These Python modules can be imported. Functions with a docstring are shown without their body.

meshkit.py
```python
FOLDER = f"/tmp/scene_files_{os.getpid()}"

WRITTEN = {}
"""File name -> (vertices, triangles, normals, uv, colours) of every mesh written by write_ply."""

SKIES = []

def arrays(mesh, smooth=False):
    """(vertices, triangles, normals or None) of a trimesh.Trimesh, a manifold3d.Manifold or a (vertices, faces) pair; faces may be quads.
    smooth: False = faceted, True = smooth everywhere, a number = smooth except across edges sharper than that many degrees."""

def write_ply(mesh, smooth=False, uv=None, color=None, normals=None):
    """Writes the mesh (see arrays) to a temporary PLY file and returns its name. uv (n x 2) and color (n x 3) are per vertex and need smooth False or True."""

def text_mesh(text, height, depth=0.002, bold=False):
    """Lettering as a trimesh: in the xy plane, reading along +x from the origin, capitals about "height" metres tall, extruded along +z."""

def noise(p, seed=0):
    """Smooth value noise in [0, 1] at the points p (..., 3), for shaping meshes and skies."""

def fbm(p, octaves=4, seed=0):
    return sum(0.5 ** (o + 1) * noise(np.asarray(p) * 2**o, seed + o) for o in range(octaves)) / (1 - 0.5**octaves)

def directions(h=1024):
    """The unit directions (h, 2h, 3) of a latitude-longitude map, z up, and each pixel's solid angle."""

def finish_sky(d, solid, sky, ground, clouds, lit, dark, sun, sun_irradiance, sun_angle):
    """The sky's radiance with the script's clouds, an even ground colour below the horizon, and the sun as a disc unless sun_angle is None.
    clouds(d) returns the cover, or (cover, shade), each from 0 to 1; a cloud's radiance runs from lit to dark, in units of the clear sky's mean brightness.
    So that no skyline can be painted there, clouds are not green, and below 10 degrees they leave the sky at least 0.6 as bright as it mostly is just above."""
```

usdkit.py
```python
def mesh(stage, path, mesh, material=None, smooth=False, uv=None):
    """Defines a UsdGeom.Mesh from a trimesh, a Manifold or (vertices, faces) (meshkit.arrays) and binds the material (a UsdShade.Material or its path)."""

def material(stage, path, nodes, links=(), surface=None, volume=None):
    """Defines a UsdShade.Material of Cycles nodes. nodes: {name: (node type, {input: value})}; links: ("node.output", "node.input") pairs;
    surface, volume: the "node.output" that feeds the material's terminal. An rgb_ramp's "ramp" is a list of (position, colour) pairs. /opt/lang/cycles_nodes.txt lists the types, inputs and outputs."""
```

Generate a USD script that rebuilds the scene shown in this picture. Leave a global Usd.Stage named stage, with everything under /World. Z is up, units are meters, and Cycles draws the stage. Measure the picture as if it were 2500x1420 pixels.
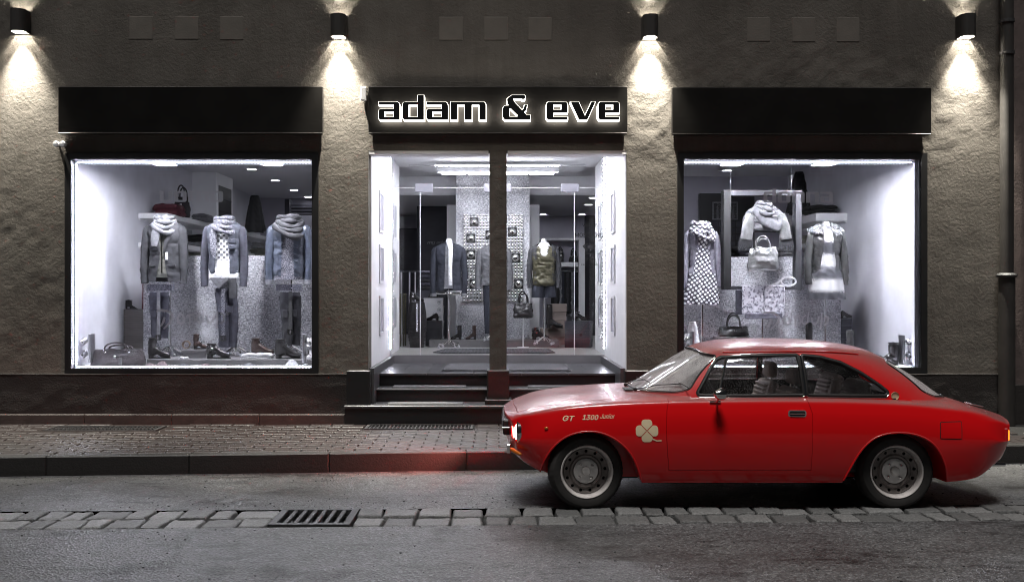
import math, random
import numpy as np
import trimesh, usdkit, meshkit
import manifold3d as m3
from scipy.interpolate import PchipInterpolator, LinearNDInterpolator
from shapely.geometry import Polygon, box as sbox, LineString, Point
from shapely.ops import unary_union
from shapely import affinity
from pxr import Usd, UsdGeom, UsdLux, UsdShade, Gf, Sdf

rng = np.random.default_rng(7)
stage = Usd.Stage.CreateInMemory()
UsdGeom.SetStageUpAxis(stage, UsdGeom.Tokens.z)
UsdGeom.SetStageMetersPerUnit(stage, 1.0)
W_ = UsdGeom.Xform.Define(stage, '/World')
stage.SetDefaultPrim(W_.GetPrim())
UsdGeom.Scope.Define(stage, '/World/Looks')

# ---------------------------------------------------------------- camera, sky, sun, lamps' strengths
F, CX, CY, H = 2400.0, 1214.0, 710.0, 1.65          # focal length and principal point in photo pixels, eye height in metres
cam = UsdGeom.Camera.Define(stage, '/World/camera')
cam.CreateHorizontalApertureAttr(36.0)
cam.CreateVerticalApertureAttr(36.0 * 581 / 1024)
cam.CreateFocalLengthAttr(36.0 * F / 2500)
cam.CreateHorizontalApertureOffsetAttr(36.0 * (1250 - CX) / 2500)
cam.CreateClippingRangeAttr(Gf.Vec2f(0.05, 500))
cam.AddTranslateOp().Set(Gf.Vec3d(0, 0, H))
cam.AddRotateXOp().Set(90.0)
cam.CreateExposureAttr(1.0)

SUN_EL, SUN_AZ = 75.0, 192.0                          # high street light level glow from behind the camera: degrees, azimuth from +Y clockwise
el, az = math.radians(SUN_EL), math.radians(SUN_AZ)
sdir = (math.cos(el) * math.sin(az), math.cos(el) * math.cos(az), math.sin(el))
dome = UsdLux.DomeLight.Define(stage, '/World/sky')
dome.GetPrim().SetCustomDataByKey('kind', 'structure')
sky_mat = usdkit.material(stage, '/World/Looks/night_sky', {
    's': ('sky_texture', {'sky_type': 'single_scattering', 'sun_disc': False, 'sun_elevation': el, 'sun_rotation': math.atan2(sdir[0], sdir[1])}),
    'h': ('hsv', {'saturation': 0.35}),
    'b': ('background_shader', {'strength': 0.0012})}, [('s.color', 'h.color'), ('h.color', 'b.color')], surface='b.background')
UsdShade.MaterialBindingAPI.Apply(dome.GetPrim()).Bind(sky_mat)
sun = UsdLux.DistantLight.Define(stage, '/World/night_glow')
sun.CreateNormalizeAttr(True); sun.CreateIntensityAttr(0.36); sun.CreateAngleAttr(14.0); sun.CreateColorAttr(Gf.Vec3f(1.0, 0.98, 0.95))
zax = np.array(sdir); xax = np.cross([0, 1, 0], zax); xax /= np.linalg.norm(xax); yax = np.cross(zax, xax)
M4 = np.eye(4); M4[0, :3], M4[1, :3], M4[2, :3] = xax, yax, zax
sun.AddTransformOp().Set(Gf.Matrix4d(*M4.ravel().tolist()))

E_LAMP, E_LED, E_SPOT, E_PEND, E_SIGN, E_HEAD, E_TAIL = 2700.0, 115.0, 720.0, 60.0, 3.6, 11.0, 1.5
E_DOWN, E_RECESS = 20.0, 80.0

E_BEAM, E_BEAM_CAR = 270.0, 55.0

# ---------------------------------------------------------------- naming, things, parts
USED, ORIG = {}, {'/World': np.zeros(3)}


def numbered(parent, name):
    k = USED.get((parent, name), 0)
    USED[(parent, name)] = k + 1
    return f'{parent}/{name}' if k == 0 else f'{parent}/{name}_{k:03d}'


def tag(path, label=None, cat=None, group=None, kind=None):
    p = stage.GetPrimAtPath(path)
    for k, v in (('label', label), ('category', cat), ('group', group), ('kind', kind)):
        if v:
            p.SetCustomDataByKey(k, v)
    return path


def thing(name, label=None, cat=None, loc=(0, 0, 0), group=None, kind=None):
    path = numbered('/World', name)
    x = UsdGeom.Xform.Define(stage, path)
    x.AddTranslateOp().Set(Gf.Vec3d(*map(float, loc)))
    ORIG[path] = np.array(loc, float)
    return tag(path, label, cat, group, kind)


def obj(name, mesh, mat, parent='/World', smooth=35, label=None, cat=None, group=None, kind=None):
    path = numbered(parent, name)
    if hasattr(mesh, 'to_mesh'):
        m = mesh.to_mesh(); mesh = (np.array(m.vert_properties[:, :3]), np.array(m.tri_verts))
    elif hasattr(mesh, 'vertices'):
        mesh = (np.array(mesh.vertices), np.array(mesh.faces))
    v, f = mesh
    o = ORIG[parent]
    usdkit.mesh(stage, path, (np.asarray(v, float) - o, f), mat, smooth=smooth)
    ORIG[path] = o
    return tag(path, label, cat, group, kind)


def dup(src, loc, label, rotz=0.0, cat=None, group=None, scale=None):
    cd = stage.GetPrimAtPath(src).GetCustomData()
    base = src.rsplit('/', 1)[1]
    if base[-4:-3] == '_' and base[-3:].isdigit():
        base = base[:-4]
    path = numbered('/World', base)
    x = UsdGeom.Xform.Define(stage, path)
    x.GetPrim().GetReferences().AddInternalReference(src)
    x.ClearXformOpOrder()
    x.AddTranslateOp(opSuffix='place').Set(Gf.Vec3d(*map(float, loc)))
    ops = [x.GetOrderedXformOps()[-1]]
    if rotz:
        ops.append(x.AddRotateZOp(opSuffix='turn')); ops[-1].Set(float(rotz))
    if scale:
        ops.append(x.AddScaleOp(opSuffix='size')); ops[-1].Set(Gf.Vec3f(*map(float, scale)))
    x.SetXformOpOrder(ops)
    x.GetPrim().SetInstanceable(True)
    return tag(path, label, cat or cd.get('category'), group or cd.get('group'))


# ---------------------------------------------------------------- mesh helpers: a mesh is (vertices, triangles)
def P(x, y, Y):
    return np.array([(x - CX) * Y / F, Y, H - (y - CY) * Y / F])


def PX(x, Y):
    return (x - CX) * Y / F


def PZ(y, Y):
    return H - (y - CY) * Y / F


def cat_(*ms):
    vs, fs, n = [], [], 0
    for m in ms:
        if m is None:
            continue
        v, f = (m.vertices, m.faces) if hasattr(m, 'vertices') else m
        vs.append(np.asarray(v, float)); fs.append(np.asarray(f, int) + n); n += len(v)
    return np.vstack(vs), np.vstack(fs)


def move(m, t=(0, 0, 0), rz=0.0, rx=0.0, ry=0.0, s=1.0, c=(0, 0, 0)):
    v, f = m
    v = (np.asarray(v, float) - c) * s
    for ang, (i, j) in ((rx, (1, 2)), (ry, (2, 0)), (rz, (0, 1))):
        if ang:
            a = math.radians(ang); x, y = v[:, i].copy(), v[:, j].copy()
            v[:, i], v[:, j] = x * math.cos(a) - y * math.sin(a), x * math.sin(a) + y * math.cos(a)
    return v + np.asarray(t, float) + np.asarray(c, float), f


_S = np.array([(x, y, z) for x in (-1, 1) for y in (-1, 1) for z in (-1, 1)], float)
BOXF = np.array([(0, 1, 3), (0, 3, 2), (4, 6, 7), (4, 7, 5), (0, 4, 5), (0, 5, 1), (2, 3, 7), (2, 7, 6), (0, 2, 6), (0, 6, 4), (1, 5, 7), (1, 7, 3)])


def _chamf(h, b):
    pts = []
    for s in _S:
        for k in range(3):
            q = s * (h - b); q[k] = s[k] * h[k]; pts.append(q)
    return np.array(pts)


_hull = trimesh.Trimesh(_chamf(np.array([1.0, 1, 1]), 0.2), process=False).convex_hull
_order = [int(np.argmin(np.abs(_chamf(np.array([1.0, 1, 1]), 0.2) - q).sum(1))) for q in _hull.vertices]
CHF = np.array(_order)[np.array(_hull.faces)]


def box(x0, x1, y0, y1, z0, z1, b=0.0):
    x0, x1, y0, y1, z0, z1 = min(x0, x1), max(x0, x1), min(y0, y1), max(y0, y1), min(z0, z1), max(z0, z1)
    c, h = np.array([x0 + x1, y0 + y1, z0 + z1]) / 2, np.array([x1 - x0, y1 - y0, z1 - z0]) / 2
    b = min(b, h.min() * 0.8)
    return (_S * h + c, BOXF) if b <= 0 else (_chamf(h, b) + c, CHF)


def pbox(px0, px1, py0, py1, Y, d, b=0.0):
    """A box whose front face at depth Y covers this photo rectangle, d metres deep."""
    return box(PX(px0, Y), PX(px1, Y), Y, Y + d, PZ(py1, Y), PZ(py0, Y), b)


def surf(Pg, wu=False, wv=False, capu=False):
    """Quads over a grid of points (m, n, 3)."""
    m, n = Pg.shape[:2]
    idx = np.arange(m * n).reshape(m, n)
    if wu: idx = np.vstack([idx, idx[:1]])
    if wv: idx = np.hstack([idx, idx[:, :1]])
    a, b, c, d = idx[:-1, :-1], idx[1:, :-1], idx[1:, 1:], idx[:-1, 1:]
    f = np.vstack([np.stack([a, b, c], -1).reshape(-1, 3), np.stack([a, c, d], -1).reshape(-1, 3)])
    v = Pg.reshape(-1, 3)
    if capu:
        k = len(v); v = np.vstack([v, Pg[0].mean(0), Pg[-1].mean(0)])
        r0, r1 = idx[0], idx[-1]
        f = np.vstack([f, [(k, r0[i], r0[i + 1]) for i in range(len(r0) - 1)], [(k + 1, r1[i + 1], r1[i]) for i in range(len(r1) - 1)]])
    return v, f


def tube(pts, r, n=8, closed=False, flat=None, up=None):
    pts = np.asarray(pts, float); m = len(pts); r = np.broadcast_to(np.asarray(r, float), m)
    t = (np.roll(pts, -1, 0) - np.roll(pts, 1, 0)) if closed else np.gradient(pts, axis=0)
    t /= np.linalg.norm(t, axis=1, keepdims=True) + 1e-12
    u = np.array(up, float) if up is not None else (np.array([0, 0, 1.0]) if abs(t[0][2]) < 0.9 else np.array([1.0, 0, 0]))
    rings = []
    for i in range(m):
        u = u - t[i] * (u @ t[i]); u /= np.linalg.norm(u) + 1e-12
        w = np.cross(t[i], u)
        a = np.arange(n) / n * 2 * math.pi
        fl = 1.0 if flat is None else flat
        rings.append(pts[i] + r[i] * (np.cos(a)[:, None] * u * fl + np.sin(a)[:, None] * w))
    return surf(np.array(rings), wu=closed, wv=True, capu=not closed)


def lathe(prof, n=32, c=(0, 0, 0), axis='z'):
    prof = np.asarray(prof, float); a = np.arange(n) / n * 2 * math.pi
    g = np.stack([prof[:, 0:1] * np.cos(a), prof[:, 0:1] * np.sin(a), np.repeat(prof[:, 1:2], n, 1)], -1)
    if axis == 'y': g = g[..., [0, 2, 1]] * [1, -1, 1]
    if axis == 'x': g = g[..., [2, 0, 1]]
    return surf(g + np.asarray(c, float), wv=True)


def cyl(p0, p1, r, n=16):
    return tube(np.linspace(p0, p1, 2), r, n)


def sphere(c, r, n=2, s=(1, 1, 1)):
    m = trimesh.creation.icosphere(n, r)
    return np.array(m.vertices) * s + np.asarray(c), np.array(m.faces)


def polys(g):
    return [p for p in getattr(g, 'geoms', [g]) if p.geom_type == 'Polygon' and p.area > 1e-9]


def ext(poly, y0, y1):
    """A polygon in the xz plane extruded from y0 to y1 > y0."""
    out = []
    for p in polys(poly):
        m = trimesh.creation.extrude_polygon(p, y1 - y0, engine='earcut')
        v = np.array(m.vertices)
        out.append((np.stack([v[:, 0], y1 - v[:, 2], v[:, 1]], 1), np.array(m.faces)))
    return cat_(*out)


def extz(poly, z0, z1):
    return cat_(*[move((np.array(m.vertices), np.array(m.faces)), (0, 0, z0)) for p in polys(poly) for m in [trimesh.creation.extrude_polygon(p, z1 - z0, engine='earcut')]])


def man(m):
    v, f = (m.vertices, m.faces) if hasattr(m, 'vertices') else m
    t = trimesh.Trimesh(v, f, process=True, merge_norm=True, merge_tex=True)
    t.fix_normals()
    q = m3.Manifold(m3.Mesh(np.asarray(t.vertices, np.float32), np.asarray(t.faces, np.uint32)))
    return q


def unman(q):
    m = q.to_mesh()
    return np.array(m.vert_properties[:, :3], float), np.array(m.tri_verts, int)


def blob(balls, chains, edge=0.012, smooth=6):
    """Hulls of the spheres named in each chain, joined, refined and smoothed: balls {k: (x, y, z, r)}."""
    sp = {k: m3.Manifold.sphere(b[3], 14).translate([float(q) for q in b[:3]]) for k, b in balls.items()}
    q = None
    for c in chains:
        h = m3.Manifold.batch_hull([sp[k] for k in c]) if len(c) > 1 else sp[c[0]]
        q = h if q is None else q + h
    v, f = unman(q.refine_to_length(edge))
    t = trimesh.Trimesh(v, f, process=True)
    trimesh.smoothing.filter_taubin(t, iterations=smooth)
    return np.array(t.vertices), np.array(t.faces)


def wrinkle(m, amp, scale, seed=0, aniso=(1, 1, 1), ridge=True):
    v, f = np.asarray(m[0], float), m[1]
    t = trimesh.Trimesh(v, f, process=False)
    n = np.array(t.vertex_normals)
    q = meshkit.fbm(v * np.asarray(aniso) * scale, 3, seed)
    q = (1 - np.abs(2 * q - 1) * 2) if ridge else 2 * q - 1
    return v + n * (amp * q)[:, None], f


def subdiv(m, size):
    v, f = trimesh.remesh.subdivide_to_size(m[0], m[1], size, max_iter=12)
    return np.array(v), np.array(f)


def rr(x0, y0, x1, y1, r):
    return sbox(x0 + r, y0 + r, x1 - r, y1 - r).buffer(r, 6)


# ---------------------------------------------------------------- materials
def mat(name, nodes, links, surface='p.BSDF'):
    return usdkit.material(stage, '/World/Looks/' + name, nodes, links, surface=surface)


def pm(name, col, rough=0.5, metal=0.0, var=0.25, vs=6.0, bump=0.0, bs=60.0, bd=0.01, st=(1, 1, 1), **kw):
    """Principled material whose colour and relief vary with noise in space."""
    col = np.asarray(col, float)
    nodes = {'g': ('geometry', {}), 'mp': ('mapping', {'scale': st}),
             'n': ('noise_texture', {'scale': vs, 'detail': 5.0, 'roughness': 0.6}),
             'r': ('rgb_ramp', {'ramp': [(0.3, col * (1 - var)), (0.7, np.minimum(col * (1 + var), 1))]}),
             'p': ('principled_bsdf', {'roughness': rough, 'metallic': metal, **kw})}
    links = [('g.position', 'mp.vector'), ('mp.vector', 'n.vector'), ('n.fac', 'r.fac'), ('r.color', 'p.base_color')]
    if bump:
        nodes['n2'] = ('noise_texture', {'scale': bs, 'detail': 4.0, 'roughness': 0.6})
        nodes['bp'] = ('bump', {'strength': bump, 'distance': bd})
        links += [('mp.vector', 'n2.vector'), ('n2.fac', 'bp.height'), ('bp.normal', 'p.normal')]
    return mat(name, nodes, links)


def emit(name, col, strength):
    return mat(name, {'e': ('emission', {'color': col, 'strength': strength})}, [], 'e.emission')


def pane(name, tint=(0.95, 0.96, 0.97), refl=0.9, rough=0.0, dew_haze=0.0, film=0.05, drop=0.22, vs=95.0):
    nodes = {'t': ('transparent_bsdf', {'color': tint}), 'g': ('glossy_bsdf', {'roughness': rough, 'color': (refl,) * 3}),
             'f': ('fresnel', {'IOR': 1.45}), 'm': ('mix_closure', {})}
    links = [('f.fac', 'm.fac'), ('t.BSDF', 'm.closure1'), ('g.BSDF', 'm.closure2')]
    if not dew_haze:
        return mat(name, nodes, links, 'm.closure')
    nodes |= {'o': ('geometry', {}), 'v': ('voronoi_texture', {'scale': vs, 'randomness': 1.0}), 'r': ('rgb_ramp', {'ramp': [(0.0, (1, 1, 1)), (drop, (1, 1, 1)), (drop + 0.08, (film,) * 3)]}),
              'n': ('noise_texture', {'scale': 9.0, 'detail': 4.0}), 'r2': ('rgb_ramp', {'ramp': [(0.35, (0.05 + film,) * 3), (0.7, (1, 1, 1))]}),
              'mu': ('math', {'math_type': 'multiply'}), 'mu2': ('math', {'math_type': 'multiply', 'value2': dew_haze}),
              'd0': ('diffuse_bsdf', {'color': (0.75, 0.73, 0.73)}), 'd1': ('translucent_bsdf', {'color': (0.8, 0.78, 0.78)}), 'd': ('mix_closure', {'fac': 0.55}), 'm2': ('mix_closure', {})}
    links += [('d0.BSDF', 'd.closure1'), ('d1.BSDF', 'd.closure2')]
    links += [('o.position', 'v.vector'), ('o.position', 'n.vector'), ('v.distance', 'r.fac'), ('n.fac', 'r2.fac'), ('r.color', 'mu.value1'), ('r2.color', 'mu.value2'),
              ('mu.value', 'mu2.value1'), ('mu2.value', 'm2.fac'), ('m.closure', 'm2.closure1'), ('d.closure', 'm2.closure2')]
    return mat(name, nodes, links, 'm2.closure')


M = {}
# plaster: sand finish with trowel lumps
M['plaster'] = mat('plaster', {
    'g': ('geometry', {}), 'n': ('noise_texture', {'scale': 1.3, 'detail': 6.0, 'roughness': 0.65}),
    'r': ('rgb_ramp', {'ramp': [(0.3, (0.096, 0.087, 0.078)), (0.55, (0.123, 0.112, 0.100)), (0.75, (0.148, 0.135, 0.120))]}),
    'n2': ('noise_texture', {'scale': 26.0, 'detail': 5.0, 'roughness': 0.55, 'distortion': 0.6}), 'n3': ('noise_texture', {'scale': 120.0, 'detail': 3.0}),
    'ad': ('math', {'math_type': 'multiply_add', 'value2': 0.4}),
    'mv': ('mapping', {'scale': (2.4, 1.0, 0.3)}), 'n4': ('noise_texture', {'scale': 1.0, 'detail': 7.0, 'roughness': 0.7}), 'r4': ('rgb_ramp', {'ramp': [(0.34, (0.84, 0.835, 0.83)), (0.52, (1.0, 1.0, 1.0)), (0.7, (1.1, 1.1, 1.1))]}), 'mm': ('mix', {'mix_type': 'multiply', 'fac': 1.0}),
    'bp': ('bump', {'strength': 0.42, 'distance': 0.014}), 'p': ('principled_bsdf', {'roughness': 0.85, 'specular_ior_level': 0.05})},
    [('g.position', 'n.vector'), ('g.position', 'n2.vector'), ('g.position', 'n3.vector'), ('n.fac', 'r.fac'), ('g.position', 'mv.vector'), ('mv.vector', 'n4.vector'), ('n4.fac', 'r4.fac'), ('r.color', 'mm.color1'), ('r4.color', 'mm.color2'), ('mm.color', 'p.base_color'),
     ('n3.fac', 'ad.value1'), ('n2.fac', 'ad.value3'), ('ad.value', 'bp.height'), ('bp.normal', 'p.normal')])
M['vent'] = pm('vent_cover_render', (0.124, 0.110, 0.095), 0.8, var=0.12, bump=0.15, bs=60)
M['neighbour'] = pm('neighbour_render', (0.10, 0.075, 0.07), 0.9, bump=0.4, bs=40)
M['plinth'] = pm('plinth_render', (0.021, 0.017, 0.0155), 0.75, bump=0.5, bs=55, bd=0.015)
M['base_stone'] = pm('base_stone', (0.055, 0.044, 0.04), 0.6, bump=0.3, bs=35)
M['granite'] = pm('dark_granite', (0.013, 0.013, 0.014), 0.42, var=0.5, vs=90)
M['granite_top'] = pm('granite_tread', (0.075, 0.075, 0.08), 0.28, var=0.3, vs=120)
M['white_wall'] = pm('white_wall', (0.78, 0.78, 0.80), 0.7, var=0.03, bump=0.08, bs=30)
M['grey_wall'] = pm('grey_lilac_wall', (0.42, 0.41, 0.47), 0.75, var=0.06, vs=3)
M['show_wall'] = pm('showcase_wall', (0.60, 0.60, 0.65), 0.75, var=0.10, vs=2.5, bump=0.1, bs=12)
M['dark_wall'] = pm('charcoal_wall', (0.03, 0.03, 0.04), 0.6)
M['ceiling'] = pm('shop_ceiling', (0.55, 0.55, 0.58), 0.8, var=0.03)
M['floor'] = pm('shop_floor', (0.42, 0.41, 0.40), 0.3, var=0.08, vs=4)
M['platform'] = pm('grey_platform', (0.16, 0.155, 0.16), 0.5, var=0.1)
M['frame_black'] = pm('black_frame', (0.012, 0.012, 0.013), 0.4)
M['sign_metal'] = mat('dark_brushed_metal', {
    'g': ('geometry', {}), 'mp': ('mapping', {'scale': (1.0, 1.0, 220.0)}), 'n': ('noise_texture', {'scale': 2.5, 'detail': 3.0}),
    'n0': ('noise_texture', {'scale': 3.0, 'detail': 4.0}), 'r': ('rgb_ramp', {'ramp': [(0.3, (0.045, 0.042, 0.04)), (0.7, (0.062, 0.058, 0.055))]}),
    'bp': ('bump', {'strength': 0.06, 'distance': 0.004}), 'p': ('principled_bsdf', {'metallic': 0.85, 'roughness': 0.38, 'anisotropic': 0.5})},
    [('g.position', 'mp.vector'), ('mp.vector', 'n.vector'), ('g.position', 'n0.vector'), ('n0.fac', 'r.fac'), ('r.color', 'p.base_color'), ('n.fac', 'bp.height'), ('bp.normal', 'p.normal')])
M['lamp_body'] = pm('lamp_body', (0.055, 0.052, 0.05), 0.45, metal=0.3, var=0.1, vs=60)
M['lamp_inside'] = pm('lamp_reflector', (0.6, 0.59, 0.56), 0.5, var=0.02)
M['lamp_glow'] = emit('lamp_light', (1.0, 0.94, 0.80), E_LAMP)
M['lamp_diffuser'] = emit('lamp_diffuser', (1.0, 0.94, 0.82), 130.0)
M['lamp_up'] = emit('lamp_light_upward', (1.0, 0.94, 0.80), E_LAMP * 0.28)
M['led'] = emit('led_light', (0.86, 0.86, 1.0), E_LED)
M['tape'] = pm('led_tape', (0.7, 0.7, 0.75), 0.5, var=0.02)
M['spot_glow'] = emit('spot_light', (0.93, 0.93, 1.0), E_SPOT)
M['down_glow'] = emit('downlight_glow', (0.93, 0.93, 1.0), E_DOWN)
M['recess_glow'] = emit('added_recess_light', (0.93, 0.93, 1.0), E_RECESS)
M['pend_glow'] = emit('pendant_light', (0.95, 0.95, 1.0), E_PEND)
M['sign_glow'] = emit('letter_light', (1.0, 0.94, 0.82), E_SIGN)
M['head_glow'] = emit('headlamp_light', (1.0, 0.30, 0.24), E_HEAD)
M['head_core'] = emit('headlamp_bulb', (1.0, 0.9, 0.8), 30.0)
M['tail_glow'] = emit('tail_light', (1.0, 0.22, 0.012), E_TAIL)
M['glass'] = pane('window_glass', refl=0.55)
M['frosted'] = mat('frosted_film', {'t': ('transparent_bsdf', {'color': (1, 1, 1)}), 'l': ('translucent_bsdf', {'color': (0.85, 0.84, 0.88)}), 'd': ('diffuse_bsdf', {'color': (0.4, 0.4, 0.43)}),
                   'a': ('mix_closure', {'fac': 0.3}), 'm': ('mix_closure', {'fac': 0.5})}, [('l.BSDF', 'a.closure1'), ('d.BSDF', 'a.closure2'), ('t.BSDF', 'm.closure1'), ('a.closure', 'm.closure2')], 'm.closure')
M['acrylic'] = mat('clear_acrylic', {'t': ('transparent_bsdf', {'color': (0.9, 0.9, 0.95)}), 'g': ('glossy_bsdf', {'roughness': 0.1, 'color': (0.9, 0.9, 1)}), 'm': ('mix_closure', {'fac': 0.25})},
                     [('t.BSDF', 'm.closure1'), ('g.BSDF', 'm.closure2')], 'm.closure')
M['chrome'] = pm('chrome', (0.75, 0.74, 0.73), 0.12, metal=1.0, var=0.05)
M['fitting'] = pm('door_fitting', (0.22, 0.22, 0.25), 0.45, metal=0.6, var=0.08)
M['steel'] = pm('brushed_steel', (0.55, 0.55, 0.58), 0.35, metal=1.0, var=0.08)
M['silver_bust'] = pm('silver_bust', (0.72, 0.71, 0.74), 0.3, metal=0.5, var=0.05)
M['rubber'] = pm('black_rubber', (0.015, 0.014, 0.014), 0.6, var=0.1)
M['mat'] = pm('door_mat', (0.085, 0.085, 0.09), 0.95, var=0.4, vs=150, bump=0.5, bs=300, bd=0.004)
M['white_paint'] = pm('white_shelf', (0.75, 0.75, 0.77), 0.45, var=0.02)
M['weave'] = mat('woven_wallpaper', {
    'g': ('geometry', {}), 'm1': ('mapping', {'scale': (26.0, 26.0, 210.0)}), 'm2': ('mapping', {'scale': (210.0, 210.0, 26.0)}),
    'n1': ('noise_texture', {'scale': 1.0, 'detail': 2.0}), 'n2': ('noise_texture', {'scale': 1.0, 'detail': 2.0}),
    'n0': ('noise_texture', {'scale': 1.6, 'detail': 3.0}), 'mx': ('math', {'math_type': 'maximum'}), 'ad': ('math', {'math_type': 'multiply_add', 'value2': 0.35}),
    'r': ('rgb_ramp', {'ramp': [(0.58, (0.10, 0.10, 0.115)), (0.70, (0.34, 0.34, 0.365)), (0.84, (0.80, 0.80, 0.84))]}),
    'bp': ('bump', {'strength': 0.5, 'distance': 0.01}), 'p': ('principled_bsdf', {'roughness': 0.4})},
    [('g.position', 'm1.vector'), ('g.position', 'm2.vector'), ('g.position', 'n0.vector'), ('m1.vector', 'n1.vector'), ('m2.vector', 'n2.vector'),
     ('n1.fac', 'mx.value1'), ('n2.fac', 'mx.value2'), ('n0.fac', 'ad.value1'), ('mx.value', 'ad.value3'), ('ad.value', 'r.fac'), ('r.color', 'p.base_color'), ('mx.value', 'bp.height'), ('bp.normal', 'p.normal')])
# road and paving
M['asphalt'] = mat('asphalt', {
    'g': ('geometry', {}), 'v': ('voronoi_texture', {'scale': 62.0}), 'vb': ('voronoi_texture', {'scale': 130.0}), 'sc': ('separate_color', {}), 'sb': ('separate_color', {}),
    'n': ('noise_texture', {'scale': 0.8, 'detail': 6.0, 'roughness': 0.65}), 'ms': ('mapping', {'scale': (1.1, 4.2, 1.0)}), 'nk': ('noise_texture', {'scale': 1.4, 'detail': 8.0, 'roughness': 0.75}),
    'rk': ('rgb_ramp', {'ramp': [(0.54, (1, 1, 1)), (0.62, (0.36, 0.36, 0.36))]}), 'r': ('rgb_ramp', {'ramp': [(0.3, (0.07, 0.07, 0.072)), (0.7, (0.135, 0.135, 0.137))]}),
    'rs': ('rgb_ramp', {'ramp': [(0.0, (0.28, 0.28, 0.28)), (0.5, (0.85, 0.85, 0.85)), (0.85, (1.5, 1.5, 1.5)), (1.0, (3.2, 3.2, 3.2))]}),
    'av': ('math', {'math_type': 'multiply_add', 'value2': 0.6}), 'mh': ('math', {'math_type': 'multiply', 'value2': 0.4}),
    'm1': ('mix', {'mix_type': 'multiply', 'fac': 1.0}), 'm2': ('mix', {'mix_type': 'multiply', 'fac': 1.0}),
    'rr': ('rgb_ramp', {'ramp': [(0.38, (0.27,) * 3), (0.62, (0.58,) * 3)]}), 'ad': ('math', {'math_type': 'multiply_add', 'value2': 0.6}),
    'bp': ('bump', {'strength': 1.0, 'distance': 0.009}), 'p': ('principled_bsdf', {'specular_ior_level': 0.5})},
    [('g.position', 'v.vector'), ('g.position', 'vb.vector'), ('v.color', 'sc.color'), ('vb.color', 'sb.color'), ('g.position', 'n.vector'), ('g.position', 'ms.vector'), ('ms.vector', 'nk.vector'), ('nk.fac', 'rk.fac'), ('n.fac', 'r.fac'),
     ('sb.r', 'mh.value1'), ('sc.r', 'av.value1'), ('mh.value', 'av.value3'), ('av.value', 'rs.fac'),
     ('r.color', 'm1.color1'), ('rs.color', 'm1.color2'), ('m1.color', 'm2.color1'), ('rk.color', 'm2.color2'), ('m2.color', 'p.base_color'), ('n.fac', 'rr.fac'), ('rr.color', 'p.roughness'),
     ('v.distance', 'ad.value1'), ('av.value', 'ad.value3'), ('ad.value', 'bp.height'), ('bp.normal', 'p.normal')])
for k, c in (('a', 0.095), ('b', 0.125), ('c', 0.16)):
    M['cobble_' + k] = pm('cobble_stone_' + k, (c, c, c * 0.99), 0.5, var=0.4, vs=60, bump=0.9, bs=70, bd=0.012)
    M['paver_' + k] = pm('paver_' + k, (0.006 + c * 0.13, 0.005 + c * 0.088, 0.005 + c * 0.08), 0.45, var=0.25, vs=30, bump=0.5, bs=110, bd=0.006)
M['joint'] = pm('joint_dirt', (0.009, 0.0085, 0.008), 0.9, bump=0.6, bs=80)
M['kerb'] = pm('kerb_stone', (0.016, 0.0145, 0.014), 0.55, var=0.3, vs=40, bump=0.5, bs=60)
M['iron'] = pm('cast_iron', (0.06, 0.06, 0.062), 0.5, metal=0.4, var=0.3, vs=40, bump=0.4, bs=90)
M['pipe'] = pm('drain_pipe', (0.035, 0.032, 0.03), 0.5, var=0.2, vs=5)
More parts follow.
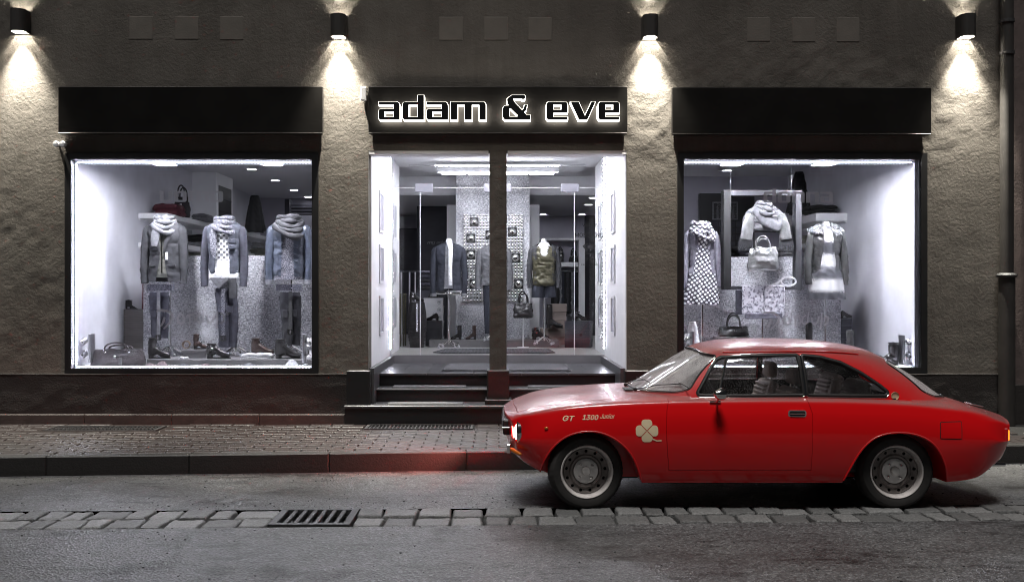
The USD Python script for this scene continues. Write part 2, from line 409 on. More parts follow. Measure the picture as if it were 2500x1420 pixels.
# ================================================================ the setting: road, gutter, kerb, pavement
def kerb_y(x): return 9.06 + 0.0715 * x
def gut_b(x): return 7.47 + 0.030 * x
def gut_f(x): return 6.93 + 0.040 * x


def sheet(y0, y1, z, x0=-26.0, x1=26.0, n=2):
    xs = np.linspace(x0, x1, n)
    g = np.array([[(x, y0(x), z) for x in xs], [(x, y1(x), z) for x in xs]]).transpose(1, 0, 2)
    return surf(g)


road = thing('road', kind='structure')
obj('asphalt', sheet(lambda x: -9.0, gut_f, 0.0), M['asphalt'], road, smooth=False)
obj('asphalt', sheet(gut_b, lambda x: kerb_y(x) + 0.01, 0.0), M['asphalt'], road, smooth=False)
gut = thing('gutter', kind='structure')
obj('joint_bed', sheet(lambda x: gut_f(x) - 0.02, lambda x: gut_b(x) + 0.02, -0.055), M['joint'], gut, smooth=False)
GRX0, GRX1 = PX(676, 7.2), PX(868, 7.2)


def stone(x0, x1, y0, y1, x2, x3, z, seed):
    """A cobble: split-faced block with a domed, lumpy top over the quad (x0..x1 front, x2..x3 back)."""
    n, m = 13, 11
    g = np.zeros((n, m, 3)); q = np.random.default_rng(seed)
    for i in range(n):
        for j in range(m):
            a, b = 0.5 - 0.5 * math.cos(math.pi * i / (n - 1)), 0.5 - 0.5 * math.cos(math.pi * j / (m - 1))
            f_, k_ = x0 + (x1 - x0) * a, x2 + (x3 - x2) * a
            e = min(a, 1 - a) * 22, min(b, 1 - b) * 18
            dome = (1 - max(0, 1 - e[0]) ** 2) * (1 - max(0, 1 - e[1]) ** 2)
            g[i, j] = (f_ + (k_ - f_) * b, y0((f_ + k_) / 2) * (1 - b) + y1((f_ + k_) / 2) * b, -0.06 + (0.06 + z) * dome ** 0.35)
    inner = g[1:-1, 1:-1]
    inner[..., 2] += 0.010 * (meshkit.fbm(inner * 22, 3, seed) - 0.5) + q.normal(0, 0.0012, inner.shape[:2])
    g[..., :2] += 0.022 * (np.stack([meshkit.fbm(g * 9, 2, seed + 5), meshkit.fbm(g * 9, 2, seed + 9)], -1) - 0.5)
    return surf(g)


k = 0
for row in range(2):
    x = -5.2 + row * 0.1
    while x < 5.6:
        w = rng.uniform(0.15, 0.29)
        if GRX0 - 0.10 < x < GRX1: x = GRX1 + 0.008
        elif x < GRX0 < x + w + 0.10: w = GRX0 - x + 0.008
        if True:
            ya = (lambda X: gut_f(X) + 0.010) if row == 0 else (lambda X: (gut_f(X) + gut_b(X)) / 2 + 0.014)
            yb = (lambda X: (gut_f(X) + gut_b(X)) / 2 - 0.014) if row == 0 else (lambda X: gut_b(X) - 0.012)
            sk = np.clip(rng.normal(0, 0.007, 4), -.012, .012)
            obj('cobble', stone(x + sk[0], x + w - 0.013 + sk[1], ya, yb, x + sk[2], x + w - 0.013 + sk[3], rng.uniform(-0.002, 0.012), int(k)), M['cobble_' + 'abc'[k % 3]], gut, smooth=50)
            k += 1
        x += w

# loose grit on the carriageway, most of it along the kerb and the gutter
q = np.random.default_rng(77); grit = []
for i in range(900):
    x = q.uniform(-5, 5.2)
    y = kerb_y(x) - 0.02 - abs(q.normal(0, 0.25)) if i % 3 == 0 else (gut_b(x) + abs(q.normal(0, 0.2)) if i % 3 == 1 else q.uniform(5.0, 6.9))
    r_ = q.uniform(0.002, 0.0065)
    grit.append(move((_S * [r_, r_ * q.uniform(.5, 1), r_ * .5] * q.uniform(.6, 1.3, (8, 1)), BOXF), (x, y, r_ * .4), rz=q.uniform(0, 360)))
obj('grit', cat_(*grit), M['iron'], road, smooth=False, kind='stuff')

# drain grate set in the gutter
gy0, gy1 = gut_f(-1.3) + 0.03, gut_b(-1.3) - 0.02
gr = thing('drain_grate', 'cast iron street drain grate with slanted slots set in the cobbled gutter', 'drain grate', ((GRX0 + GRX1) / 2, (gy0 + gy1) / 2, 0))
fr = sbox(GRX0, gy0, GRX1, gy1).difference(sbox(GRX0 + 0.05, gy0 + 0.05, GRX1 - 0.05, gy1 - 0.045))
obj('grate_frame', extz(fr, -0.03, 0.012), M['iron'], gr)
nb = 8
for i in range(nb):
    xa = GRX0 + 0.035 + (GRX1 - GRX0 - 0.07) * i / (nb - 1)
    obj('grate_bar', move(box(xa - 0.016, xa + 0.016, gy0 + 0.045, gy1 - 0.04, -0.02, 0.010, 0.004)), M['iron'], gr)
obj('sump', box(GRX0 + 0.03, GRX1 - 0.03, gy0 + 0.03, gy1 - 0.03, -0.25, -0.0535), M['frame_black'], gr, smooth=False)

kb = thing('kerb', kind='structure')
ang = math.degrees(math.atan(0.0715))
x = -14.0
while x < 14:
    L = 1.25
    q = box(-0.0005, L - 0.0005, 0, 0.13, -0.1, 0.175, 0.010)
    obj('kerb_stone', move(q, (x, kerb_y(x) + rng.normal(0, 0.002), 0), rz=ang), M['kerb'], kb)
    x += L * math.cos(math.radians(ang))

pav = thing('pavement', kind='structure')
obj('paving_bed', sheet(lambda x: kerb_y(x) + 0.12, lambda x: 11.3, 0.158), M['joint'], pav, smooth=False)
PG = [(120, 400, 1037, 1056, 10.42), (890, 1160, 1030, 1047, 10.52)]          # light-well grates: photo x0, x1, y0, y1, depth of their front edge
pg_rects = [(PX(a, d + 0.2), PX(b, d + 0.2), d - 0.02, d + 0.36) for a, b, _, _, d in PG]
rest, count = [], 0
L, D = 0.245, 0.122
for r_ in range(18):
    for c_ in range(-24, 22):
        x = c_ * L + (r_ % 2) * L / 2 - 0.1
        y = kerb_y(x) + 0.142 + r_ * D
        if y + D > 10.955 or any(a - L < x < b and c - D < y < d for a, b, c, d in pg_rects):
            continue
        q = move(box(0.004, L - 0.005, 0.004, D - 0.005, 0.10, 0.1745 + rng.normal(0, 0.0014), 0.006), (x, y, 0), rz=ang)
        if -4.95 < x < 0.35 and count < 300:
            obj('paver', q, M['paver_' + 'abc'[int(rng.integers(3))]], pav, smooth=False); count += 1
        else:
            rest.append(q)
obj('paver_field', cat_(*rest), M['paver_b'], pav, smooth=False, kind='stuff')

for i, ((a, b, c, d), lab) in enumerate(zip(pg_rects, ('metal light well grate in the pavement below the menswear window', 'metal light well grate in the pavement at the foot of the entrance steps'))):
    a += 0.02; b -= 0.02; c += 0.02; d -= 0.02
    for k_, (e0, e1, e2, e3) in enumerate(((a - 0.27, a - 0.022, c - 0.13, d + 0.13), (b + 0.022, b + 0.27, c - 0.13, d + 0.13), (a - 0.0215, b + 0.0215, c - 0.13, c - 0.022), (a - 0.0215, b + 0.0215, d + 0.022, d + 0.13))):
        n_ = 1 if k_ < 2 else 4
        for j_ in range(n_):
            obj('border_slab', box(e0 + (e1 - e0) * j_ / n_ + 0.002, e0 + (e1 - e0) * (j_ + 1) / n_ - 0.002, e2, e3, 0.10, 0.1705, 0.003), M['paver_b'], pav, smooth=False)
    g = thing('pavement_grate', lab, 'grate', ((a + b) / 2, (c + d) / 2, 0.17))
    obj('grate_frame', extz(sbox(a, c, b, d).difference(sbox(a + 0.03, c + 0.03, b - 0.03, d - 0.03)), 0.13, 0.178), M['iron'], g)
    n = int((b - a) / 0.042)
    obj('grate_bars', cat_(*[box(a + 0.03 + (b - a - 0.06) * (i_ + 0.5) / n - 0.006, a + 0.03 + (b - a - 0.06) * (i_ + 0.5) / n + 0.006, c + 0.03, d - 0.03, 0.15, 0.172) for i_ in range(n)]), M['iron'], g, smooth=False, kind='stuff')
    obj('cross_bar', box(a + 0.03, b - 0.03, (c + d) / 2 - 0.008, (c + d) / 2 + 0.008, 0.15, 0.1735), M['iron'], g, smooth=False)

# ================================================================ the shop building
YW = 11.0
sW = F / YW
def wx(x): return (x - CX) / sW
def wz(y): return H - (y - CY) / sW
ZG = 0.175
LW = (wx(160), wx(778), wz(914), wz(374))        # openings: x0, x1, z0, z1
RW = (wx(1653), wx(2262), wz(912), wz(374))
DW = (wx(900), wx(1530), -0.2, wz(368))
XR = wx(2441)
shop = thing('shop_building', 'beige plastered shop front with two lit display windows and a recessed entrance', 'building', (0, YW, ZG))

# outer wall: a sheet of lumpy plaster with real relief
xs = np.unique(np.round(np.concatenate([np.arange(-7.5, XR, 0.03), [XR, LW[0], LW[1], RW[0], RW[1], DW[0], DW[1]]]), 4))
zs = np.unique(np.round(np.concatenate([np.arange(wz(916), 5.4, 0.03), [LW[2], LW[3], RW[2], DW[3], 6.5]]), 4))
gx, gz = np.meshgrid(xs, zs, indexing='ij')
pts = np.stack([gx, np.zeros_like(gx), gz], -1)
hgt = 0.013 * (meshkit.fbm(pts * 7.5, 4, 3) - 0.5) + 0.007 * (meshkit.fbm(pts * [1.2, 1, 1.5], 3, 9) - 0.5)
rough_zone = np.clip((meshkit.fbm(pts * 0.55, 2, 21) - 0.42) * 5, 0.25, 1.3)
hgt = hgt * rough_zone + 0.002 * np.clip(np.sin(meshkit.fbm(pts * [2.0, 1, 3.2], 3, 33) * 40), 0.6, 1) * (gx < -4.6)
edge = np.ones_like(gx)
for o in (LW, RW, DW):
    dx = np.maximum(np.maximum(o[0] - gx, gx - o[1]), 0); dz = np.maximum(np.maximum(o[2] - gz, gz - o[3]), 0)
    edge = np.minimum(edge, np.clip(np.hypot(dx, dz) / 0.06, 0, 1))
edge = np.minimum(edge, np.clip((XR - gx) / 0.02, 0, 1))
VENTS = [(315, 373, 40, 96), (427, 484, 40, 96), (537, 594, 41, 97), (1072, 1130, 42, 98), (1182, 1240, 42, 98), (1290, 1347, 43, 98), (1824, 1880, 44, 101), (1934, 1990, 44, 102), (2042, 2098, 44, 102)]
for (a, b, y0, y1) in VENTS:
    dx = np.maximum(np.maximum(wx(a) - gx, gx - wx(b)), 0); dz = np.maximum(np.maximum(wz(y1) - gz, gz - wz(y0)), 0)
    edge = np.minimum(edge, np.clip(np.hypot(dx, dz) / 0.12, 0, 1))
pts[..., 1] = YW - hgt * edge
v, f = surf(pts)
c = v[f].mean(1)
keep = np.ones(len(f), bool)
for o in (LW, RW, DW):
    keep &= ~((c[:, 0] > o[0]) & (c[:, 0] < o[1]) & (c[:, 2] > o[2]) & (c[:, 2] < o[3]))
obj('plaster_wall', (v, f[keep][:, ::-1]), M['plaster'], shop, smooth=True)
hole = unary_union([sbox(o[0], o[2], o[1], o[3]) for o in (LW, RW, DW)])
obj('wall_core', ext(sbox(-7.5, ZG - 0.2, XR, 6.5).difference(hole), YW + 0.03, YW + 0.24), M['plaster'], shop, smooth=False)
for (a, b, y0, y1) in VENTS:
    obj('vent_cover', box(wx(a), wx(b), YW - 0.0035, YW + 0.01, wz(y1), wz(y0), 0.003), M['vent'], shop)
# plinth and base stones
for a, b in ((-7.5, wx(848)), (wx(1583), XR)):
    g = np.array([[(x, YW - 0.035 - 0.012 * meshkit.fbm(np.array([x * 4, 0, z * 5]), 4, 5), z) for z in np.linspace(0.1, wz(914), 26)] for x in np.linspace(a, b, int((b - a) / 0.035))])
    obj('plinth', surf(g), M['plinth'], shop, smooth=True)
    obj('plinth_cap', box(a, b, YW - 0.045, YW + 0.02, wz(914), wz(911), 0.002), M['plinth'], shop)
    n = max(2, int(round((b - a) / 0.95)))
    for i in range(n):
        obj('base_stone', box(a + (b - a) * i / n + 0.002, a + (b - a) * (i + 1) / n - 0.002, YW - 0.075, YW - 0.02, 0.12, ZG + 0.105, 0.006), M['base_stone'], shop)
# pillar in the middle of the entrance
px0, px1 = wx(1195), wx(1237)
g = np.array([[(x, y, z) for z in np.arange(wz(906), DW[3] + 0.03, 0.025)] for x, y in
              [(px0, YW + 0.2)] + [(px0, YW + t) for t in np.linspace(0.18, 0.012, 6)] + [(px0 + 0.004, YW + 0.003)] + [(px0 + (px1 - px0) * t, YW) for t in np.linspace(0.06, 0.94, 10)] + [(px1 - 0.004, YW + 0.003)] + [(px1, YW + t) for t in np.linspace(0.012, 0.18, 6)] + [(px1, YW + 0.2)]])
g[..., 1] -= 0.010 * (meshkit.fbm(g * 14, 3, 4) - 0.5)
obj('entrance_pillar', surf(g, wu=True), M['plaster'], shop, smooth=True)
# display window frames with panes
FT = 15.5 / sW
windows = []
for o in (LW, RW):
    outer = sbox(o[0], o[2], o[1], o[3]); inner = sbox(o[0] + FT, o[2] + FT, o[1] - FT, o[3] - FT)
    fp = obj('display_window', ext(outer.difference(inner), YW - 0.025, YW + 0.07), M['frame_black'], shop, smooth=False)
    obj('pane', box(o[0] + FT - 0.005, o[1] - FT + 0.005, YW + 0.02, YW + 0.026, o[2] + FT - 0.005, o[3] - FT + 0.005), M['glass'], fp, smooth=False)
    windows.append(fp)


def led_run(p0, p1, nrm, name_parent, pitch=0.036):
    """A tape with light dots from p0 to p1, facing nrm."""
    p0, p1, nrm = (np.asarray(q, float) for q in (p0, p1, nrm))
    L_ = np.linalg.norm(p1 - p0); t = (p1 - p0) / L_; s = np.cross(t, nrm)
    def blk(cn, lt, ls, ln): return np.array([cn + t * a * lt + s * b * ls + nrm * c_ * ln for a, b, c_ in _S]), BOXF
    n = int(L_ / pitch)
    tp = obj('led_tape', blk((p0 + p1) / 2, L_ / 2, 0.007, 0.003), M['tape'], name_parent, smooth=False)
    obj('led_dots', cat_(*[(np.array([p0 + t * ((i + 0.5) * pitch + a * 0.0085) + s * b * 0.0065 + nrm * 0.0045 for a, b in ((-1, -1), (1, -1), (1, 1), (-1, 1))]), np.array([(0, 1, 2), (0, 2, 3)])) for i in range(n)]), M['led'], tp, smooth=False, kind='stuff')


for fp, o, sx in ((windows[0], LW, 1), (windows[1], RW, -1)):
    xs_ = o[0] + FT + 0.012 if sx > 0 else o[1] - FT - 0.012
    led_run((xs_, YW + 0.085, o[2] + FT + 0.03), (xs_, YW + 0.085, o[3] - FT - 0.03), (sx * 0.8, -0.6, 0), shop)
    led_run((o[0] + FT + 0.03, YW + 0.085, o[3] - FT - 0.018), (o[1] - FT - 0.03, YW + 0.085, o[3] - FT - 0.018), (0, -0.35, -0.94), shop)
    led_run((o[0] + FT + 0.03, YW + 0.085, o[2] + FT + 0.008), (o[1] - FT - 0.03, YW + 0.085, o[2] + FT + 0.008), (0, -0.3, 0.95), shop)

# ---- interior shell
ZF, ZC, ZC2 = 0.792, 3.5, 3.2
XL, XRI = -4.75, 4.70
YL = 14.45                                       # depth where the entrance walls end
XD = 1.44
W = M['show_wall']
def part(name, x0, x1, y0, y1, z0, z1, m, b=0.0, parent=None): return obj(name, box(x0, x1, y0, y1, z0, z1, b), m, parent or shop, smooth=False)
part('side_wall', XL - 0.1, XL, YW + 0.245, 20.4, ZF - 0.2, ZC + 0.1, W)
part('side_wall', XRI, XRI + 0.1, YW + 0.245, 16.1, ZF - 0.2, ZC + 0.1, W)
part('window_reveal', LW[0] + 0.003, XL, YW + 0.0755, YW + 0.2449, LW[2], LW[3], W)
part('window_reveal', XRI, RW[1] - 0.003, YW + 0.0755, YW + 0.2449, RW[2], RW[3], W)
for x0, x1 in ((XL, -XD - 0.1), (XD + 0.1, XRI)):
    part('shop_floor', x0, x1, YW + 0.075, 20.4, ZF - 0.2, ZF, M['floor'])
    part('window_soffit', x0, x1, YW + 0.245, YW + 0.42, wz(391), ZC, M['white_wall'])
    part('window_soffit', x0, x1, YW + 0.075, YW + 0.243, LW[3] - FT + 0.02, LW[3] + 0.1, M['white_wall'])
    part('window_sill', x0, x1, YW + 0.0755, YW + 0.2, LW[2] + 0.01, ZF + 0.003, M['white_wall'])
part('shop_ceiling', XL - 0.1, XRI + 0.1, YW + 0.245, 15.9, ZC, ZC + 0.1, M['ceiling'])
part('shop_ceiling', XL - 0.1, -2.2, 15.902, 20.4, ZC, ZC + 0.1, M['ceiling'])
part('shop_ceiling', -2.198, 4.8, 15.902, 20.6, ZC2, ZC + 0.1, M['ceiling'])
part('shop_floor', -XD - 0.098, XD + 0.098, 13.2, 20.4, ZF - 0.2, ZF, M['floor'])
part('back_wall', XL, -2.2, 19.7, 19.8, ZF, ZC, M['grey_wall'])
part('back_wall', 2.4, XRI, 15.9, 16.0, ZF, ZC - 0.002, M['grey_wall'])
part('back_wall', -2.2, 3.0, 20.4, 20.5, ZF, ZC, M['grey_wall'])
for s in (-1, 1):
    ew = part('entrance_wall', s * XD, s * (XD + 0.1), YW + 0.02, YL, -0.1, ZC + 0.002, M['white_wall'])
    for (y0, y1) in ((463, 566), (596, 692), (722, 820)):
        # little framed windows in the reveal, and a second column beyond the door
        for Yc, hw_ in ((12.15, 0.19), (13.75, 0.16)):
            zt, zb = PZ(y0, 11.9), PZ(y1, 11.9)
            a, b = sorted((s * (XD + 0.004), s * (XD - 0.012)))
            hole_ = sbox(Yc - hw_, zb, Yc + hw_, zt)
            m = ext(hole_.difference(hole_.buffer(-0.035, join_style=2)), 0.0, 0.018)      # frame drawn in (y, z), laid on the wall
            vv = m[0]; fr_ = np.stack([s * (XD - 0.018) + s * vv[:, 1], vv[:, 0], vv[:, 2]], 1)
            wf = obj('niche_window', (fr_, m[1]), M['white_paint'], shop, smooth=False)
            obj('pane', box(s * (XD - 0.004), s * (XD - 0.001), Yc - hw_ + 0.036, Yc + hw_ - 0.036, zb + 0.036, zt - 0.036), M['grey_wall'], wf, smooth=False)
    led_run((s * (XD - 0.02), 13.05, ZF + 0.08), (s * (XD - 0.02), 13.05, ZC - 0.02), (-s * 0.75, -0.66, 0), shop, pitch=0.05)
for a, b in ((DW[0], px0 - 0.012), (px1 + 0.012, DW[1])): part('entrance_lintel', a, b, YW + 0.002, YW + 0.24, DW[3] - 0.035, DW[3] + 0.01, M['white_wall'])
part('entrance_ceiling', -XD + 0.002, XD - 0.002, YW + 0.245, YL, ZC - 0.03, ZC - 0.002, M['white_wall'])
obj('ceiling_trim', box(-XD + 0.16, XD - 0.16, 14.2, 15.2, ZC - 0.05, ZC - 0.0325), M['ceiling'], shop, smooth=False)
# column with woven paper, white door posts, dark panels at the back
part('textured_column', PX(1113, 15.5), PX(1293, 15.5), 15.5, 16.0, ZF, ZC - 0.003, M['weave'])
part('white_post', PX(1091, 16.5), PX(1118, 16.5), 16.5, 16.9, ZF, PZ(500, 16.5), M['white_wall'])
part('white_post', PX(1287, 16.5), PX(1317, 16.5), 16.5, 16.9, ZF, PZ(500, 16.5), M['white_wall'])
dp = part('dark_panel', PX(1018, 18.0), PX(1100, 18.0), 18.0, 18.1, ZF, PZ(486, 18.0), M['dark_wall'])
part('dark_panel', PX(1428, 19.0), PX(1480, 19.0), 19.0, 19.1, ZF, PZ(526, 19.0), M['dark_wall'])
part('dark_panel', PX(940, 19.5), PX(1018, 19.5), 19.5, 19.6, ZF, PZ(557, 19.5), M['dark_wall'])
# left wing: pier with a black cubby
pier = part('wall_pier', XL + 0.002, -4.372, 15.3, 16.25, ZF, ZC - 0.002, M['white_wall'])
part('cubby', -4.374, -4.366, 15.42, 16.15, PZ(536, 15.6), PZ(455, 15.6), M['frame_black'], parent=pier)
for zz in (2.9, 3.1): part('cubby_shelf', -4.369, -4.355, 15.44, 16.13, zz, zz + 0.012, M['dark_wall'], parent=pier)
part('dark_column', PX(695, 19.0), PX(706, 19.0), 19.0, 19.2, ZF, PZ(486, 19.0), M['dark_wall'])
lv = part('louvre', PX(706, 19.3), PX(775, 19.3), 19.3, 19.35, PZ(525, 19.3), PZ(500, 19.3), M['dark_wall'])
for i in range(3): part('slat', PX(707, 19.28), PX(774, 19.28), 19.27, 19.299, PZ(503 + i * 8, 19.28) - 0.03, PZ(503 + i * 8, 19.28), M['grey_wall'], parent=lv)
# window partitions with woven paper
for a, b, t in ((350, 790, 624), (1640, 2053, 627)):
    part('window_partition', PX(a, 12.2), PX(b, 12.2), 12.2, 12.28, ZF, PZ(t, 12.2), M['weave'])
ZP = 0.855
for a, b in ((358, 790), (1640, 2075)):
    part('display_platform', PX(a, 11.42), PX(b, 11.42), 11.42, 12.19, ZF, ZP, M['platform'], 0.004)
part('entrance_platform', PX(1047, 15.0), PX(1365, 15.0), 15.0, 15.49, ZF, ZF + 0.108, M['platform'], 0.004)
# black drawer wall in the right wing
bw = part('drawer_wall', PX(1708, 15.8), PX(1842, 15.8), 15.8, 15.89, ZF, PZ(472, 15.8), M['frame_black'])
for r_ in range(4):
    for c_ in range(5):
        part('drawer', PX(1735 + c_ * 21, 15.78), PX(1753 + c_ * 21, 15.78), 15.775, 15.799, PZ(553 + r_ * 16, 15.78), PZ(541 + r_ * 16, 15.78), M['dark_wall'], 0.003, bw)

# ---- glass entrance door
YD = 13.2
dg = thing('glass_door', 'frameless glass entrance door and side panels with metal corner fittings', 'door', (0, YD, ZF))
ztr = PZ(458, YD)
for a, b in ((952, 1025), (1027, 1401), (1403, 1478)):
    obj('glass_leaf', box(PX(a, YD), PX(b, YD), YD - 0.006, YD + 0.006, 0.69, ztr - 0.004), M['glass'], dg, smooth=False)
obj('glass_transom', box(PX(952, YD), PX(1478, YD), YD - 0.006, YD + 0.006, ztr + 0.004, ZC - 0.04), M['glass'], dg, smooth=False)
for x in (1026, 1402): obj('edge_strip', box(PX(x, YD) - 0.004, PX(x, YD) + 0.004, YD - 0.007, YD + 0.007, 0.70, ztr), M['white_paint'], dg, smooth=False)
obj('edge_strip', box(PX(953, YD), PX(1477, YD), YD - 0.007, YD + 0.007, ztr - 0.003, ztr + 0.003), M['white_paint'], dg, smooth=False)
for x0, x1 in ((1014, 1057), (1369, 1413), (1182, 1248)):
    obj('corner_fitting', box(PX(x0, YD), PX(x1, YD), YD - 0.02, YD + 0.02, PZ(469, YD), PZ(448, YD), 0.003), M['fitting'], dg)

# ---- entrance steps
stp = thing('entrance_steps', 'three dark granite entrance steps with polished cheek blocks', 'steps', (0, YW, ZG))
Z1, Z2, Z3 = 0.382, 0.534, 0.682
x0, x1 = wx(845), wx(1588)
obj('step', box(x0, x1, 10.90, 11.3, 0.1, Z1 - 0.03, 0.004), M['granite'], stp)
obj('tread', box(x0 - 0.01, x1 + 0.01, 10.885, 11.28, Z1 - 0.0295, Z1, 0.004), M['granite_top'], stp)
xa, xb = DW[0] + 0.05, DW[1] - 0.05
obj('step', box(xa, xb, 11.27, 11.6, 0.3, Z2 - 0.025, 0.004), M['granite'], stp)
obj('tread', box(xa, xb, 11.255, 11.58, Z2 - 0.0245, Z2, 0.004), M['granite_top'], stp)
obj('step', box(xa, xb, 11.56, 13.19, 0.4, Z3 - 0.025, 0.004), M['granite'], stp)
TX = np.linspace(xa, xb, 6); TY = [11.545, 12.15, 12.72, 13.18]
for i in range(5):
    for j in range(3):
        o_ = (0.25 if j % 2 else 0.0)
        a, b = min(max(TX[i] + o_, xa), xb), min(TX[i + 1] + o_, xb)
        if b - a > 0.02:
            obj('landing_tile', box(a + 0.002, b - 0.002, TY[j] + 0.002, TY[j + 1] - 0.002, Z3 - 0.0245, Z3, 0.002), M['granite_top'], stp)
    if i == 0: obj('landing_tile', box(xa + 0.002, xa + 0.248, TY[1] + 0.002, TY[2] - 0.002, Z3 - 0.0245, Z3, 0.002), M['granite_top'], stp)
obj('riser', box(-XD + 0.01, XD - 0.01, 13.181, 13.199, Z3, ZF - 0.001), M['platform'], stp, smooth=False)
for s, (a, b) in ((-1, (848, 905)), (1, (1525, 1583))):
    obj('cheek_block', box(wx(a), wx(b), 10.945, 11.05, Z1 + 0.001, wz(903), 0.006), M['granite'], stp)
    e0, e1 = sorted((s * 1.385, s * (XD - 0.001)))
    obj('skirting', box(e0, e1, 11.051, 13.17, Z1, Z3 + 0.10, 0.003), M['granite_top'], stp)
obj('pillar_base', box(wx(1189), wx(1243), 10.97, 11.24, Z1 + 0.06, wz(903), 0.006), M['granite'], stp)
obj('pillar_foot', box(wx(1184), wx(1249), 10.95, 11.245, Z1 + 0.001, Z1 + 0.0595, 0.006), M['granite'], stp)

# ---- neighbouring house and the drain pipe between
nb_ = thing('neighbour_building', 'dark reddish rendered house wall right of the drain pipe', 'building', (XR, YW, ZG))
g = np.array([[(x, YW + 0.02 - 0.010 * meshkit.fbm(np.array([x * 6, 0, z * 6]), 3, 15), z) for z in np.linspace(wz(938), 6.5, 90)] for x in np.linspace(XR + 0.02, 9.5, 60)])
obj('render_wall', surf(g), M['neighbour'], nb_, smooth=True)
obj('wall_core', box(XR + 0.02, 9.5, YW + 0.035, YW + 0.3, 0.0, 6.5), M['neighbour'], nb_, smooth=False)
obj('plinth', box(XR + 0.02, 9.5, YW - 0.03, YW + 0.03, 0.1, wz(938), 0.004), M['plinth'], nb_)
YP = 10.90
xp = PX(2458, YP)
dp_ = thing('drain_pipe', 'round dark rainwater pipe with a collar at the right end of the shop front', 'drain pipe', (xp, YP, ZG))
obj('lower_pipe', lathe([(0.0, 0.14), (0.085, 0.14), (0.085, PZ(676, YP)), (0.0, PZ(676, YP))], 28, (xp, YP, 0)), M['pipe'], dp_)
obj('upper_pipe', lathe([(0.07, PZ(672, YP)), (0.07, 6.0)], 28, (xp, YP, 0)), M['pipe'], dp_)
obj('collar', lathe([(0.07, PZ(678, YP)), (0.105, PZ(676, YP)), (0.108, PZ(671, YP)), (0.09, PZ(667, YP)), (0.07, PZ(666, YP))], 28, (xp, YP, 0)), M['iron'], dp_)
for y in (52, 130):
    obj('bracket', cat_(lathe([(0.07, PZ(y, YP) - 0.02), (0.079, PZ(y, YP) - 0.018), (0.079, PZ(y, YP) + 0.018), (0.07, PZ(y, YP) + 0.02)], 28, (xp, YP, 0)), box(xp - 0.01, xp + 0.01, YP + 0.06, YW + 0.02, PZ(y, YP) - 0.012, PZ(y, YP) + 0.012)), M['iron'], dp_)

# ---- glyphs of the squared lettering, in units of 175 = x-height
def gl(ch):
    if ch == 'a': return unary_union([rr(0, 0, 205, 108, 26), sbox(145, 0, 205, 130), rr(60, 60, 205, 175, 40).intersection(sbox(145, 60, 205, 175)), sbox(0, 143, 165, 175)]).difference(sbox(60, 28, 142, 80)), 205
    if ch == 'd': return unary_union([rr(0, 0, 205, 175, 32), sbox(145, 0, 205, 235), sbox(100, 0, 205, 40)]).difference(sbox(62, 28, 142, 143)), 205
    if ch == 'm': return unary_union([rr(0, 60, 335, 175, 34), sbox(0, 0, 335, 120), sbox(0, 120, 60, 175)]).difference(sbox(65, -1, 130, 142)).difference(sbox(203, -1, 268, 142)), 335
    if ch == 'n': return unary_union([rr(0, 60, 205, 175, 34), sbox(0, 0, 205, 120), sbox(0, 120, 60, 175)]).difference(sbox(65, -1, 140, 142)), 205
    if ch == 'e': return rr(0, 0, 205, 175, 32).union(sbox(120, 0, 205, 30)).difference(sbox(70, 100, 140, 145)).difference(sbox(70, 32, 206, 66)), 205
    if ch == 'u': return rr(0, 0, 205, 240, 34).intersection(sbox(0, 0, 205, 175)).difference(sbox(65, 32, 140, 176)), 205
    if ch == 'o': return rr(0, 0, 205, 175, 34).difference(sbox(65, 30, 140, 145)), 205
    if ch == 'y': return unary_union([rr(0, 0, 205, 240, 34).intersection(sbox(0, 0, 205, 175)), sbox(145, -30, 205, 60), sbox(20, -60, 190, -30), rr(60, -60, 205, 30, 30).intersection(sbox(145, -60, 205, 30))]).difference(sbox(65, 32, 140, 176)), 205
    if ch == 'v': return Polygon([(0, 175), (80, 175), (138, 45), (198, 175), (240, 175), (162, 0), (82, 0)]), 240
    if ch == '&':
        dg_ = LineString([(62, 205), (92, 150), (215, 18), (262, 18)]).buffer(30, join_style=1, cap_style=2)
        top = unary_union([LineString([(200, 218), (90, 218), (58, 195), (60, 160), (80, 140)]).buffer(18, join_style=1), sbox(178, 196, 208, 236)])
        bowl = unary_union([rr(0, 0, 165, 140, 36), Polygon([(60, 140), (120, 140), (200, 0), (100, 0)])]).difference(Polygon([(66, 36), (66, 108), (74, 108), (140, 44), (140, 36)]))
        tick = LineString([(218, 145), (212, 105), (185, 78)]).buffer(15, cap_style=2)
        return unary_union([dg_, top, bowl, tick]).intersection(sbox(0, 0, 262, 238)), 265
    return None, 120


def word(txt, gap=22):
    out, x = [], 0
    for ch in txt:
        g_, w = gl(ch)
        out.append((ch, None if g_ is None else affinity.translate(g_, x, 0)))
        x += w + gap
    return out, x - gap


# ---- signboards
def board(lab, x0, x1, y0, y1, cat='sign'):
    Yf = YW - 0.075
    b_ = thing('signboard', lab, cat, (PX((x0 + x1) / 2, Yf), YW, PZ(y1, Yf)))
    obj('panel', box(PX(x0, Yf), PX(x1, Yf), Yf, YW - 0.012, PZ(y1, Yf), PZ(y0, Yf), 0.004), M['sign_metal'], b_)
    obj('lower_trim', box(PX(x0, Yf) + 0.004, PX(x1, Yf) - 0.004, Yf - 0.006, YW - 0.014, PZ(y1, Yf) - 0.014, PZ(y1, Yf) - 0.001, 0.002), M['sign_metal'], b_)
    return b_, Yf


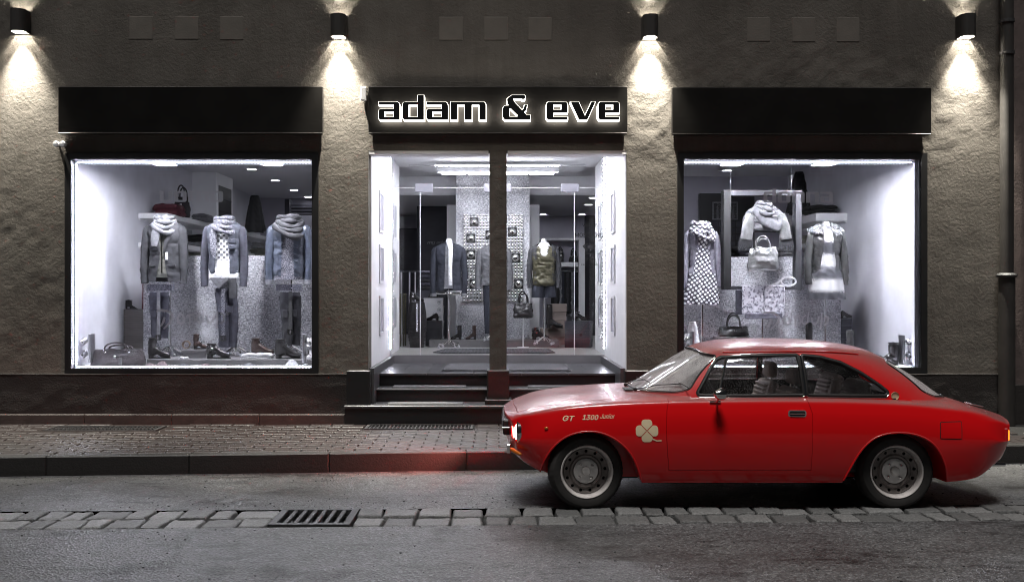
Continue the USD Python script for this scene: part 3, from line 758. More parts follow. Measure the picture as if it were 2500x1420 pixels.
board('blank dark metal signboard above the menswear display window on the left', 142, 788, 211, 324)
board('blank dark metal signboard above the womenswear display window on the right', 1641, 2274, 213, 326)
sb, Yf = board('dark metal signboard with glowing lower case shop lettering over the entrance', 900, 1532, 211, 324)
us = 1 / 3.906 * Yf / F                                  # letter unit to metres
for txt, xpx in (('adam', 927), ('&', 1227), ('eve', 1332)):
    for ch, g_ in word(txt)[0]:
        g_ = affinity.translate(affinity.scale(g_, us, us, origin=(0, 0)), PX(xpx, Yf), PZ(298.5, Yf))
        lt = obj('letter', ext(g_.buffer(-0.002), Yf - 0.140, Yf - 0.125), M['frame_black'], sb, smooth=False)
        obj('glowing_side', ext(g_.buffer(0.002), Yf - 0.1245, Yf - 0.015), M['sign_glow'], lt, smooth=False)
# ---- small things on the wall
for xk in (138, 153):
    c = P(xk, 352, 10.93)
    kn = thing('bell_sounder', 'round white knob, %s of the pair above the left end of the menswear window' % ('left one' if xk < 145 else 'right one'), 'bell', c)  # plain round white knobs on the wall, of unknown use
    obj('sounder_head', lathe([(0, 0.03), (0.03, 0.028), (0.034, 0.01), (0.034, -0.012), (0.02, -0.02), (0.016, -0.06)], 20, c, 'y'), M['white_paint'], kn)
    obj('stub', cyl(c + [0, 0.01, 0], c + [0, 0.09, 0], 0.014), M['steel'], kn)
c = P(886, 228, 10.9)
cb = thing('junction_box', 'small grey junction box beside the upper left corner of the lettered signboard', 'junction box', c)
obj('housing', box(c[0] - 0.03, c[0] + 0.03, 10.9, 10.99, c[2] - 0.075, c[2] + 0.075, 0.01), M['white_paint'], cb)
obj('cable', tube([c + [0.03, 0.06, 0.03], c + [0.05, 0.07, 0.03], c + [0.055, 0.075, -0.05], c + [0.055, 0.08, -0.4]], 0.008), M['rubber'], cb)
# ---- wall lamps throwing light up and down
def wall_lamp(x, y0, y1, lab):
    Yc = YW - 0.11
    X, z0, z1 = PX(x, Yc), PZ(y1, Yc), PZ(y0, Yc)
    t = thing('wall_lamp', lab, 'wall lamp', (X, YW, z0), 'wall lamps along the top of the shop front')
    hw = 0.085
    outer = unary_union([sbox(X - hw, Yc, X + hw, YW - 0.004), Point(X, Yc).buffer(hw, 12)])
    outer = outer.intersection(sbox(X - hw, YW - 0.19, X + hw, YW))
    inner = outer.buffer(-0.012)
    obj('housing', extz(outer.difference(inner), z0, z1), M['lamp_body'], t)
    obj('reflector', extz(inner.buffer(-0.0005).difference(inner.buffer(-0.006)), z0 + 0.012, z1 - 0.012), M['lamp_inside'], t)
    zc = (z0 + z1) / 2
    obj('divider', extz(inner.buffer(-0.007), zc - 0.006, zc + 0.006), M['lamp_inside'], t, smooth=False)
    for s, nm in ((1, 'upper'), (-1, 'lower')):
        obj('bulb', box(X - 0.012, X + 0.012, YW - 0.125, YW - 0.10, *sorted((zc + s * 0.008, zc + s * 0.022))), M['lamp_glow'] if s < 0 else M['lamp_up'], t, smooth=False)
        if s < 0: obj('diffuser', box(X - 0.05, X + 0.05, YW - 0.055, YW - 0.04, z0 + 0.016, z0 + 0.020), M['lamp_diffuser'], t, smooth=False)
        sp = UsdLux.SphereLight.Define(stage, t + '/%s_beam' % nm)
        sp.CreateNormalizeAttr(True); sp.CreateRadiusAttr(0.012); sp.CreateIntensityAttr(E_BEAM * (1.0 if s < 0 else 0.22)); sp.CreateColorAttr(Gf.Vec3f(1.0, 0.95, 0.82))
        sh = UsdLux.ShapingAPI.Apply(sp.GetPrim()); sh.CreateShapingConeAngleAttr(32.0); sh.CreateShapingConeSoftnessAttr(1.0)
        sp.AddTranslateOp().Set(Gf.Vec3d(0, -0.112, float(zc + s * 0.035 - z0)))
        sp.AddRotateXOp().Set(-5.0 if s < 0 else 185.0)
    return t, np.array([X, YW, z0])


l0, p0 = wall_lamp(826, 37, 91, 'dark box wall lamp shining up and down, left of the lettered signboard')
for x, y, lab in ((1588, 92, 'dark box wall lamp shining up and down, between the lettered and the right blank signboard'),
                  (45, 78, 'dark box wall lamp shining up and down at the far left end of the facade'), (2362, 91, 'dark box wall lamp shining up and down, nearest the drain pipe')):
    wall_lamp(x, y - 54, y, lab)
# ================================================================ the red coupe
XO, YC0 = 0.06, 8.14                       # nose and centre line in the world
CM = {}
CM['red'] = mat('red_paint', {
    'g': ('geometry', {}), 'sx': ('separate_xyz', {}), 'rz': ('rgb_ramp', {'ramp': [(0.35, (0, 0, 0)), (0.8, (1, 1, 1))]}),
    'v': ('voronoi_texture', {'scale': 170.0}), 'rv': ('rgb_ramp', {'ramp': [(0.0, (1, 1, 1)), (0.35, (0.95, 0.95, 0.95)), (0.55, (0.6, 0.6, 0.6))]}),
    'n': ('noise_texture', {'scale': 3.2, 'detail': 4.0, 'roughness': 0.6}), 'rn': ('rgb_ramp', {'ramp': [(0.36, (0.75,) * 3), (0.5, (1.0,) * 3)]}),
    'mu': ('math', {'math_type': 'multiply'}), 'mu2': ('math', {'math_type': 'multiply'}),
    'mc': ('mix', {'color1': (0.62, 0.005, 0.007), 'color2': (0.165, 0.105, 0.10)}),  # grey-brown upward faces: dew, plus overhead brightness toned down in the colour
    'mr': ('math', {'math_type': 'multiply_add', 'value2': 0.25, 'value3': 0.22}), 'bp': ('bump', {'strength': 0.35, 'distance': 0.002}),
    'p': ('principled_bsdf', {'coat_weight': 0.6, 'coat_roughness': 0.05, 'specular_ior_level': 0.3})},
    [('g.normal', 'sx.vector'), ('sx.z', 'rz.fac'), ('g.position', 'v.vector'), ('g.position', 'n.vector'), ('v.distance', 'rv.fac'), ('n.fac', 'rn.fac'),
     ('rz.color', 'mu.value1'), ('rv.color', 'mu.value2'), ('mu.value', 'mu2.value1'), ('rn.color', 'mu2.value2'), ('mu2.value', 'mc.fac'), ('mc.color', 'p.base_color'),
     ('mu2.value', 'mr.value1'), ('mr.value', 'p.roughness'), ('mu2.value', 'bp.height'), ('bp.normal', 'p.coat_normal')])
CM['glass'] = pane('dewy_car_glass', tint=(0.88, 0.88, 0.89), refl=0.9, dew_haze=0.5, film=0.04)
CM['screen'] = pane('dew_and_reflection_screen', tint=(0.88, 0.88, 0.89), refl=1.0, dew_haze=0.8, film=0.38, drop=0.34, vs=120.0)  # pale film: dew, with the lit shop's reflection put into the colour
CM['tyre'] = pm('tyre_rubber', (0.02, 0.018, 0.017), 0.75, var=0.3, vs=30, bump=0.3, bs=90, bd=0.004)
CM['rim'] = pm('painted_steel_rim', (0.62, 0.58, 0.56), 0.4, metal=0.2, var=0.2, vs=18)
CM['disc'] = pm('dark_wheel_disc', (0.20, 0.175, 0.165), 0.4, metal=0.4, var=0.3, vs=20)
CM['hub'] = pm('hub_chrome', (0.78, 0.75, 0.73), 0.25, metal=0.65, var=0.15, vs=25)
CM['black'] = pm('car_black', (0.012, 0.011, 0.011), 0.5)
CM['tan'] = pm('tan_sticker', (0.72, 0.58, 0.38), 0.6, var=0.05)
CM['seat'] = pm('leather_seat', (0.45, 0.38, 0.35), 0.5, var=0.2)
CM['amber'] = pm('amber_lens', (0.45, 0.11, 0.012), 0.15, var=0.1, coat_weight=1.0)
CM['under'] = pm('underbody', (0.01, 0.01, 0.01), 0.9)
CM['lens'] = pm('clear_lens', (0.8, 0.8, 0.8), 0.1, var=0.02)


def pch(xy):
    a = np.array(xy, float)
    p = PchipInterpolator(a[:, 0], a[:, 1], extrapolate=False)
    return lambda t: p(np.clip(t, a[0, 0], a[-1, 0]))


# curves over world X
z_sh = pch([(0.05, .64), (0.157, .700), (0.398, .752), (0.707, .788), (1.016, .808), (1.31, .818), (1.7, .825), (2.13, .828), (2.6, .822), (3.10, .800), (3.37, .772), (3.62, .740), (3.78, .708), (3.90, .665), (4.02, .62)])
z_ce = pch([(0.05, .68), (0.15, .735), (0.28, .785), (0.45, .812), (0.70, .834), (1.10, .853), (1.5, .87), (2.2, .872), (2.9, .858), (3.3, .842), (3.60, .806), (3.85, .742), (4.0, .69), (4.06, .665)])
w_mx = pch([(0.05, .60), (0.12, .665), (0.22, .715), (0.40, .752), (0.70, .778), (1.2, .79), (2.1, .795), (3.0, .79), (3.4, .776), (3.7, .74), (3.85, .70), (3.98, .64), (4.06, .58)])
z_lo = pch([(0.05, .30), (0.32, .235), (0.6, .21), (1.1, .205), (2.9, .205), (3.3, .205), (3.5, .215), (3.75, .245), (3.9, .29), (4.06, .34)])
uF = pch([(0.15, .42), (0.24, .30), (0.30, .20), (0.36, .125), (0.42, .092), (0.49, .072), (0.62, .06), (0.70, .052), (0.76, .10), (0.9, .25)])
uR = pch([(0.15, 3.5), (0.21, 3.68), (0.238, 3.80), (0.285, 3.90), (0.37, 3.975), (0.44, 4.005), (0.55, 4.035), (0.64, 4.04), (0.70, 3.99), (0.80, 3.70)])


def chaikin(p, it):
    for _ in range(it):
        q = np.empty((2 * len(p), 2))
        q[0::2] = np.vstack([p[:1], 0.75 * p[:-1] + 0.25 * p[1:]])[:len(p)]
        a = 0.75 * p[:-1] + 0.25 * p[1:]; b = 0.25 * p[:-1] + 0.75 * p[1:]
        p = np.vstack([p[:1], np.stack([a, b], 1).reshape(-1, 2), p[-1:]])
    return p


def section(X):
    zs_, zc, w, zl = float(z_sh(X)), float(z_ce(X)), float(w_mx(X)), float(z_lo(X))
    ws = w - 0.055
    c = [(0, zc), (0, zc), (0.45 * ws, zc + 0.002), (0.80 * ws, zs_ + 0.022 + 0.3 * max(0, zc - zs_ - 0.03)), (0.95 * ws, zs_ + 0.012), (ws, zs_), (ws + 0.015, zs_ - 0.035), (w - 0.008, zs_ - 0.13), (w + 0.008, 0.5 * zs_ + 0.5 * zl + 0.03),
         (w - 0.008, zl + 0.17), (w - 0.030, zl + 0.06), (w - 0.048, zl + 0.004), (w - 0.07, zl), (0.5 * w, zl - 0.005), (0, zl - 0.005), (0, zl - 0.005)]
    return chaikin(np.array(c, float), 3)


NS = 150
ss = np.concatenate([np.linspace(0.052, 0.30, 30)[:-1], np.linspace(0.30, 3.75, 95)[:-1], np.linspace(3.75, 4.055, 28)])
rows = []
for X in ss:
    q = section(X)
    full = np.vstack([q, (q * [-1, 1])[::-1][1:-1]])
    zz, vv = full[:, 1], full[:, 0]
    t = (X - 0.05) / 4.01
    f_ = np.clip(1 - (X - 0.05) / 0.55, 0, 1) ** 2; r_ = np.clip(1 - (4.06 - X) / 0.6, 0, 1) ** 2
    x_ = X + f_ * (uF(zz) - 0.05 + 0.10 * np.abs(vv / 0.7) ** 2.6) + r_ * (uR(zz) - 4.06 - 0.12 * np.abs(vv / 0.65) ** 2.6)
    rows.append(np.stack([x_, vv, zz], -1))
for k_, end in ((0, 0), (-1, 1)):                                  # close nose and tail with shrinking rings
    base = rows[k_].copy(); cz = 0.5 * (base[:, 2].max() + base[:, 2].min())
    caps = []
    for sc in (0.9, 0.7, 0.45, 0.2, 0.03):
        vv, zz = base[:, 1] * sc, cz + (base[:, 2] - cz) * sc
        x_ = (uF(zz) + 0.10 * np.abs(vv / 0.7) ** 2.6 - 0.004 * (1 - sc)) if end == 0 else (uR(zz) - 0.12 * np.abs(vv / 0.65) ** 2.6 + 0.004 * (1 - sc))
        caps.append(np.stack([x_, vv, zz], -1))
    rows = (caps[::-1] + rows) if end == 0 else rows + caps
G = np.array(rows); G[..., 1] += YC0
body_m = man(surf(G, wv=True, capu=True))
# side surface for stickers, handles, filler flap
half = G[5:-5, :]
sel = half[..., 1] < YC0 - 0.3
nearp = half[sel]
side_y = LinearNDInterpolator(nearp[:, [0, 2]], nearp[:, 1])
def sy(x, z):
    y = side_y(x, z)
    return np.where(np.isnan(y), YC0 - 0.78, y)


def side_pt(px, py):
    Y = 7.38
    for _ in range(6):
        p = P(px, py, Y); Y = float(sy(p[0], p[2]))
    return P(px, py, Y)


# ---- greenhouse
GZ = [(.78, .70, .98, 3.62), (.846, .682, 1.085, 3.53), (.95, .652, 1.245, 3.385), (1.05, .617, 1.40, 3.225), (1.14, .574, 1.545, 3.06), (1.19, .535, 1.64, 2.945), (1.222, .465, 1.76, 2.80), (1.243, .345, 1.90, 2.60), (1.253, .18, 2.03, 2.42), (1.256, .04, 2.15, 2.28)]
ga = np.array(GZ)
g_w, g_f, g_r = (pch(ga[:, [0, i]]) for i in (1, 2, 3))
NE = 3.3


def greenhouse(inset):
    rings = []
    zs_ = np.concatenate([np.linspace(.78, 1.19, 26), np.linspace(1.19, 1.256, 16)[1:]])
    th = np.linspace(0, 2 * np.pi, 160, endpoint=False)
    for z in zs_:
        w, a, b = float(g_w(z)) - inset, float(g_f(z)) + inset * 1.1, float(g_r(z)) - inset * 1.1
        w = max(w, 0.01)
        xc, ax = (a + b) / 2, max((b - a) / 2, 0.05)
        e = 2 / NE
        c_, s_ = np.cos(th), np.sin(th)
        rings.append(np.stack([xc + ax * np.sign(c_) * np.abs(c_) ** e, YC0 + w * np.sign(s_) * np.abs(s_) ** e, np.full_like(th, z - inset * np.clip((z - 1.1) / 0.1, 0, 1) * 0.9)], -1))
    return man(surf(np.array(rings), wv=True, capu=True))


def g_y(x, z):
    w, a, b = g_w(z), g_f(z), g_r(z)
    q = np.clip(np.abs((x - (a + b) / 2) / ((b - a) / 2)), 0, 1)
    return YC0 - w * (1 - q ** NE) ** (1 / NE)


def g_x(v, z, front=True):
    w, a, b = g_w(z), g_f(z), g_r(z)
    q = (1 - np.clip(np.abs(v) / w, 0, 1) ** NE) ** (1 / NE)
    return (a + b) / 2 + (-1 if front else 1) * (b - a) / 2 * q


def g_pt(px, py):
    Y = 7.5
    for _ in range(12):
        p = P(px, py, Y); Y = 0.5 * Y + 0.5 * float(g_y(p[0], min(max(p[2], .79), 1.25)))
    return P(px, py, Y)


def smooth_poly(pts, r=0.012):
    return Polygon(pts).buffer(-r, join_style=2).buffer(r, 5).simplify(0.0004)


door_px = [(1703, 963), (1716, 940), (1738, 898), (1750, 880), (1762, 874), (1830, 870), (1945, 868), (1952, 900), (1961, 963)]
quar_px = [(1973, 963), (1965, 900), (1958, 869), (2000, 873), (2050, 886), (2100, 911), (2145, 941), (2166, 958), (2162, 964)]
def to_poly(px): return smooth_poly([g_pt(*q)[[0, 2]] for q in px])
dwp, qwp = to_poly(door_px), to_poly(quar_px)
G0, G1 = greenhouse(0.0), greenhouse(0.028)
shell = G0 - G1
gl_shell = greenhouse(0.010) - greenhouse(0.014)
def prism_side(poly, near=True): return man(ext(poly, *((YC0 - 1.2, YC0 - 0.05) if near else (YC0 + 0.05, YC0 + 1.2))))


def prism_front(poly, x0, x1):
    v, f = ext(poly, x0, x1)               # drawn in (v, z), extruded along Y: turn into X
    return man((np.stack([v[:, 1], YC0 + v[:, 0], v[:, 2]], 1), f[:, ::-1]))


wsp = smooth_poly([(-.60, .872), (-.30, .862), (0, .858), (.30, .862), (.60, .872), (.475, 1.145), (.25, 1.172), (0, 1.178), (-.25, 1.172), (-.475, 1.145)], 0.03)
rwp = smooth_poly([(-.55, .835), (-.3, .815), (0, .81), (.3, .815), (.55, .835), (.455, 1.09), (.25, 1.125), (0, 1.135), (-.25, 1.125), (-.455, 1.09)], 0.05)
cuts = [prism_side(dwp), prism_side(qwp), prism_side(dwp, False), prism_side(qwp, False), prism_front(wsp, 0.7, 1.95), prism_front(rwp, 2.85, 4.2)]
roof = shell
for c in cuts: roof = roof - c

# ---- cut arches, cabin, door and lids out of the body
fa = [(1322, 1200), (1319, 1161), (1326, 1132), (1342, 1101), (1366, 1074), (1400, 1056), (1442, 1050), (1478, 1057), (1512, 1076), (1541, 1106), (1556, 1140), (1568, 1178), (1572, 1200)]
ra = [(2050, 1200), (2060, 1170), (2074, 1140), (2088, 1112), (2106, 1086), (2130, 1066), (2160, 1056), (2190, 1053.5), (2222, 1056), (2256, 1067), (2284, 1089), (2306, 1130), (2314, 1163), (2318, 1200)]
arch = []
for px in (fa, ra):
    pl = chaikin(np.array([P(a, b, 7.385)[[0, 2]] for a, b in px]), 3)
    arch.append(Polygon(pl))
for a_ in arch:
    a_ = unary_union([a_, sbox(a_.bounds[0], 0.0, a_.bounds[2], a_.bounds[1] + 0.02)])
    for y0, y1 in ((YC0 - 1.0, YC0 - 0.46), (YC0 + 0.46, YC0 + 1.0)):
        body_m = body_m - man(ext(a_, y0, y1))
cab = Polygon([(1.50, .30), (3.02, .30), (3.12, .60), (3.2, 1.0), (1.52, 1.0), (1.44, .70)])
body_m = body_m - (man(ext(cab, YC0 - 0.655, YC0 + 0.655)))
# bonnet and boot lid (plan polygons) and doors (side polygons): cut with a gap
bon = Polygon([(0.155, -.50), (0.13, 0), (0.155, .50), (0.5, .615), (1.22, .60), (1.10, .3), (1.07, 0), (1.10, -.3), (1.22, -.60), (0.5, -.615)])
boot = Polygon([(3.45, -.50), (3.66, -.42), (3.67, 0), (3.66, .42), (3.45, .50), (3.80, .50), (4.005, .40), (4.01, -.40), (3.80, -.50)])
drp = Polygon([side_pt(*q)[[0, 2]] for q in ((1631, 978), (1628, 1000), (1626.5, 1050), (1629, 1100), (1633, 1148), (1980, 1148), (1984.5, 1075), (1983.5, 1008), (1977, 990), (1966, 971))] + [(2.3, .95), (1.30, .95)])
lids = []
for pl, z0 in ((bon, 0.70), (boot, 0.60)):
    g_ = affinity.translate(pl.buffer(0.004).difference(pl.buffer(-0.002)), 0, YC0)
    lid = body_m ^ man(extz(affinity.translate(pl.buffer(-0.003), 0, YC0), z0, 1.1))
    groove = man(extz(affinity.translate(pl, 0, YC0), z0, 1.1))
    lids.append(lid); body_m = body_m - groove
doors = []
for near in (True, False):
    y0, y1 = (YC0 - 1, YC0 - 0.657) if near else (YC0 + 0.657, YC0 + 1)
    doors.append(body_m ^ man(ext(drp.buffer(-0.0025), y0, y1)))
    body_m = body_m - man(ext(drp.buffer(0.0005), y0, y1))

car = thing('coupe', 'red classic coupe at the kerb, headlamp lit, clover emblem on its front wing', 'car', (2.05, YC0, 0))
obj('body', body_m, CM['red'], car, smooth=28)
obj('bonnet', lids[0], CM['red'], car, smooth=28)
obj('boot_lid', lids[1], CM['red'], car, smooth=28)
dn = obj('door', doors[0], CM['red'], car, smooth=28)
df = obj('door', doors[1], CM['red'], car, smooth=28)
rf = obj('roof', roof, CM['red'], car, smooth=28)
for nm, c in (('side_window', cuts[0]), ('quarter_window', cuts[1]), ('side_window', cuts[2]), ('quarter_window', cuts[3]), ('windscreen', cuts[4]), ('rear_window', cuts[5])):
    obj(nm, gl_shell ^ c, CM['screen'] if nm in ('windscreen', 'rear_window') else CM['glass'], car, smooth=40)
liner = (greenhouse(0.030) - greenhouse(0.034))
for c in cuts: liner = liner - c
obj('head_lining', liner, CM['black'], car, smooth=40)
for s_ in (-1, 1):
    a_, b_ = sorted((YC0 + s_ * 0.6535, YC0 + s_ * 0.643))
    obj('door_card', box(1.47, 3.04, a_, b_, 0.301, 0.835, 0.004), CM['black'], car, smooth=False)
# dark inner lining of the wheel wells and floor
obj('underbody', cat_(box(0.45, 3.55, YC0 - 0.45, YC0 + 0.45, 0.19, 0.26), box(1.15, 2.7, YC0 - 0.64, YC0 + 0.64, 0.185, 0.22)), CM['under'], car, smooth=False)
# arch lips
for a_ in arch:
    co = np.array(a_.exterior.coords)[:-1]
    co = co[co[:, 1] > z_lo(co[:, 0]) + 0.02]
    i0 = int(np.argmax(np.hypot(*(np.roll(co, -1, 0) - co).T))); co = np.roll(co, -(i0 + 1), 0)
    for nr in (1, -1):
        y_ = sy(co[:, 0], co[:, 1])
        y_ = y_ if nr > 0 else 2 * YC0 - y_
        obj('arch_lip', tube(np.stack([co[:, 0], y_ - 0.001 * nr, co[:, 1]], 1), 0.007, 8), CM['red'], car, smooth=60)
# window trims: black rubber with bright strips
def trim(poly, r, m, name, dy=0.0, parent=None, closed=True, near=True):
    co = np.array(poly.exterior.segmentize(0.03).coords)[:-1]
    y = g_y(co[:, 0], co[:, 1]) + dy
    if not near: y = 2 * YC0 - y
    obj(name, tube(np.stack([co[:, 0], y, co[:, 1]], 1), r, 8, closed=True), m, parent or car, smooth=60)
for near in (True, False):
    for pl in (dwp, qwp):
        trim(pl.buffer(0.004), 0.012, CM['black'], 'window_seal', 0.003 if near else -0.003, near=near)
trim(dwp.union(qwp).buffer(0.03).buffer(-0.013), 0.0045, M['chrome'], 'window_trim', -0.002)
for pl, fr_ in ((wsp, True), (rwp, False)):
    co = np.array(pl.exterior.segmentize(0.03).coords)[:-1]
    for r, m, nm, g_ in ((0.008, CM['black'], 'screen_seal', 0.0), (0.005, M['chrome'], 'screen_trim', 0.009)):
        c2 = np.array(pl.buffer(g_ * 0.3).exterior.segmentize(0.03).coords)[:-1]
        x_ = g_x(c2[:, 0], c2[:, 1], fr_) + (-1 if fr_ else 1) * (g_ * 0.9)
        obj(nm, tube(np.stack([x_, YC0 + c2[:, 0], c2[:, 1]], 1), r, 8, closed=True), m, car, smooth=60)
# vent window bar, drip rail, roof pillars
a, b = g_pt(1773, 874), g_pt(1754, 963)
obj('quarter_light_bar', tube(np.linspace(a, b, 6) + [0, -0.004, 0], 0.009, 8), M['chrome'], car)
obj('quarter_light_bar', tube(np.linspace(a, b, 6) * [1, -1, 1] + [0, 2 * YC0, 0], 0.009, 8), CM['black'], car)
obj('pillar_strip', tube(np.array([g_pt(x, y) + [0, -0.006, 0] for x, y in ((1952.5, 868), (1958, 900), (1967, 966))]), 0.008, 8), M['chrome'], car)
xr = np.linspace(1.76, 2.80, 40); zr = 1.172 + 0.012 * np.sin(np.linspace(0, np.pi, 40)) - 0.012 * np.clip((xr - 2.5) / 0.3, 0, 1) ** 2
for s in (1, -1):
    y_ = g_y(xr, zr) - 0.004
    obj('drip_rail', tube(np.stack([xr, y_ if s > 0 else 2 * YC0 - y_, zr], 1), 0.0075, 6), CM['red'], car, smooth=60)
# decals on the wing
def decal(poly_px_m, off=0.0012):
    """A flat outline in (X, z) laid on the near side."""
    m = ext(poly_px_m, 0.0, 0.001)
    v, f = subdiv(m, 0.03)
    v[:, 1] = sy(v[:, 0], v[:, 2]) - off - (1 - v[:, 1] / 0.001) * 0.0012
    return v, f


def text_poly(txt, h, bold=True):
    m = meshkit.text_mesh(txt, h, 0.001, bold)
    return np.array(m.vertices), np.array(m.faces)


def text_decal(txt, px, py, h, shear=0.3, stretch=1.0, bold=True):
    v, f = text_poly(txt, h, bold)
    p = side_pt(px, py)
    v2 = np.stack([p[0] + (v[:, 0] * stretch + shear * v[:, 1]), v[:, 2], p[2] + v[:, 1]], 1)
    v2, f = subdiv((v2, f), 0.03)
    v2[:, 1] = sy(v2[:, 0], v2[:, 2]) - 0.001 - v2[:, 1] * 1.2
    return v2, f


obj('lettering', text_decal('GT', 1371, 1026, 0.036, 0.35, 1.25), CM['tan'], car, smooth=False, label='tan GT badge lettering')
obj('lettering', text_decal('1300', 1420, 1023.5, 0.034, 0.3, 1.0), CM['tan'], car, smooth=False, label='tan 1300 badge lettering')
obj('lettering', text_decal('Junior', 1464, 1021, 0.033, 0.35, 0.80, False), CM['tan'], car, smooth=False, label='tan slanted Junior badge lettering')
pc = side_pt(1579.5, 1051)
leaf = unary_union([rr(-0.040, 0.010, 0.040, 0.083, 0.024), Polygon([(-0.034, 0.045), (0.034, 0.045), (0.008, 0.002), (-0.008, 0.002)])])
clover = unary_union([affinity.rotate(leaf, a_, origin=(0, 0)) for a_ in (0, 90, 180, 270)])
clover = clover.difference(unary_union([LineString([(-0.05, -0.05), (0.05, 0.05)]).buffer(0.003), LineString([(-0.05, 0.05), (0.05, -0.05)]).buffer(0.003)]).difference(Point(0, 0).buffer(0.004)))
stem = LineString([(0.02, -0.04), (0.045, -0.062), (0.075, -0.074), (0.105, -0.072)]).buffer(0.0045)
obj('clover_emblem', decal(affinity.translate(unary_union([clover, stem]), pc[0], pc[2])), CM['tan'], car, smooth=False, label='tan four-leaf clover emblem on the front wing')
ps = g_pt(2189, 966)
st = sy(ps[0], ps[2])
q = P(2190, 967, YC0 - 0.69)
obj('round_sticker', lathe([(0, 0), (0.030, 0.0), (0.030, 0.006)], 24, (q[0], float(min(sy(q[0], q[2]), g_y(q[0], max(q[2], .79)))) - 0.010, q[2]), 'y'), CM['tan'], car)
# door furniture
hp = side_pt(1946, 1009)
hy = float(sy(hp[0], hp[2]))
hb = obj('door_handle', move(ext(rr(-0.068, -0.026, 0.068, 0.026, 0.018), -0.006, 0.012), (hp[0], hy, hp[2])), M['chrome'], dn)
obj('handle_recess', move(ext(rr(-0.058, -0.018, 0.058, 0.019, 0.012), -0.0075, 0.0), (hp[0], hy, hp[2])), CM['black'], hb)
obj('handle_bar', move(box(-0.056, 0.056, -0.016, -0.008, -0.004, 0.003, 0.002), (hp[0], hy, hp[2])), M['chrome'], hb)
mp = P(1760, 962, 7.30)
mr = obj('wing_mirror', move(lathe([(0.0, -0.055), (0.022, -0.05), (0.040, -0.02), (0.046, 0.01), (0.044, 0.018), (0.0, 0.02)], 24, (0, 0, 0), 'x'), mp, rz=25), M['chrome'], dn)
b0 = side_pt(1752, 980)
obj('mirror_stalk', cat_(tube(np.array([mp + [-0.01, 0.01, -0.03], mp + [-0.02, 0.05, -0.06], b0 + [0, 0, 0.0]]), 0.007, 8), tube(np.array([b0 + [-0.06, -0.01, 0.0], b0 + [-0.02, -0.012, 0.004], b0 + [0.02, -0.012, 0.002]]), 0.006, 8)), M['chrome'], mr)
fl = [side_pt(*q_)[[0, 2]] for q_ in ((2296, 1030), (2347, 1028), (2348, 1071), (2296, 1070))]
fp_ = Polygon(fl); ring = fp_.buffer(-0.008).buffer(0.008)
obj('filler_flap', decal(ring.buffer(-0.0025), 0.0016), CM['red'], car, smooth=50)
obj('flap_gap', decal(ring.buffer(0.003).difference(ring.buffer(-0.0025)), 0.0002), CM['black'], car, smooth=False)
sm = side_pt(1334, 1044.5)
obj('side_repeater', sphere((sm[0], float(sy(sm[0], sm[2])) - 0.002, sm[2]), 0.014, 2, (1.1, 0.7, 0.8)), CM['amber'], car)
# sill seam
sl = [side_pt(x, 1149) for x in np.linspace(1636, 1979, 24)]
# lamps
for s in (-1, 1):
    c = np.array([0.172, YC0 + s * 0.555, 0.562])
    hl = obj('headlamp', lathe([(0.096, 0.012), (0.098, -0.014), (0.092, -0.022), (0.086, -0.016), (0.084, 0.01)], 36, c, 'x'), M['chrome'], car)
    obj('lens', lathe([(0.085, -0.012), (0.07, -0.030), (0.04, -0.042), (0.0, -0.047)], 30, c, 'x'), M['head_glow'], hl)
    sp = UsdLux.SphereLight.Define(stage, car + '/headlamp_beam' + ('' if s < 0 else '_001'))
    sp.CreateNormalizeAttr(True); sp.CreateRadiusAttr(0.05); sp.CreateIntensityAttr(E_BEAM_CAR if s > 0 else 0.5); sp.CreateColorAttr(Gf.Vec3f(1.0, 0.22, 0.17))
    sh = UsdLux.ShapingAPI.Apply(sp.GetPrim()); sh.CreateShapingConeAngleAttr(30.0); sh.CreateShapingConeSoftnessAttr(1.0)
    o_ = c - ORIG[car]
    sp.AddTranslateOp().Set(Gf.Vec3d(float(o_[0] - 0.07), float(o_[1]), float(o_[2])))
    sp.AddRotateZOp().Set(-26.0); sp.AddRotateYOp().Set(74.0)
    if s < 0:
        ic = side_pt(1259, 1108)
        it = obj('turn_indicator', blob({'a': (ic[0] - 0.025, YC0 - 0.60, ic[2] + 0.005, 0.018), 'b': (ic[0] + 0.015, YC0 - 0.655, ic[2] - 0.010, 0.016), 'c': (ic[0] + 0.035, YC0 - 0.672, ic[2] - 0.018, 0.014)}, ['abc'], 0.01, 2), CM['amber'], car)
        obj('indicator_rim', move(box(-0.016, 0.016, -0.01, 0.01, -0.036, 0.036, 0.006), (ic[0] - 0.05, YC0 - 0.585, ic[2] + 0.01)), M['chrome'], it)
    tc = np.array([3.903, YC0 + s * 0.52, 0.545])
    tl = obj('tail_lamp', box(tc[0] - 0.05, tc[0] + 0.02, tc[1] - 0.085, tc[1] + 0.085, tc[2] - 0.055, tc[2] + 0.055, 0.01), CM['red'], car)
    obj('tail_lens', box(tc[0] - 0.03, tc[0] + 0.034, tc[1] - 0.076, tc[1] + 0.076, tc[2] - 0.05, tc[2] + 0.045, 0.012), M['tail_glow'], tl)
obj('grille', box(0.045, 0.12, YC0 - 0.42, YC0 + 0.42, 0.52, 0.64, 0.01), CM['black'], car)
obj('grille_bar', box(0.036, 0.1, YC0 - 0.44, YC0 + 0.44, 0.575, 0.587, 0.004), M['chrome'], car)
obj('number_plate', box(4.04, 4.055, YC0 - 0.25, YC0 + 0.25, 0.40, 0.51, 0.004), CM['lens'], car)
obj('exhaust', cyl((3.7, YC0 - 0.42, 0.29), (3.985, YC0 - 0.42, 0.29), 0.016), M['chrome'], car)
obj('boot_badge', move(box(-.05, .05, -.06, .06, -.006, .006, 0.003), (3.80, YC0 - 0.3, 0.748), ry=13), M['chrome'], car)
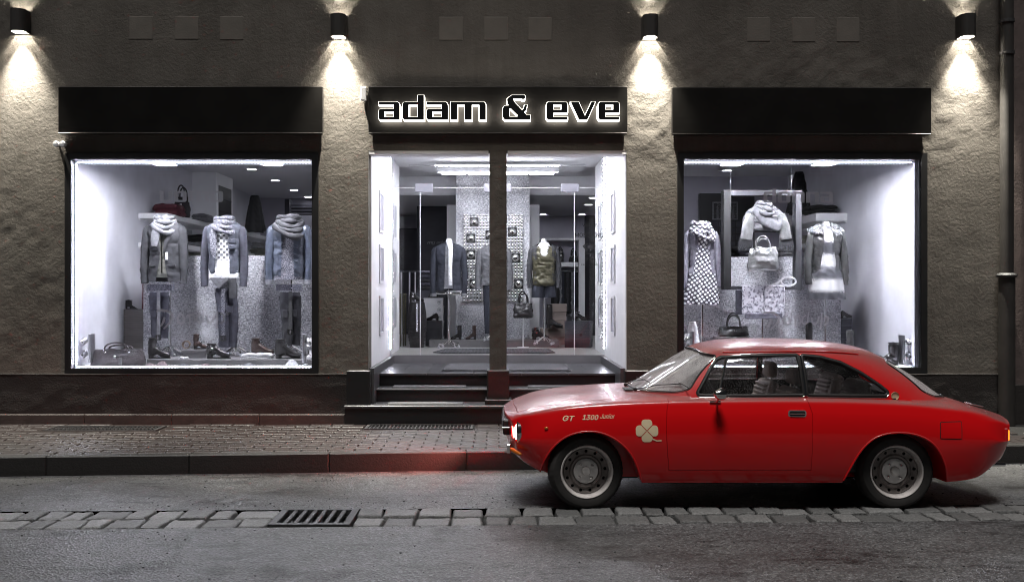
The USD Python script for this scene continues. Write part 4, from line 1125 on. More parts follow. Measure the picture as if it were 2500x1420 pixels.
# wipers
for v0, v1, u1 in ((-0.30, -0.55, 1.30), (0.10, -0.20, 1.16)):
    z0 = 0.872
    a_ = np.array([g_x(v0, z0) - 0.05, YC0 + v0, z0 - 0.005]); b_ = np.array([g_x(v1, .93) - 0.03, YC0 + v1, .935])
    obj('wiper', cat_(tube(np.array([a_, (a_ + b_) / 2 + [-0.01, 0, 0.012], b_]), 0.004, 6), tube(np.array([b_ + [0.05, -0.10, -0.03], b_, b_ + [-0.04, 0.18, 0.0]]), 0.0035, 6), sphere(a_, 0.016, 1)), CM['black'], car)
obj('scuttle_vent', box(1.02, 1.09, YC0 - 0.30, YC0 - 0.10, 0.858, 0.866, 0.003), CM['black'], car)
# cabin: seats with ribs, head rests, rear bench, wheel
def seat(cx, cy, wide=0.24, hr=True, top=.84):
    st_ = obj('seat', blob({'a': (cx - 0.36, cy - wide, .46, .07), 'b': (cx - 0.36, cy + wide, .46, .07), 'c': (cx + .02, cy - wide, .42, .08), 'd': (cx + .02, cy + wide, .42, .08),
                            'e': (cx + .13, cy - wide * .72, top, .05), 'f': (cx + .13, cy + wide * .72, top, .05)}, ['abcd', 'cdef'], 0.03, 8), CM['seat'], car)
    for i in range(8):
        zz = top - .23 + i * 0.035
        xx = cx + .02 + (zz - .42) / (top - .42) * .11
        obj('seat_rib', blob({'a': (xx - 0.064, cy - wide * 0.6, zz, .013), 'b': (xx - 0.064, cy + wide * 0.6, zz, .013), 'c': (xx + 0.02, cy - wide * 0.92, zz, .013)}, ['ab', 'ac'], 0.03, 2), CM['seat'], st_)
    if hr:
        obj('head_rest', blob({'a': (cx + .15, cy - .09, top + .11, .04), 'b': (cx + .15, cy + .09, top + .11, .04), 'c': (cx + .155, cy - .08, top + .17, .035), 'd': (cx + .155, cy + .08, top + .17, .035)}, ['abcd'], 0.02, 6), CM['seat'], car)
        obj('head_rest_post', cat_(cyl((cx + .14, cy - .05, top), (cx + .15, cy - .05, top + .1), .006), cyl((cx + .14, cy + .05, top), (cx + .15, cy + .05, top + .1), .006)), M['chrome'], car)
seat(2.20, YC0 - 0.33); seat(2.20, YC0 + 0.33)
seat(2.74, YC0 - 0.30, 0.22, False, .90); seat(2.74, YC0 + 0.30, 0.22, False, .90)
a_ = np.linspace(0, 2 * np.pi, 40, endpoint=False)
wc, wn = np.array([1.72, YC0 - 0.33, 0.80]), 25
ring = np.stack([0.19 * np.cos(a_) * -math.sin(math.radians(wn)), 0.19 * np.sin(a_), 0.19 * np.cos(a_) * math.cos(math.radians(wn))], 1)
sw = obj('steering_wheel', tube(wc + ring, 0.011, 8, closed=True), CM['black'], car)
obj('spokes', cat_(*[tube(np.array([wc, wc + ring[i]]), 0.008, 6) for i in (0, 13, 27)], tube(np.array([wc, wc + [-0.25, 0, -0.10]]), 0.02, 8)), CM['black'], sw)
obj('dashboard', box(1.40, 1.58, YC0 - 0.62, YC0 + 0.62, 0.68, 0.84, 0.03), CM['black'], car)
obj('parcel_shelf', box(2.98, 3.20, YC0 - 0.53, YC0 + 0.53, 0.70, 0.866, 0.015), CM['black'], car)
obj('cabin_floor', box(1.45, 3.05, YC0 - 0.65, YC0 + 0.65, 0.27, 0.30), CM['black'], car, smooth=False)
obj('mirror', box(1.66, 1.68, YC0 - 0.09, YC0 + 0.09, 1.13, 1.17, 0.008), CM['black'], car)

# ---- wheels
def wheel(x, s, yaw=0.0):
    """s = -1 near side, +1 far side. Built facing -Y about the origin, then placed."""
    R, w = 0.285, 0.165
    def put(m): return move(m if s < 0 else move(m, rz=180), (x, YC0 + s * 0.645, R), rz=yaw)
    n = 120
    prof = [(0.192, 0.060), (0.198, 0.072), (0.225, 0.082), (0.255, 0.080), (0.272, 0.068), (0.280, 0.055), (0.285, 0.04), (0.2865, 0.0), (0.285, -0.04), (0.280, -0.055), (0.255, -0.08), (0.225, -0.08), (0.192, -0.06)]
    g_ = np.array(prof); a_ = np.arange(n) / n * 2 * math.pi
    rr_ = np.repeat(g_[:, :1], n, 1); notch = (np.arange(n) % 3 == 0)
    for i, p in enumerate(prof):
        if 0.271 < p[0] < 0.2856: rr_[i] -= notch * 0.0035
    gg = np.stack([rr_ * np.cos(a_), -np.repeat(g_[:, 1:], n, 1), rr_ * np.sin(a_)], -1)
    wh = obj('wheel', put(surf(gg, wv=True)), CM['tyre'], car, smooth=25)
    rim = obj('rim', put(lathe([(0.199, 0.064), (0.202, 0.074), (0.197, 0.078), (0.190, 0.074), (0.186, 0.058), (0.178, 0.040), (0.172, 0.020), (0.168, -0.06)], 64, (0, 0, 0), 'y')), CM['rim'], wh)
    disc = m3.Manifold.revolve(m3.CrossSection([np.array([(0.0, 0.004), (0.098, 0.004), (0.104, 0.016), (0.118, 0.020), (0.128, 0.008), (0.150, 0.010), (0.170, 0.020), (0.171, 0.012), (0.150, 0.002), (0.126, 0.0), (0.0, -0.004)][::-1])]), 64)
    for k in range(13):
        t = k / 13 * 2 * math.pi + 0.1
        disc = disc - m3.Manifold.cylinder(0.1, 0.0125, 0.0125, 16, True).translate([0.150 * math.cos(t), 0.150 * math.sin(t), 0])
    v, f = unman(disc)
    v = np.stack([v[:, 0], -v[:, 2] - 0.012, v[:, 1]], 1)
    obj('wheel_disc', put((v, f)), CM['disc'], wh, smooth=30)
    obj('backing', put(lathe([(0, -0.03), (0.17, -0.03)], 32, (0, 0, 0), 'y')), CM['under'], wh, smooth=False)
    obj('hub_cap', put(lathe([(0.098, 0.016), (0.094, 0.026), (0.075, 0.030), (0.05, 0.029), (0.036, 0.030), (0.034, 0.048), (0.028, 0.056), (0.015, 0.060), (0, 0.061)], 48, (0, 0, 0), 'y')), CM['hub'], wh)
    for k in range(4):
        t = (k + 0.45) / 4 * 2 * math.pi
        obj('wheel_nut', put(lathe([(0.011, 0.026), (0.011, 0.046), (0.006, 0.051), (0, 0.052)], 6, (0.064 * math.cos(t), 0, 0.064 * math.sin(t)), 'y')), M['chrome'], wh, smooth=False)
    return wh


for x in (0.67, 3.018):
    for s in (-1, 1):
        wheel(x, s, 6.0 if (x < 1) else 0.0)
# ================================================================ the goods in the windows
def cloth(name, col, rough=0.85, **kw):
    return pm('cloth_' + name, col, rough, var=kw.pop('var', 0.3), vs=kw.pop('vs', 25), bump=kw.pop('bump', 0.35), bs=kw.pop('bs', 160), bd=0.004, **kw)


C = {}
for n_, c in {'charcoal': (.075, .075, .085), 'grey': (.22, .22, .24), 'light': (.36, .36, .39), 'navy': (.045, .05, .075), 'black': (.02, .02, .022), 'maroon': (.17, .03, .05),
              'denim': (.13, .14, .18), 'white': (.78, .78, .80), 'rose': (.50, .38, .40), 'jeans': (.10, .10, .135), 'lilac': (.36, .35, .42), 'olive': (.25, .25, .22)}.items():
    C[n_] = cloth(n_, np.array(c) * (0.9 if n_ == 'white' else 0.45))
C['leather'] = pm('blue_grey_leather', (.055, .064, .088), 0.32, var=0.3, vs=18, bump=0.5, bs=35, bd=0.01)
C['grey_leather'] = pm('grey_leather', (.062, .062, .062), 0.32, var=0.3, vs=18, bump=0.5, bs=35, bd=0.01)
C['black_leather'] = pm('black_leather', (.028, .026, .027), 0.28, var=0.3, vs=18, bump=0.4, bs=60, bd=0.006)
C['brown_leather'] = pm('brown_leather', (.055, .034, .029), 0.35, var=0.35, vs=22, bump=0.4, bs=60, bd=0.006)
C['tan_leather'] = pm('tan_leather', (.30, .22, .16), 0.45, var=0.3)
C['croc'] = pm('embossed_leather', (.035, .028, .030), 0.35, var=0.3, vs=20, bump=1.0, bs=75, bd=0.012)
C['silver'] = pm('silver_leather', (.42, .42, .42), 0.28, metal=0.75, var=0.25, vs=14, bump=0.5, bs=30, bd=0.01)
C['gold'] = pm('olive_gold_satin', (.085, .078, .048), 0.3, metal=0.35, var=0.3, vs=14)
C['scarf_pat'] = mat('patterned_scarf', {'g': ('geometry', {}), 'v': ('voronoi_texture', {'scale': 75.0}), 'r': ('rgb_ramp', {'ramp': [(0.2, (.42, .42, .45)), (0.5, (.08, .08, .10))]}), 'p': ('principled_bsdf', {'roughness': 0.8})},
                         [('g.position', 'v.vector'), ('v.distance', 'r.fac'), ('r.color', 'p.base_color')])
def flat_pat(name, kind, params, ramp):
    return mat(name, {'g': ('geometry', {}), 'mp': ('mapping', {'scale': (1, 0, 1), 'rotation': params.pop('rot', (0, 0, 0))}), 't': (kind, params), 'r': ('rgb_ramp', {'ramp': ramp}), 'p': ('principled_bsdf', {'roughness': 0.8})},
               [('g.position', 'mp.vector'), ('mp.vector', 't.vector'), ('t.distance' if kind == 'voronoi_texture' else 't.fac', 'r.fac'), ('r.color', 'p.base_color')])
C['polka'] = flat_pat('polka_dots', 'voronoi_texture', {'scale': 24.0, 'randomness': 0.15, 'rot': (0, 0.6, 0)}, [(0.0, (.85, .85, .85)), (0.33, (.85, .85, .85)), (0.37, (.07, .065, .085))])
C['check'] = flat_pat('checked_tee', 'checker_texture', {'scale': 30.0, 'color1': (1, 1, 1), 'color2': (0, 0, 0)}, [(0.4, (.13, .13, .14)), (0.6, (.85, .85, .86))])
C['knit'] = mat('marled_knit', {'g': ('geometry', {}), 'v': ('voronoi_texture', {'scale': 110.0}), 'r': ('rgb_ramp', {'ramp': [(0.15, (.40, .40, .43)), (0.5, (.07, .07, .09))]}), 'p': ('principled_bsdf', {'roughness': 0.9})},
                    [('g.position', 'v.vector'), ('v.distance', 'r.fac'), ('r.color', 'p.base_color')])
C['sequin'] = mat('sequin_bands', {'g': ('geometry', {}), 'v': ('voronoi_texture', {'scale': 95.0}), 'sx': ('separate_xyz', {}), 'm': ('math', {'math_type': 'multiply', 'value2': 21.0}), 's': ('math', {'math_type': 'sine'}),
                                   'a': ('math', {'math_type': 'multiply_add', 'value2': 0.7}), 'r': ('rgb_ramp', {'ramp': [(0.05, (.88, .88, .88)), (0.35, (.8, .8, .8)), (0.55, (.3, .3, .32)), (0.8, (.09, .09, .1))]}), 'p': ('principled_bsdf', {'roughness': 0.3, 'metallic': 0.3})},
                  [('g.position', 'v.vector'), ('g.position', 'sx.vector'), ('sx.z', 'm.value1'), ('m.value', 's.value1'), ('s.value', 'a.value1'), ('v.distance', 'a.value3'), ('a.value', 'r.fac'), ('r.color', 'p.base_color')])
C['speckle'] = mat('speckled_black', {'g': ('geometry', {}), 'v': ('voronoi_texture', {'scale': 60.0}), 'r': ('rgb_ramp', {'ramp': [(0.1, (.6, .6, .6)), (0.22, (.02, .02, .022))]}), 'p': ('principled_bsdf', {'roughness': 0.8})},
                       [('g.position', 'v.vector'), ('v.distance', 'r.fac'), ('r.color', 'p.base_color')])
C['floral'] = mat('floral_denim', {'g': ('geometry', {}), 'n': ('noise_texture', {'scale': 38.0, 'detail': 3.0}), 'r': ('rgb_ramp', {'ramp': [(0.40, (.20, .19, .23)), (0.47, (.58, .57, .62)), (0.8, (.66, .65, .70))]}), 'p': ('principled_bsdf', {'roughness': 0.8})},
                    [('g.position', 'n.vector'), ('n.fac', 'r.fac'), ('r.color', 'p.base_color')])
C['fur'] = mat('grey_fur', {'g': ('geometry', {}), 'n': ('noise_texture', {'scale': 60.0, 'detail': 3.0}), 'r': ('rgb_ramp', {'ramp': [(0.35, (.06, .06, .065)), (0.65, (.55, .55, .57))]}), 'p': ('principled_bsdf', {'roughness': 0.8})},
                 [('g.position', 'n.vector'), ('n.fac', 'r.fac'), ('r.color', 'p.base_color')])
for k, c in {'box_grey': (.17, .155, .15), 'box_dark': (.06, .06, .075), 'box_tan': (.22, .18, .16), 'box_white': (.42, .42, .44), 'box_black': (.03, .03, .035)}.items():
    C[k] = pm(k, c, 0.6, var=0.06)


def ring(cx, cy, z, hw, hd, n, t0=0.0, ex=2.4):
    """Points round a body at height z, starting and ending t0 radians either side of the front (-Y)."""
    a = np.linspace(t0, 2 * math.pi - t0, n) if t0 > 0 else np.linspace(0, 2 * math.pi, n, endpoint=False)
    e = 2 / ex
    s, c = np.sin(a), np.cos(a)
    return np.stack([cx + hw * np.sign(s) * np.abs(s) ** e, cy - hd * np.sign(c) * np.abs(c) ** e, np.full(n, z)], -1)


def torso(cx, cy, zt, prof, amp=0.010, seed=1, n=72, opening=None, scale=9, flare=0.0):
    """prof: (drop from the neck, half width, half depth) downward. opening(drop) gives half the front gap in metres."""
    p = np.array(prof); d = np.linspace(p[0, 0], p[-1, 0], 44)
    hw, hd = pch(p[:, [0, 1]])(d), pch(p[:, [0, 2]])(d)
    rs = []
    for i in range(len(d)):
        t0 = 0.0
        if opening is not None:
            t0 = math.asin(min(0.98, max(opening(d[i]), 0.003) / hw[i])) ** 1.0
            t0 = max(t0, 0.02)
        r = ring(cx, cy, zt - d[i], hw[i], hd[i], n, t0)
        if flare:
            a = np.arctan2(r[:, 0] - cx, -(r[:, 1] - cy)); k_ = 1 + flare * (d[i] / d[-1]) ** 2 * np.sin(a * 9 + seed)
            r[:, 0] = cx + (r[:, 0] - cx) * k_; r[:, 1] = cy + (r[:, 1] - cy) * k_
        rs.append(r)
    m = surf(np.array(rs), wv=opening is None)
    return wrinkle(m, amp * 1.5, scale, seed, (1, 1, 1.6))


SH = [(0.015, .055, .052), (0.035, .09, .062), (0.06, .155, .075), (0.085, .198, .085), (0.12, .212, .098), (0.2, .205, .115), (0.34, .185, .108), (0.48, .178, .102), (0.62, .196, .110), (0.76, .205, .112)]
def sleeve(cx, cy, zt, s, L=0.70, r0=.068, r1=.048, seed=0, out=0.045, amp=0.008, sw=.195):
    t = np.linspace(0, 1, 22)
    p = np.stack([cx + s * (sw + out * np.sin(t * 2.2)), cy - 0.01 - 0.03 * t ** 2, zt - 0.085 - L * t], -1)
    r = r0 + (r1 - r0) * t; r[0] *= 0.55; r[1] *= 0.85
    return wrinkle(tube(p, r, 18), amp, 14, seed, (1, 1, 1.8))


def neck_scarf(cx, cy, zt, r=.034, loops=4, seed=0, R=.095, drop=0.12):
    out = []
    q = np.random.default_rng(seed)
    for i in range(loops):
        a = np.linspace(0, 2 * math.pi, 40, endpoint=False)
        Ri = R + 0.012 * i + q.uniform(-.006, .006)
        sag = 0.016 + drop * (i / loops) ** 1.2
        z = zt - 0.028 * i - sag * (0.5 + 0.5 * np.cos(a)) ** 1.6 + 0.008 * np.sin(a * 2 + q.uniform(0, 6))
        p = np.stack([cx + Ri * np.sin(a + 0.2 * i), cy - (Ri * .9) * np.cos(a + 0.2 * i) - 0.012 * i, z], -1)
        out.append(wrinkle(tube(p, r * (1 + 0.22 * np.sin(a * 3 + i * 2)), 14, closed=True), 0.010, 22, seed + i, (1, 1, 2.5)))
    return cat_(*out)


def ribbon(pts, w, th, seed=0, amp=0.006):
    return wrinkle(tube(np.asarray(pts), w, 14, flat=th, up=(0, -1, 0)), amp, 20, seed, (2.5, 1, .6))


def stand(t, cx, cy, z0, z1, legs=True):
    obj('stand_pole', cyl((cx, cy, z0 + 0.06), (cx, cy, z1), 0.013), M['chrome'], t)
    if legs:
        for k in range(4):
            a = k * math.pi / 2 + 0.6
            d = np.array([math.cos(a), math.sin(a), 0])
            b = np.array([cx, cy, z0])
            obj('stand_leg', tube(np.array([b + [0, 0, .11], b + d * .05 + [0, 0, .10], b + d * .12 + [0, 0, .055], b + d * .17 + [0, 0, .062], b + d * .175 + [0, 0, .03]]), [.016, .014, .011, .012, .010], 8), M['chrome'], t)
            obj('caster', sphere(b + d * .175 + [0, 0, .02], 0.020, 2, (1, 1, 1)) if False else move(sphere((0, 0, 0), 0.020, 2), b + d * .175 + [0, 0, .02]), M['steel'], t)


def bust(name, lab, xpx, y_neck, Y, z0, grp=None):
    cx, zt = PX(xpx, Y), PZ(y_neck, Y)
    t = thing(name, lab, 'mannequin', (cx, Y, z0), grp)
    bm = lathe([(0, 0.02), (.036, 0.02), (.045, 0.0), (.048, -.03), (.075, -.07), (.12, -.09), (.14, -.2), (.13, -.4), (.14, -.55), (0, -.56)], 36)
    bm[0][:, 1] *= np.where(bm[0][:, 2] > -.05, 1.0, 0.48); bm[0][:, 0] *= np.where(bm[0][:, 2] < -.15, 0.85, 1.0)
    obj('bust', move(bm, (cx, Y, zt)), M['silver_bust'], t)
    return t, cx, Y, zt


YM = 11.92
# --- first figure: dark blazer, pale scarf
t, cx, cy, zt = bust('mannequin', 'headless silver mannequin in a dark grey blazer with a pale wrapped scarf and white tag', 403, 530, YM, ZP)
stand(t, cx + 0.02, cy + 0.12, ZP, zt - 0.5)
obj('blazer', torso(cx, cy, zt - .02, SH, 0.008, 3, opening=lambda d: 0.075 - 0.055 * min(d / 0.45, 1) + max(0, d - .5) * .16), C['charcoal'], t)
for s in (-1, 1):
    obj('sleeve', sleeve(cx, cy, zt - .02, s, seed=10 + s), C['charcoal'], t)
    lp = [(cx + s * .05, cy - .098, zt - .09), (cx + s * .10, cy - .112, zt - .22), (cx + s * .055, cy - .125, zt - .30), (cx + s * .018, cy - .128, zt - .45)]
    obj('lapel', tube(np.array(lp), [.02, .034, .028, .006], 10, flat=0.25, up=(0, -1, 0)), C['charcoal'], t)
    obj('pocket', box(cx + s * .07, cx + s * .165, cy - .121, cy - .095, zt - .60, zt - .575, .004), C['charcoal'], t)
obj('shirt', torso(cx, cy, zt - .03, [(a, b * .90, c * .90) for a, b, c in SH[:-1]] + [(0.70, .17, .095)], 0.006, 5), C['olive'], t)
obj('zip', box(cx - .006, cx + .006, cy - .118, cy - .100, zt - .68, zt - .12), M['chrome'], t, smooth=False)
obj('scarf', neck_scarf(cx, cy, zt - .005, .036, 4, 7), C['light'], t)
obj('scarf_tail', ribbon([(cx - .03, cy - .13, zt - .12), (cx - .06, cy - .15, zt - .20), (cx - .075, cy - .15, zt - .30), (cx - .08, cy - .145, zt - .36)], [.05, .055, .05, .035], .35, 3), C['light'], t)
obj('price_tag', box(cx + .05, cx + .08, cy - .142, cy - .139, zt - .52, zt - .43), C['white'], t, smooth=False)
# --- second figure: denim jacket over checked tee
t, cx, cy, zt = bust('mannequin', 'headless silver mannequin in a denim jacket over a checked tee with patterned scarf', 549, 531, YM, ZP)
stand(t, cx + 0.10, cy + 0.12, ZP, zt - 0.5)
obj('jacket', torso(cx, cy, zt - .02, [(a, b * 1.0, c) for a, b, c in SH[:8]] + [(0.60, .185, .112), (.66, .17, .106)], 0.010, 13, opening=lambda d: .055 + .03 * d), C['denim'], t)
for s in (-1, 1):
    obj('sleeve', sleeve(cx, cy, zt - .02, s, .73, seed=20 + s), C['jeans'], t)
    for zz in (.26, .33):
        obj('pocket', box(cx + s * .075, cx + s * .17, cy - .128, cy - .098, zt - zz - .055, zt - zz, .006), C['denim'], t)
        obj('button', sphere((cx + s * .12, cy - .130, zt - zz - .02), .007, 1), M['chrome'], t)
obj('tee', torso(cx, cy, zt - .03, [(a, b * .90, c * .90) for a, b, c in SH[:8]] + [(.50, .165, .098)], 0.004, 15), C['check'], t)
obj('tee_hem', torso(cx, cy, zt - .52, [(0.0, .172, .100), (.10, .178, .106), (.21, .182, .110)], 0.005, 16), C['white'], t)
obj('scarf', neck_scarf(cx, cy, zt - .005, .034, 4, 17), C['scarf_pat'], t)
obj('scarf_tail', ribbon([(cx - .09, cy - .11, zt - .10), (cx - .105, cy - .135, zt - .22), (cx - .10, cy - .135, zt - .40), (cx - .09, cy - .130, zt - .50)], [.04, .045, .04, .02], .35, 8), C['scarf_pat'], t)
obj('hanging_shawl', wrinkle(subdiv(ext(Polygon([(cx - .14, zt - .735), (cx + .09, zt - .735), (cx - .03, zt - .86)]), cy - .15, cy - .135), .02), .006, 25, 2), C['grey'], t)
obj('fringe_cloth', ribbon([(cx + .11, cy - .10, zt - .74), (cx + .13, cy - .12, zt - .84), (cx + .135, cy - .12, zt - .98)], [.055, .06, .05], .3, 12), C['charcoal'], t)
# --- third figure: leather jacket with a thick scarf
t, cx, cy, zt = bust('mannequin', 'headless silver mannequin in a blue-grey leather jacket with a thick dark wrapped scarf', 707, 530, YM, ZP)
stand(t, cx + 0.0, cy + 0.12, ZP, zt - 0.5)
obj('jacket', torso(cx, cy, zt - .02, [(a, b * 1.02, c) for a, b, c in SH[:8]] + [(0.60, .19, .112), (.70, .175, .106)], 0.012, 23, opening=lambda d: .05 + .02 * d), C['leather'], t)
for s in (-1, 1):
    obj('sleeve', sleeve(cx, cy, zt - .02, s, .68, .075, .05, seed=30 + s), C['leather'], t)
    obj('cuff', wrinkle(tube(np.array([(cx + s * .232, cy - .04, zt - .76), (cx + s * .232, cy - .045, zt - .82)]), .056, 16), .006, 30, 3), C['light'], t)
obj('jumper', torso(cx, cy, zt - .03, [(a, b * .90, c * .90) for a, b, c in SH[:-1]] + [(0.73, .19, .105)], 0.005, 25), C['knit'], t)
obj('scarf', neck_scarf(cx, cy, zt + .0, .043, 5, 27, .11, .15), C['charcoal'], t)
for zz in (.36, .44, .52): obj('quilt_seam', tube(np.array([(cx + .06, cy - .122, zt - zz), (cx + .13, cy - .118, zt - zz - .03), (cx + .17, cy - .09, zt - zz)]), .006, 6), C['leather'], t)


# --- trousers, belts and the clear belt holders
def trousers(lab, x0, x1, y0, y1, Y, m, bend=0.0, seed=0):
    X0, X1, Z1, Z0 = PX(x0, Y), PX(x1, Y), PZ(y0, Y), PZ(y1, Y)
    c, w, h = (X0 + X1) / 2, (X1 - X0) / 2, Z1 - Z0
    t = thing('trousers', lab, 'trousers', (c, Y, Z0))
    wb = np.array([ring(c - bend * .3, Y, Z1 - d, w * .86, .045, 36) for d in (0, .012, .03, .05)])
    obj('waistband', surf(wb, wv=True, capu=True), m, t)
    for s in (-1, 1):
        k = np.linspace(0, 1, 16)
        p = np.stack([c + s * w * .40 * (1 - .25 * k) - bend * .3 + bend * np.sin(k * 2.4), Y + .02 * s + 0 * k, Z1 - .04 - (h - .05) * k], -1)
        obj('trouser_leg', wrinkle(tube(p, w * (.56 - .10 * k), 16, flat=.42, up=(0, -1, 0)), .010, 16, seed + s, (1, 1, 2.2)), m, t)
    for s in (-1, 1):
        obj('pocket', wrinkle(box(c + s * w * .35 - .035, c + s * w * .35 + .035, Y - .062, Y - .03, Z1 - .30, Z1 - .22, .006), .002, 20), m, t)
    return t


trousers('dark slim jeans hanging behind the pale belt below the blazer', 362, 415, 712, 828, 11.86, C['jeans'], .012, 1)
trousers('dark creased jeans hanging behind the studded belt below the denim jacket', 524, 582, 702, 850, 11.86, C['jeans'], .03, 5)
trousers('dark cargo trousers hanging behind the belt below the leather jacket', 680, 738, 712, 845, 11.86, C['charcoal'], .018, 9)


def belt(lab, x, y0, y1, Y, m, w=.022, holder=None):
    X, Z1, Z0 = PX(x, Y), PZ(y0, Y), PZ(y1, Y)
    t = thing('belt', lab, 'belt', (X, Y, Z0))
    obj('strap', wrinkle(subdiv(box(X - w, X + w, Y - .004, Y + .004, Z0 + .05, Z1), .03), .002, 12), m, t)
    b = ext(rr(X - w - .012, Z0 - .01, X + w + .012, Z0 + .055, .012).difference(rr(X - w + .002, Z0 + .004, X + w - .002, Z0 + .042, .006)), Y - .012, Y - .004)
    obj('buckle', b, M['chrome'], t)
    obj('prong', cyl((X, Y - .014, Z0), (X, Y - .012, Z0 + .05), .004), M['chrome'], t)
    if holder:
        a, b_ = holder
        h = thing('belt_holder', lab.replace('belt hanging', 'clear acrylic holder of the belt hanging'), 'holder', (X, Y, Z1))
        fr_ = sbox(PX(a, Y), PZ(711, Y), PX(b_, Y), PZ(693, Y))
        obj('holder_block', ext(fr_, Y - .03, Y + .03), M['acrylic'], h, smooth=False)
        obj('holder_edge', ext(fr_.buffer(.001, join_style=2).difference(fr_.buffer(-.006, join_style=2)), Y - .034, Y - .0305), C['light'], h, smooth=False)


belt('pale grey leather belt hanging below the blazer', 387, 710, 828, 11.76, C['light'], .018, (360, 424))
belt('studded pale belt hanging below the denim jacket', 545, 705, 830, 11.74, C['knit'], .020)
belt('worn grey belt hanging below the leather jacket', 709, 710, 815, 11.76, C['grey_leather'], .020, (674, 737))


# --- footwear
def boot(name, lab, x0, x1, y0, y1, Y, m, toe=1, shaft=None, heel=0.03, laces=True, turn=0.0, straps=0, cat='boot', group=None):
    """A boot filling the photo rectangle at depth Y, toe to +X (or -X)."""
    X0, X1, Z0, Z1 = PX(x0, Y), PX(x1, Y), PZ(y1, Y), PZ(y0, Y)
    L, Ht = X1 - X0, Z1 - Z0
    c = np.array([(X0 + X1) / 2, Y, Z0])
    t = thing(name, lab, cat, c, group)
    k = L / 0.28
    def put(q): return move((np.asarray(q[0]) * [1, 1, 1], q[1]), c, rz=(0 if toe > 0 else 180) + turn)
    h0 = -L / 2
    B = {'h': (h0 + .05 * k, 0, .05 * k + heel * .6, .040 * k), 'a': (h0 + .065 * k, 0, .115 * k + heel * .4, .040 * k), 'i': (h0 + .12 * k, 0, .085 * k + heel * .3, .036 * k), 'b': (h0 + .185 * k, 0, .040 * k + .012, .036 * k), 't': (h0 + .248 * k, 0, .030 * k + .010, .026 * k)}
    for s in (-1, 1):
        B[f's{s}'] = (h0 + .062 * k, s * .008, Ht - .045 * k, .047 * k)
    ch = ['hai', 'ib', 'bt', ['a', 's-1', 's1', 'h']]
    if Ht < .14: ch = ['hai', 'ib', 'bt']
    up = blob(B, ch, .014, 8)
    up = (up[0] * [1, .88, 1], up[1])
    up[0][:, 2] = np.maximum(up[0][:, 2], .012)
    u = obj('upper', wrinkle(put(up), .0035, 26, 4), m, t, smooth=60)
    so = unary_union([Point(h0 + .05 * k, 0).buffer(.036 * k), Point(h0 + .185 * k, 0).buffer(.038 * k), Point(h0 + .252 * k, 0).buffer(.026 * k)]).convex_hull
    obj('sole', put(extz(so, 0.0 if heel < .02 else .004, .016)), C['black_leather'], t)
    obj('heel', put(extz(unary_union([Point(h0 + .05 * k, 0).buffer(.036 * k)]).intersection(sbox(h0, -1, h0 + .075 * k, 1)), 0.0, heel + .012)), C['black_leather'], t)
    if Ht >= .14:
        obj('collar', put(tube(np.stack([h0 + .062 * k + .046 * k * np.cos(np.linspace(0, 2 * np.pi, 24, endpoint=False)), .048 * k * np.sin(np.linspace(0, 2 * np.pi, 24, endpoint=False)), np.full(24, Ht - .008)], 1), .007, 6, closed=True)), m, t)
    if laces:
        ls = []
        for i in range(5):
            f_ = i / 4
            x_, z_ = h0 + (.155 - .05 * f_) * k, .085 * k + (min(Ht, .20) - .10 * k) * f_
            ls.append(tube(np.array([(x_ + .012 * k, -.022, z_ - .004), (x_ + .022 * k, 0, z_ + .006), (x_ + .012 * k, .022, z_ - .004)]), .0035, 5))
        obj('laces', put(cat_(*ls)), C['black'] if m is not C['black_leather'] else C['grey'], t)
    for i in range(straps):
        zz = .10 * k + i * .035 + heel * .3
        a_ = np.linspace(0, 2 * np.pi, 20, endpoint=False)
        xx = h0 + (.085 if zz < .13 else .064) * k
        obj('strap', put(tube(np.stack([xx + (.058 if zz < .13 else .052) * k * np.cos(a_), .045 * k * np.sin(a_), zz + .01 * np.cos(a_)], 1), .006, 6, closed=True)), C['black_leather'], t)
        obj('buckle', put(box(xx - .02, xx + .012, -.050 * k, -.043 * k, zz - .012, zz + .012, .003)), M['chrome'], t)
    return t


def bx(name, lab, x0, x1, y0, y1, Y, d, m, lid=True, group=None, cat='box', rz=0.0):
    X0, X1, Z0, Z1 = PX(x0, Y), PX(x1, Y), PZ(y1, Y), PZ(y0, Y)
    t = thing(name, lab, cat, ((X0 + X1) / 2, Y, Z0), group)
    h = Z1 - Z0
    c = ((X0 + X1) / 2, Y + d / 2, 0)
    w = (X1 - X0) / 2
    obj('box_body', move(box(-w + .003, w - .003, -d / 2 + .003, d / 2 - .003, Z0, Z1 - h * .30, .003), c, rz=rz), m, t)
    obj('lid', move(box(-w, w, -d / 2, d / 2, Z1 - h * .32, Z1 - .001, .003), c, rz=rz), m, t)
    return t


boot('boot', 'black lace-up boot on the platform below the blazer, next to the embossed bag', 360, 417, 824, 875, 11.60, C['black_leather'])
bx('display_box', 'grey display box on the platform with the coiled belt and brown boot on top', 442, 503, 853, 875, 11.62, .22, M['platform'])
boot('boot', 'small brown lace-up boot standing on the grey display box', 471, 507, 815, 852, 11.70, C['brown_leather'])
boot('boot', 'black ankle boot with buckled straps on the platform below the creased jeans', 502, 564, 838, 875, 11.55, C['black_leather'], laces=False, straps=2)
boot('boot', 'reddish brown lace-up boot on folded white cloth', 611, 671, 825, 868, 11.62, C['brown_leather'])
boot('boot', 'tall black lace-up boot on the platform below the cargo trousers', 669, 737, 827, 876, 11.56, C['black_leather'])


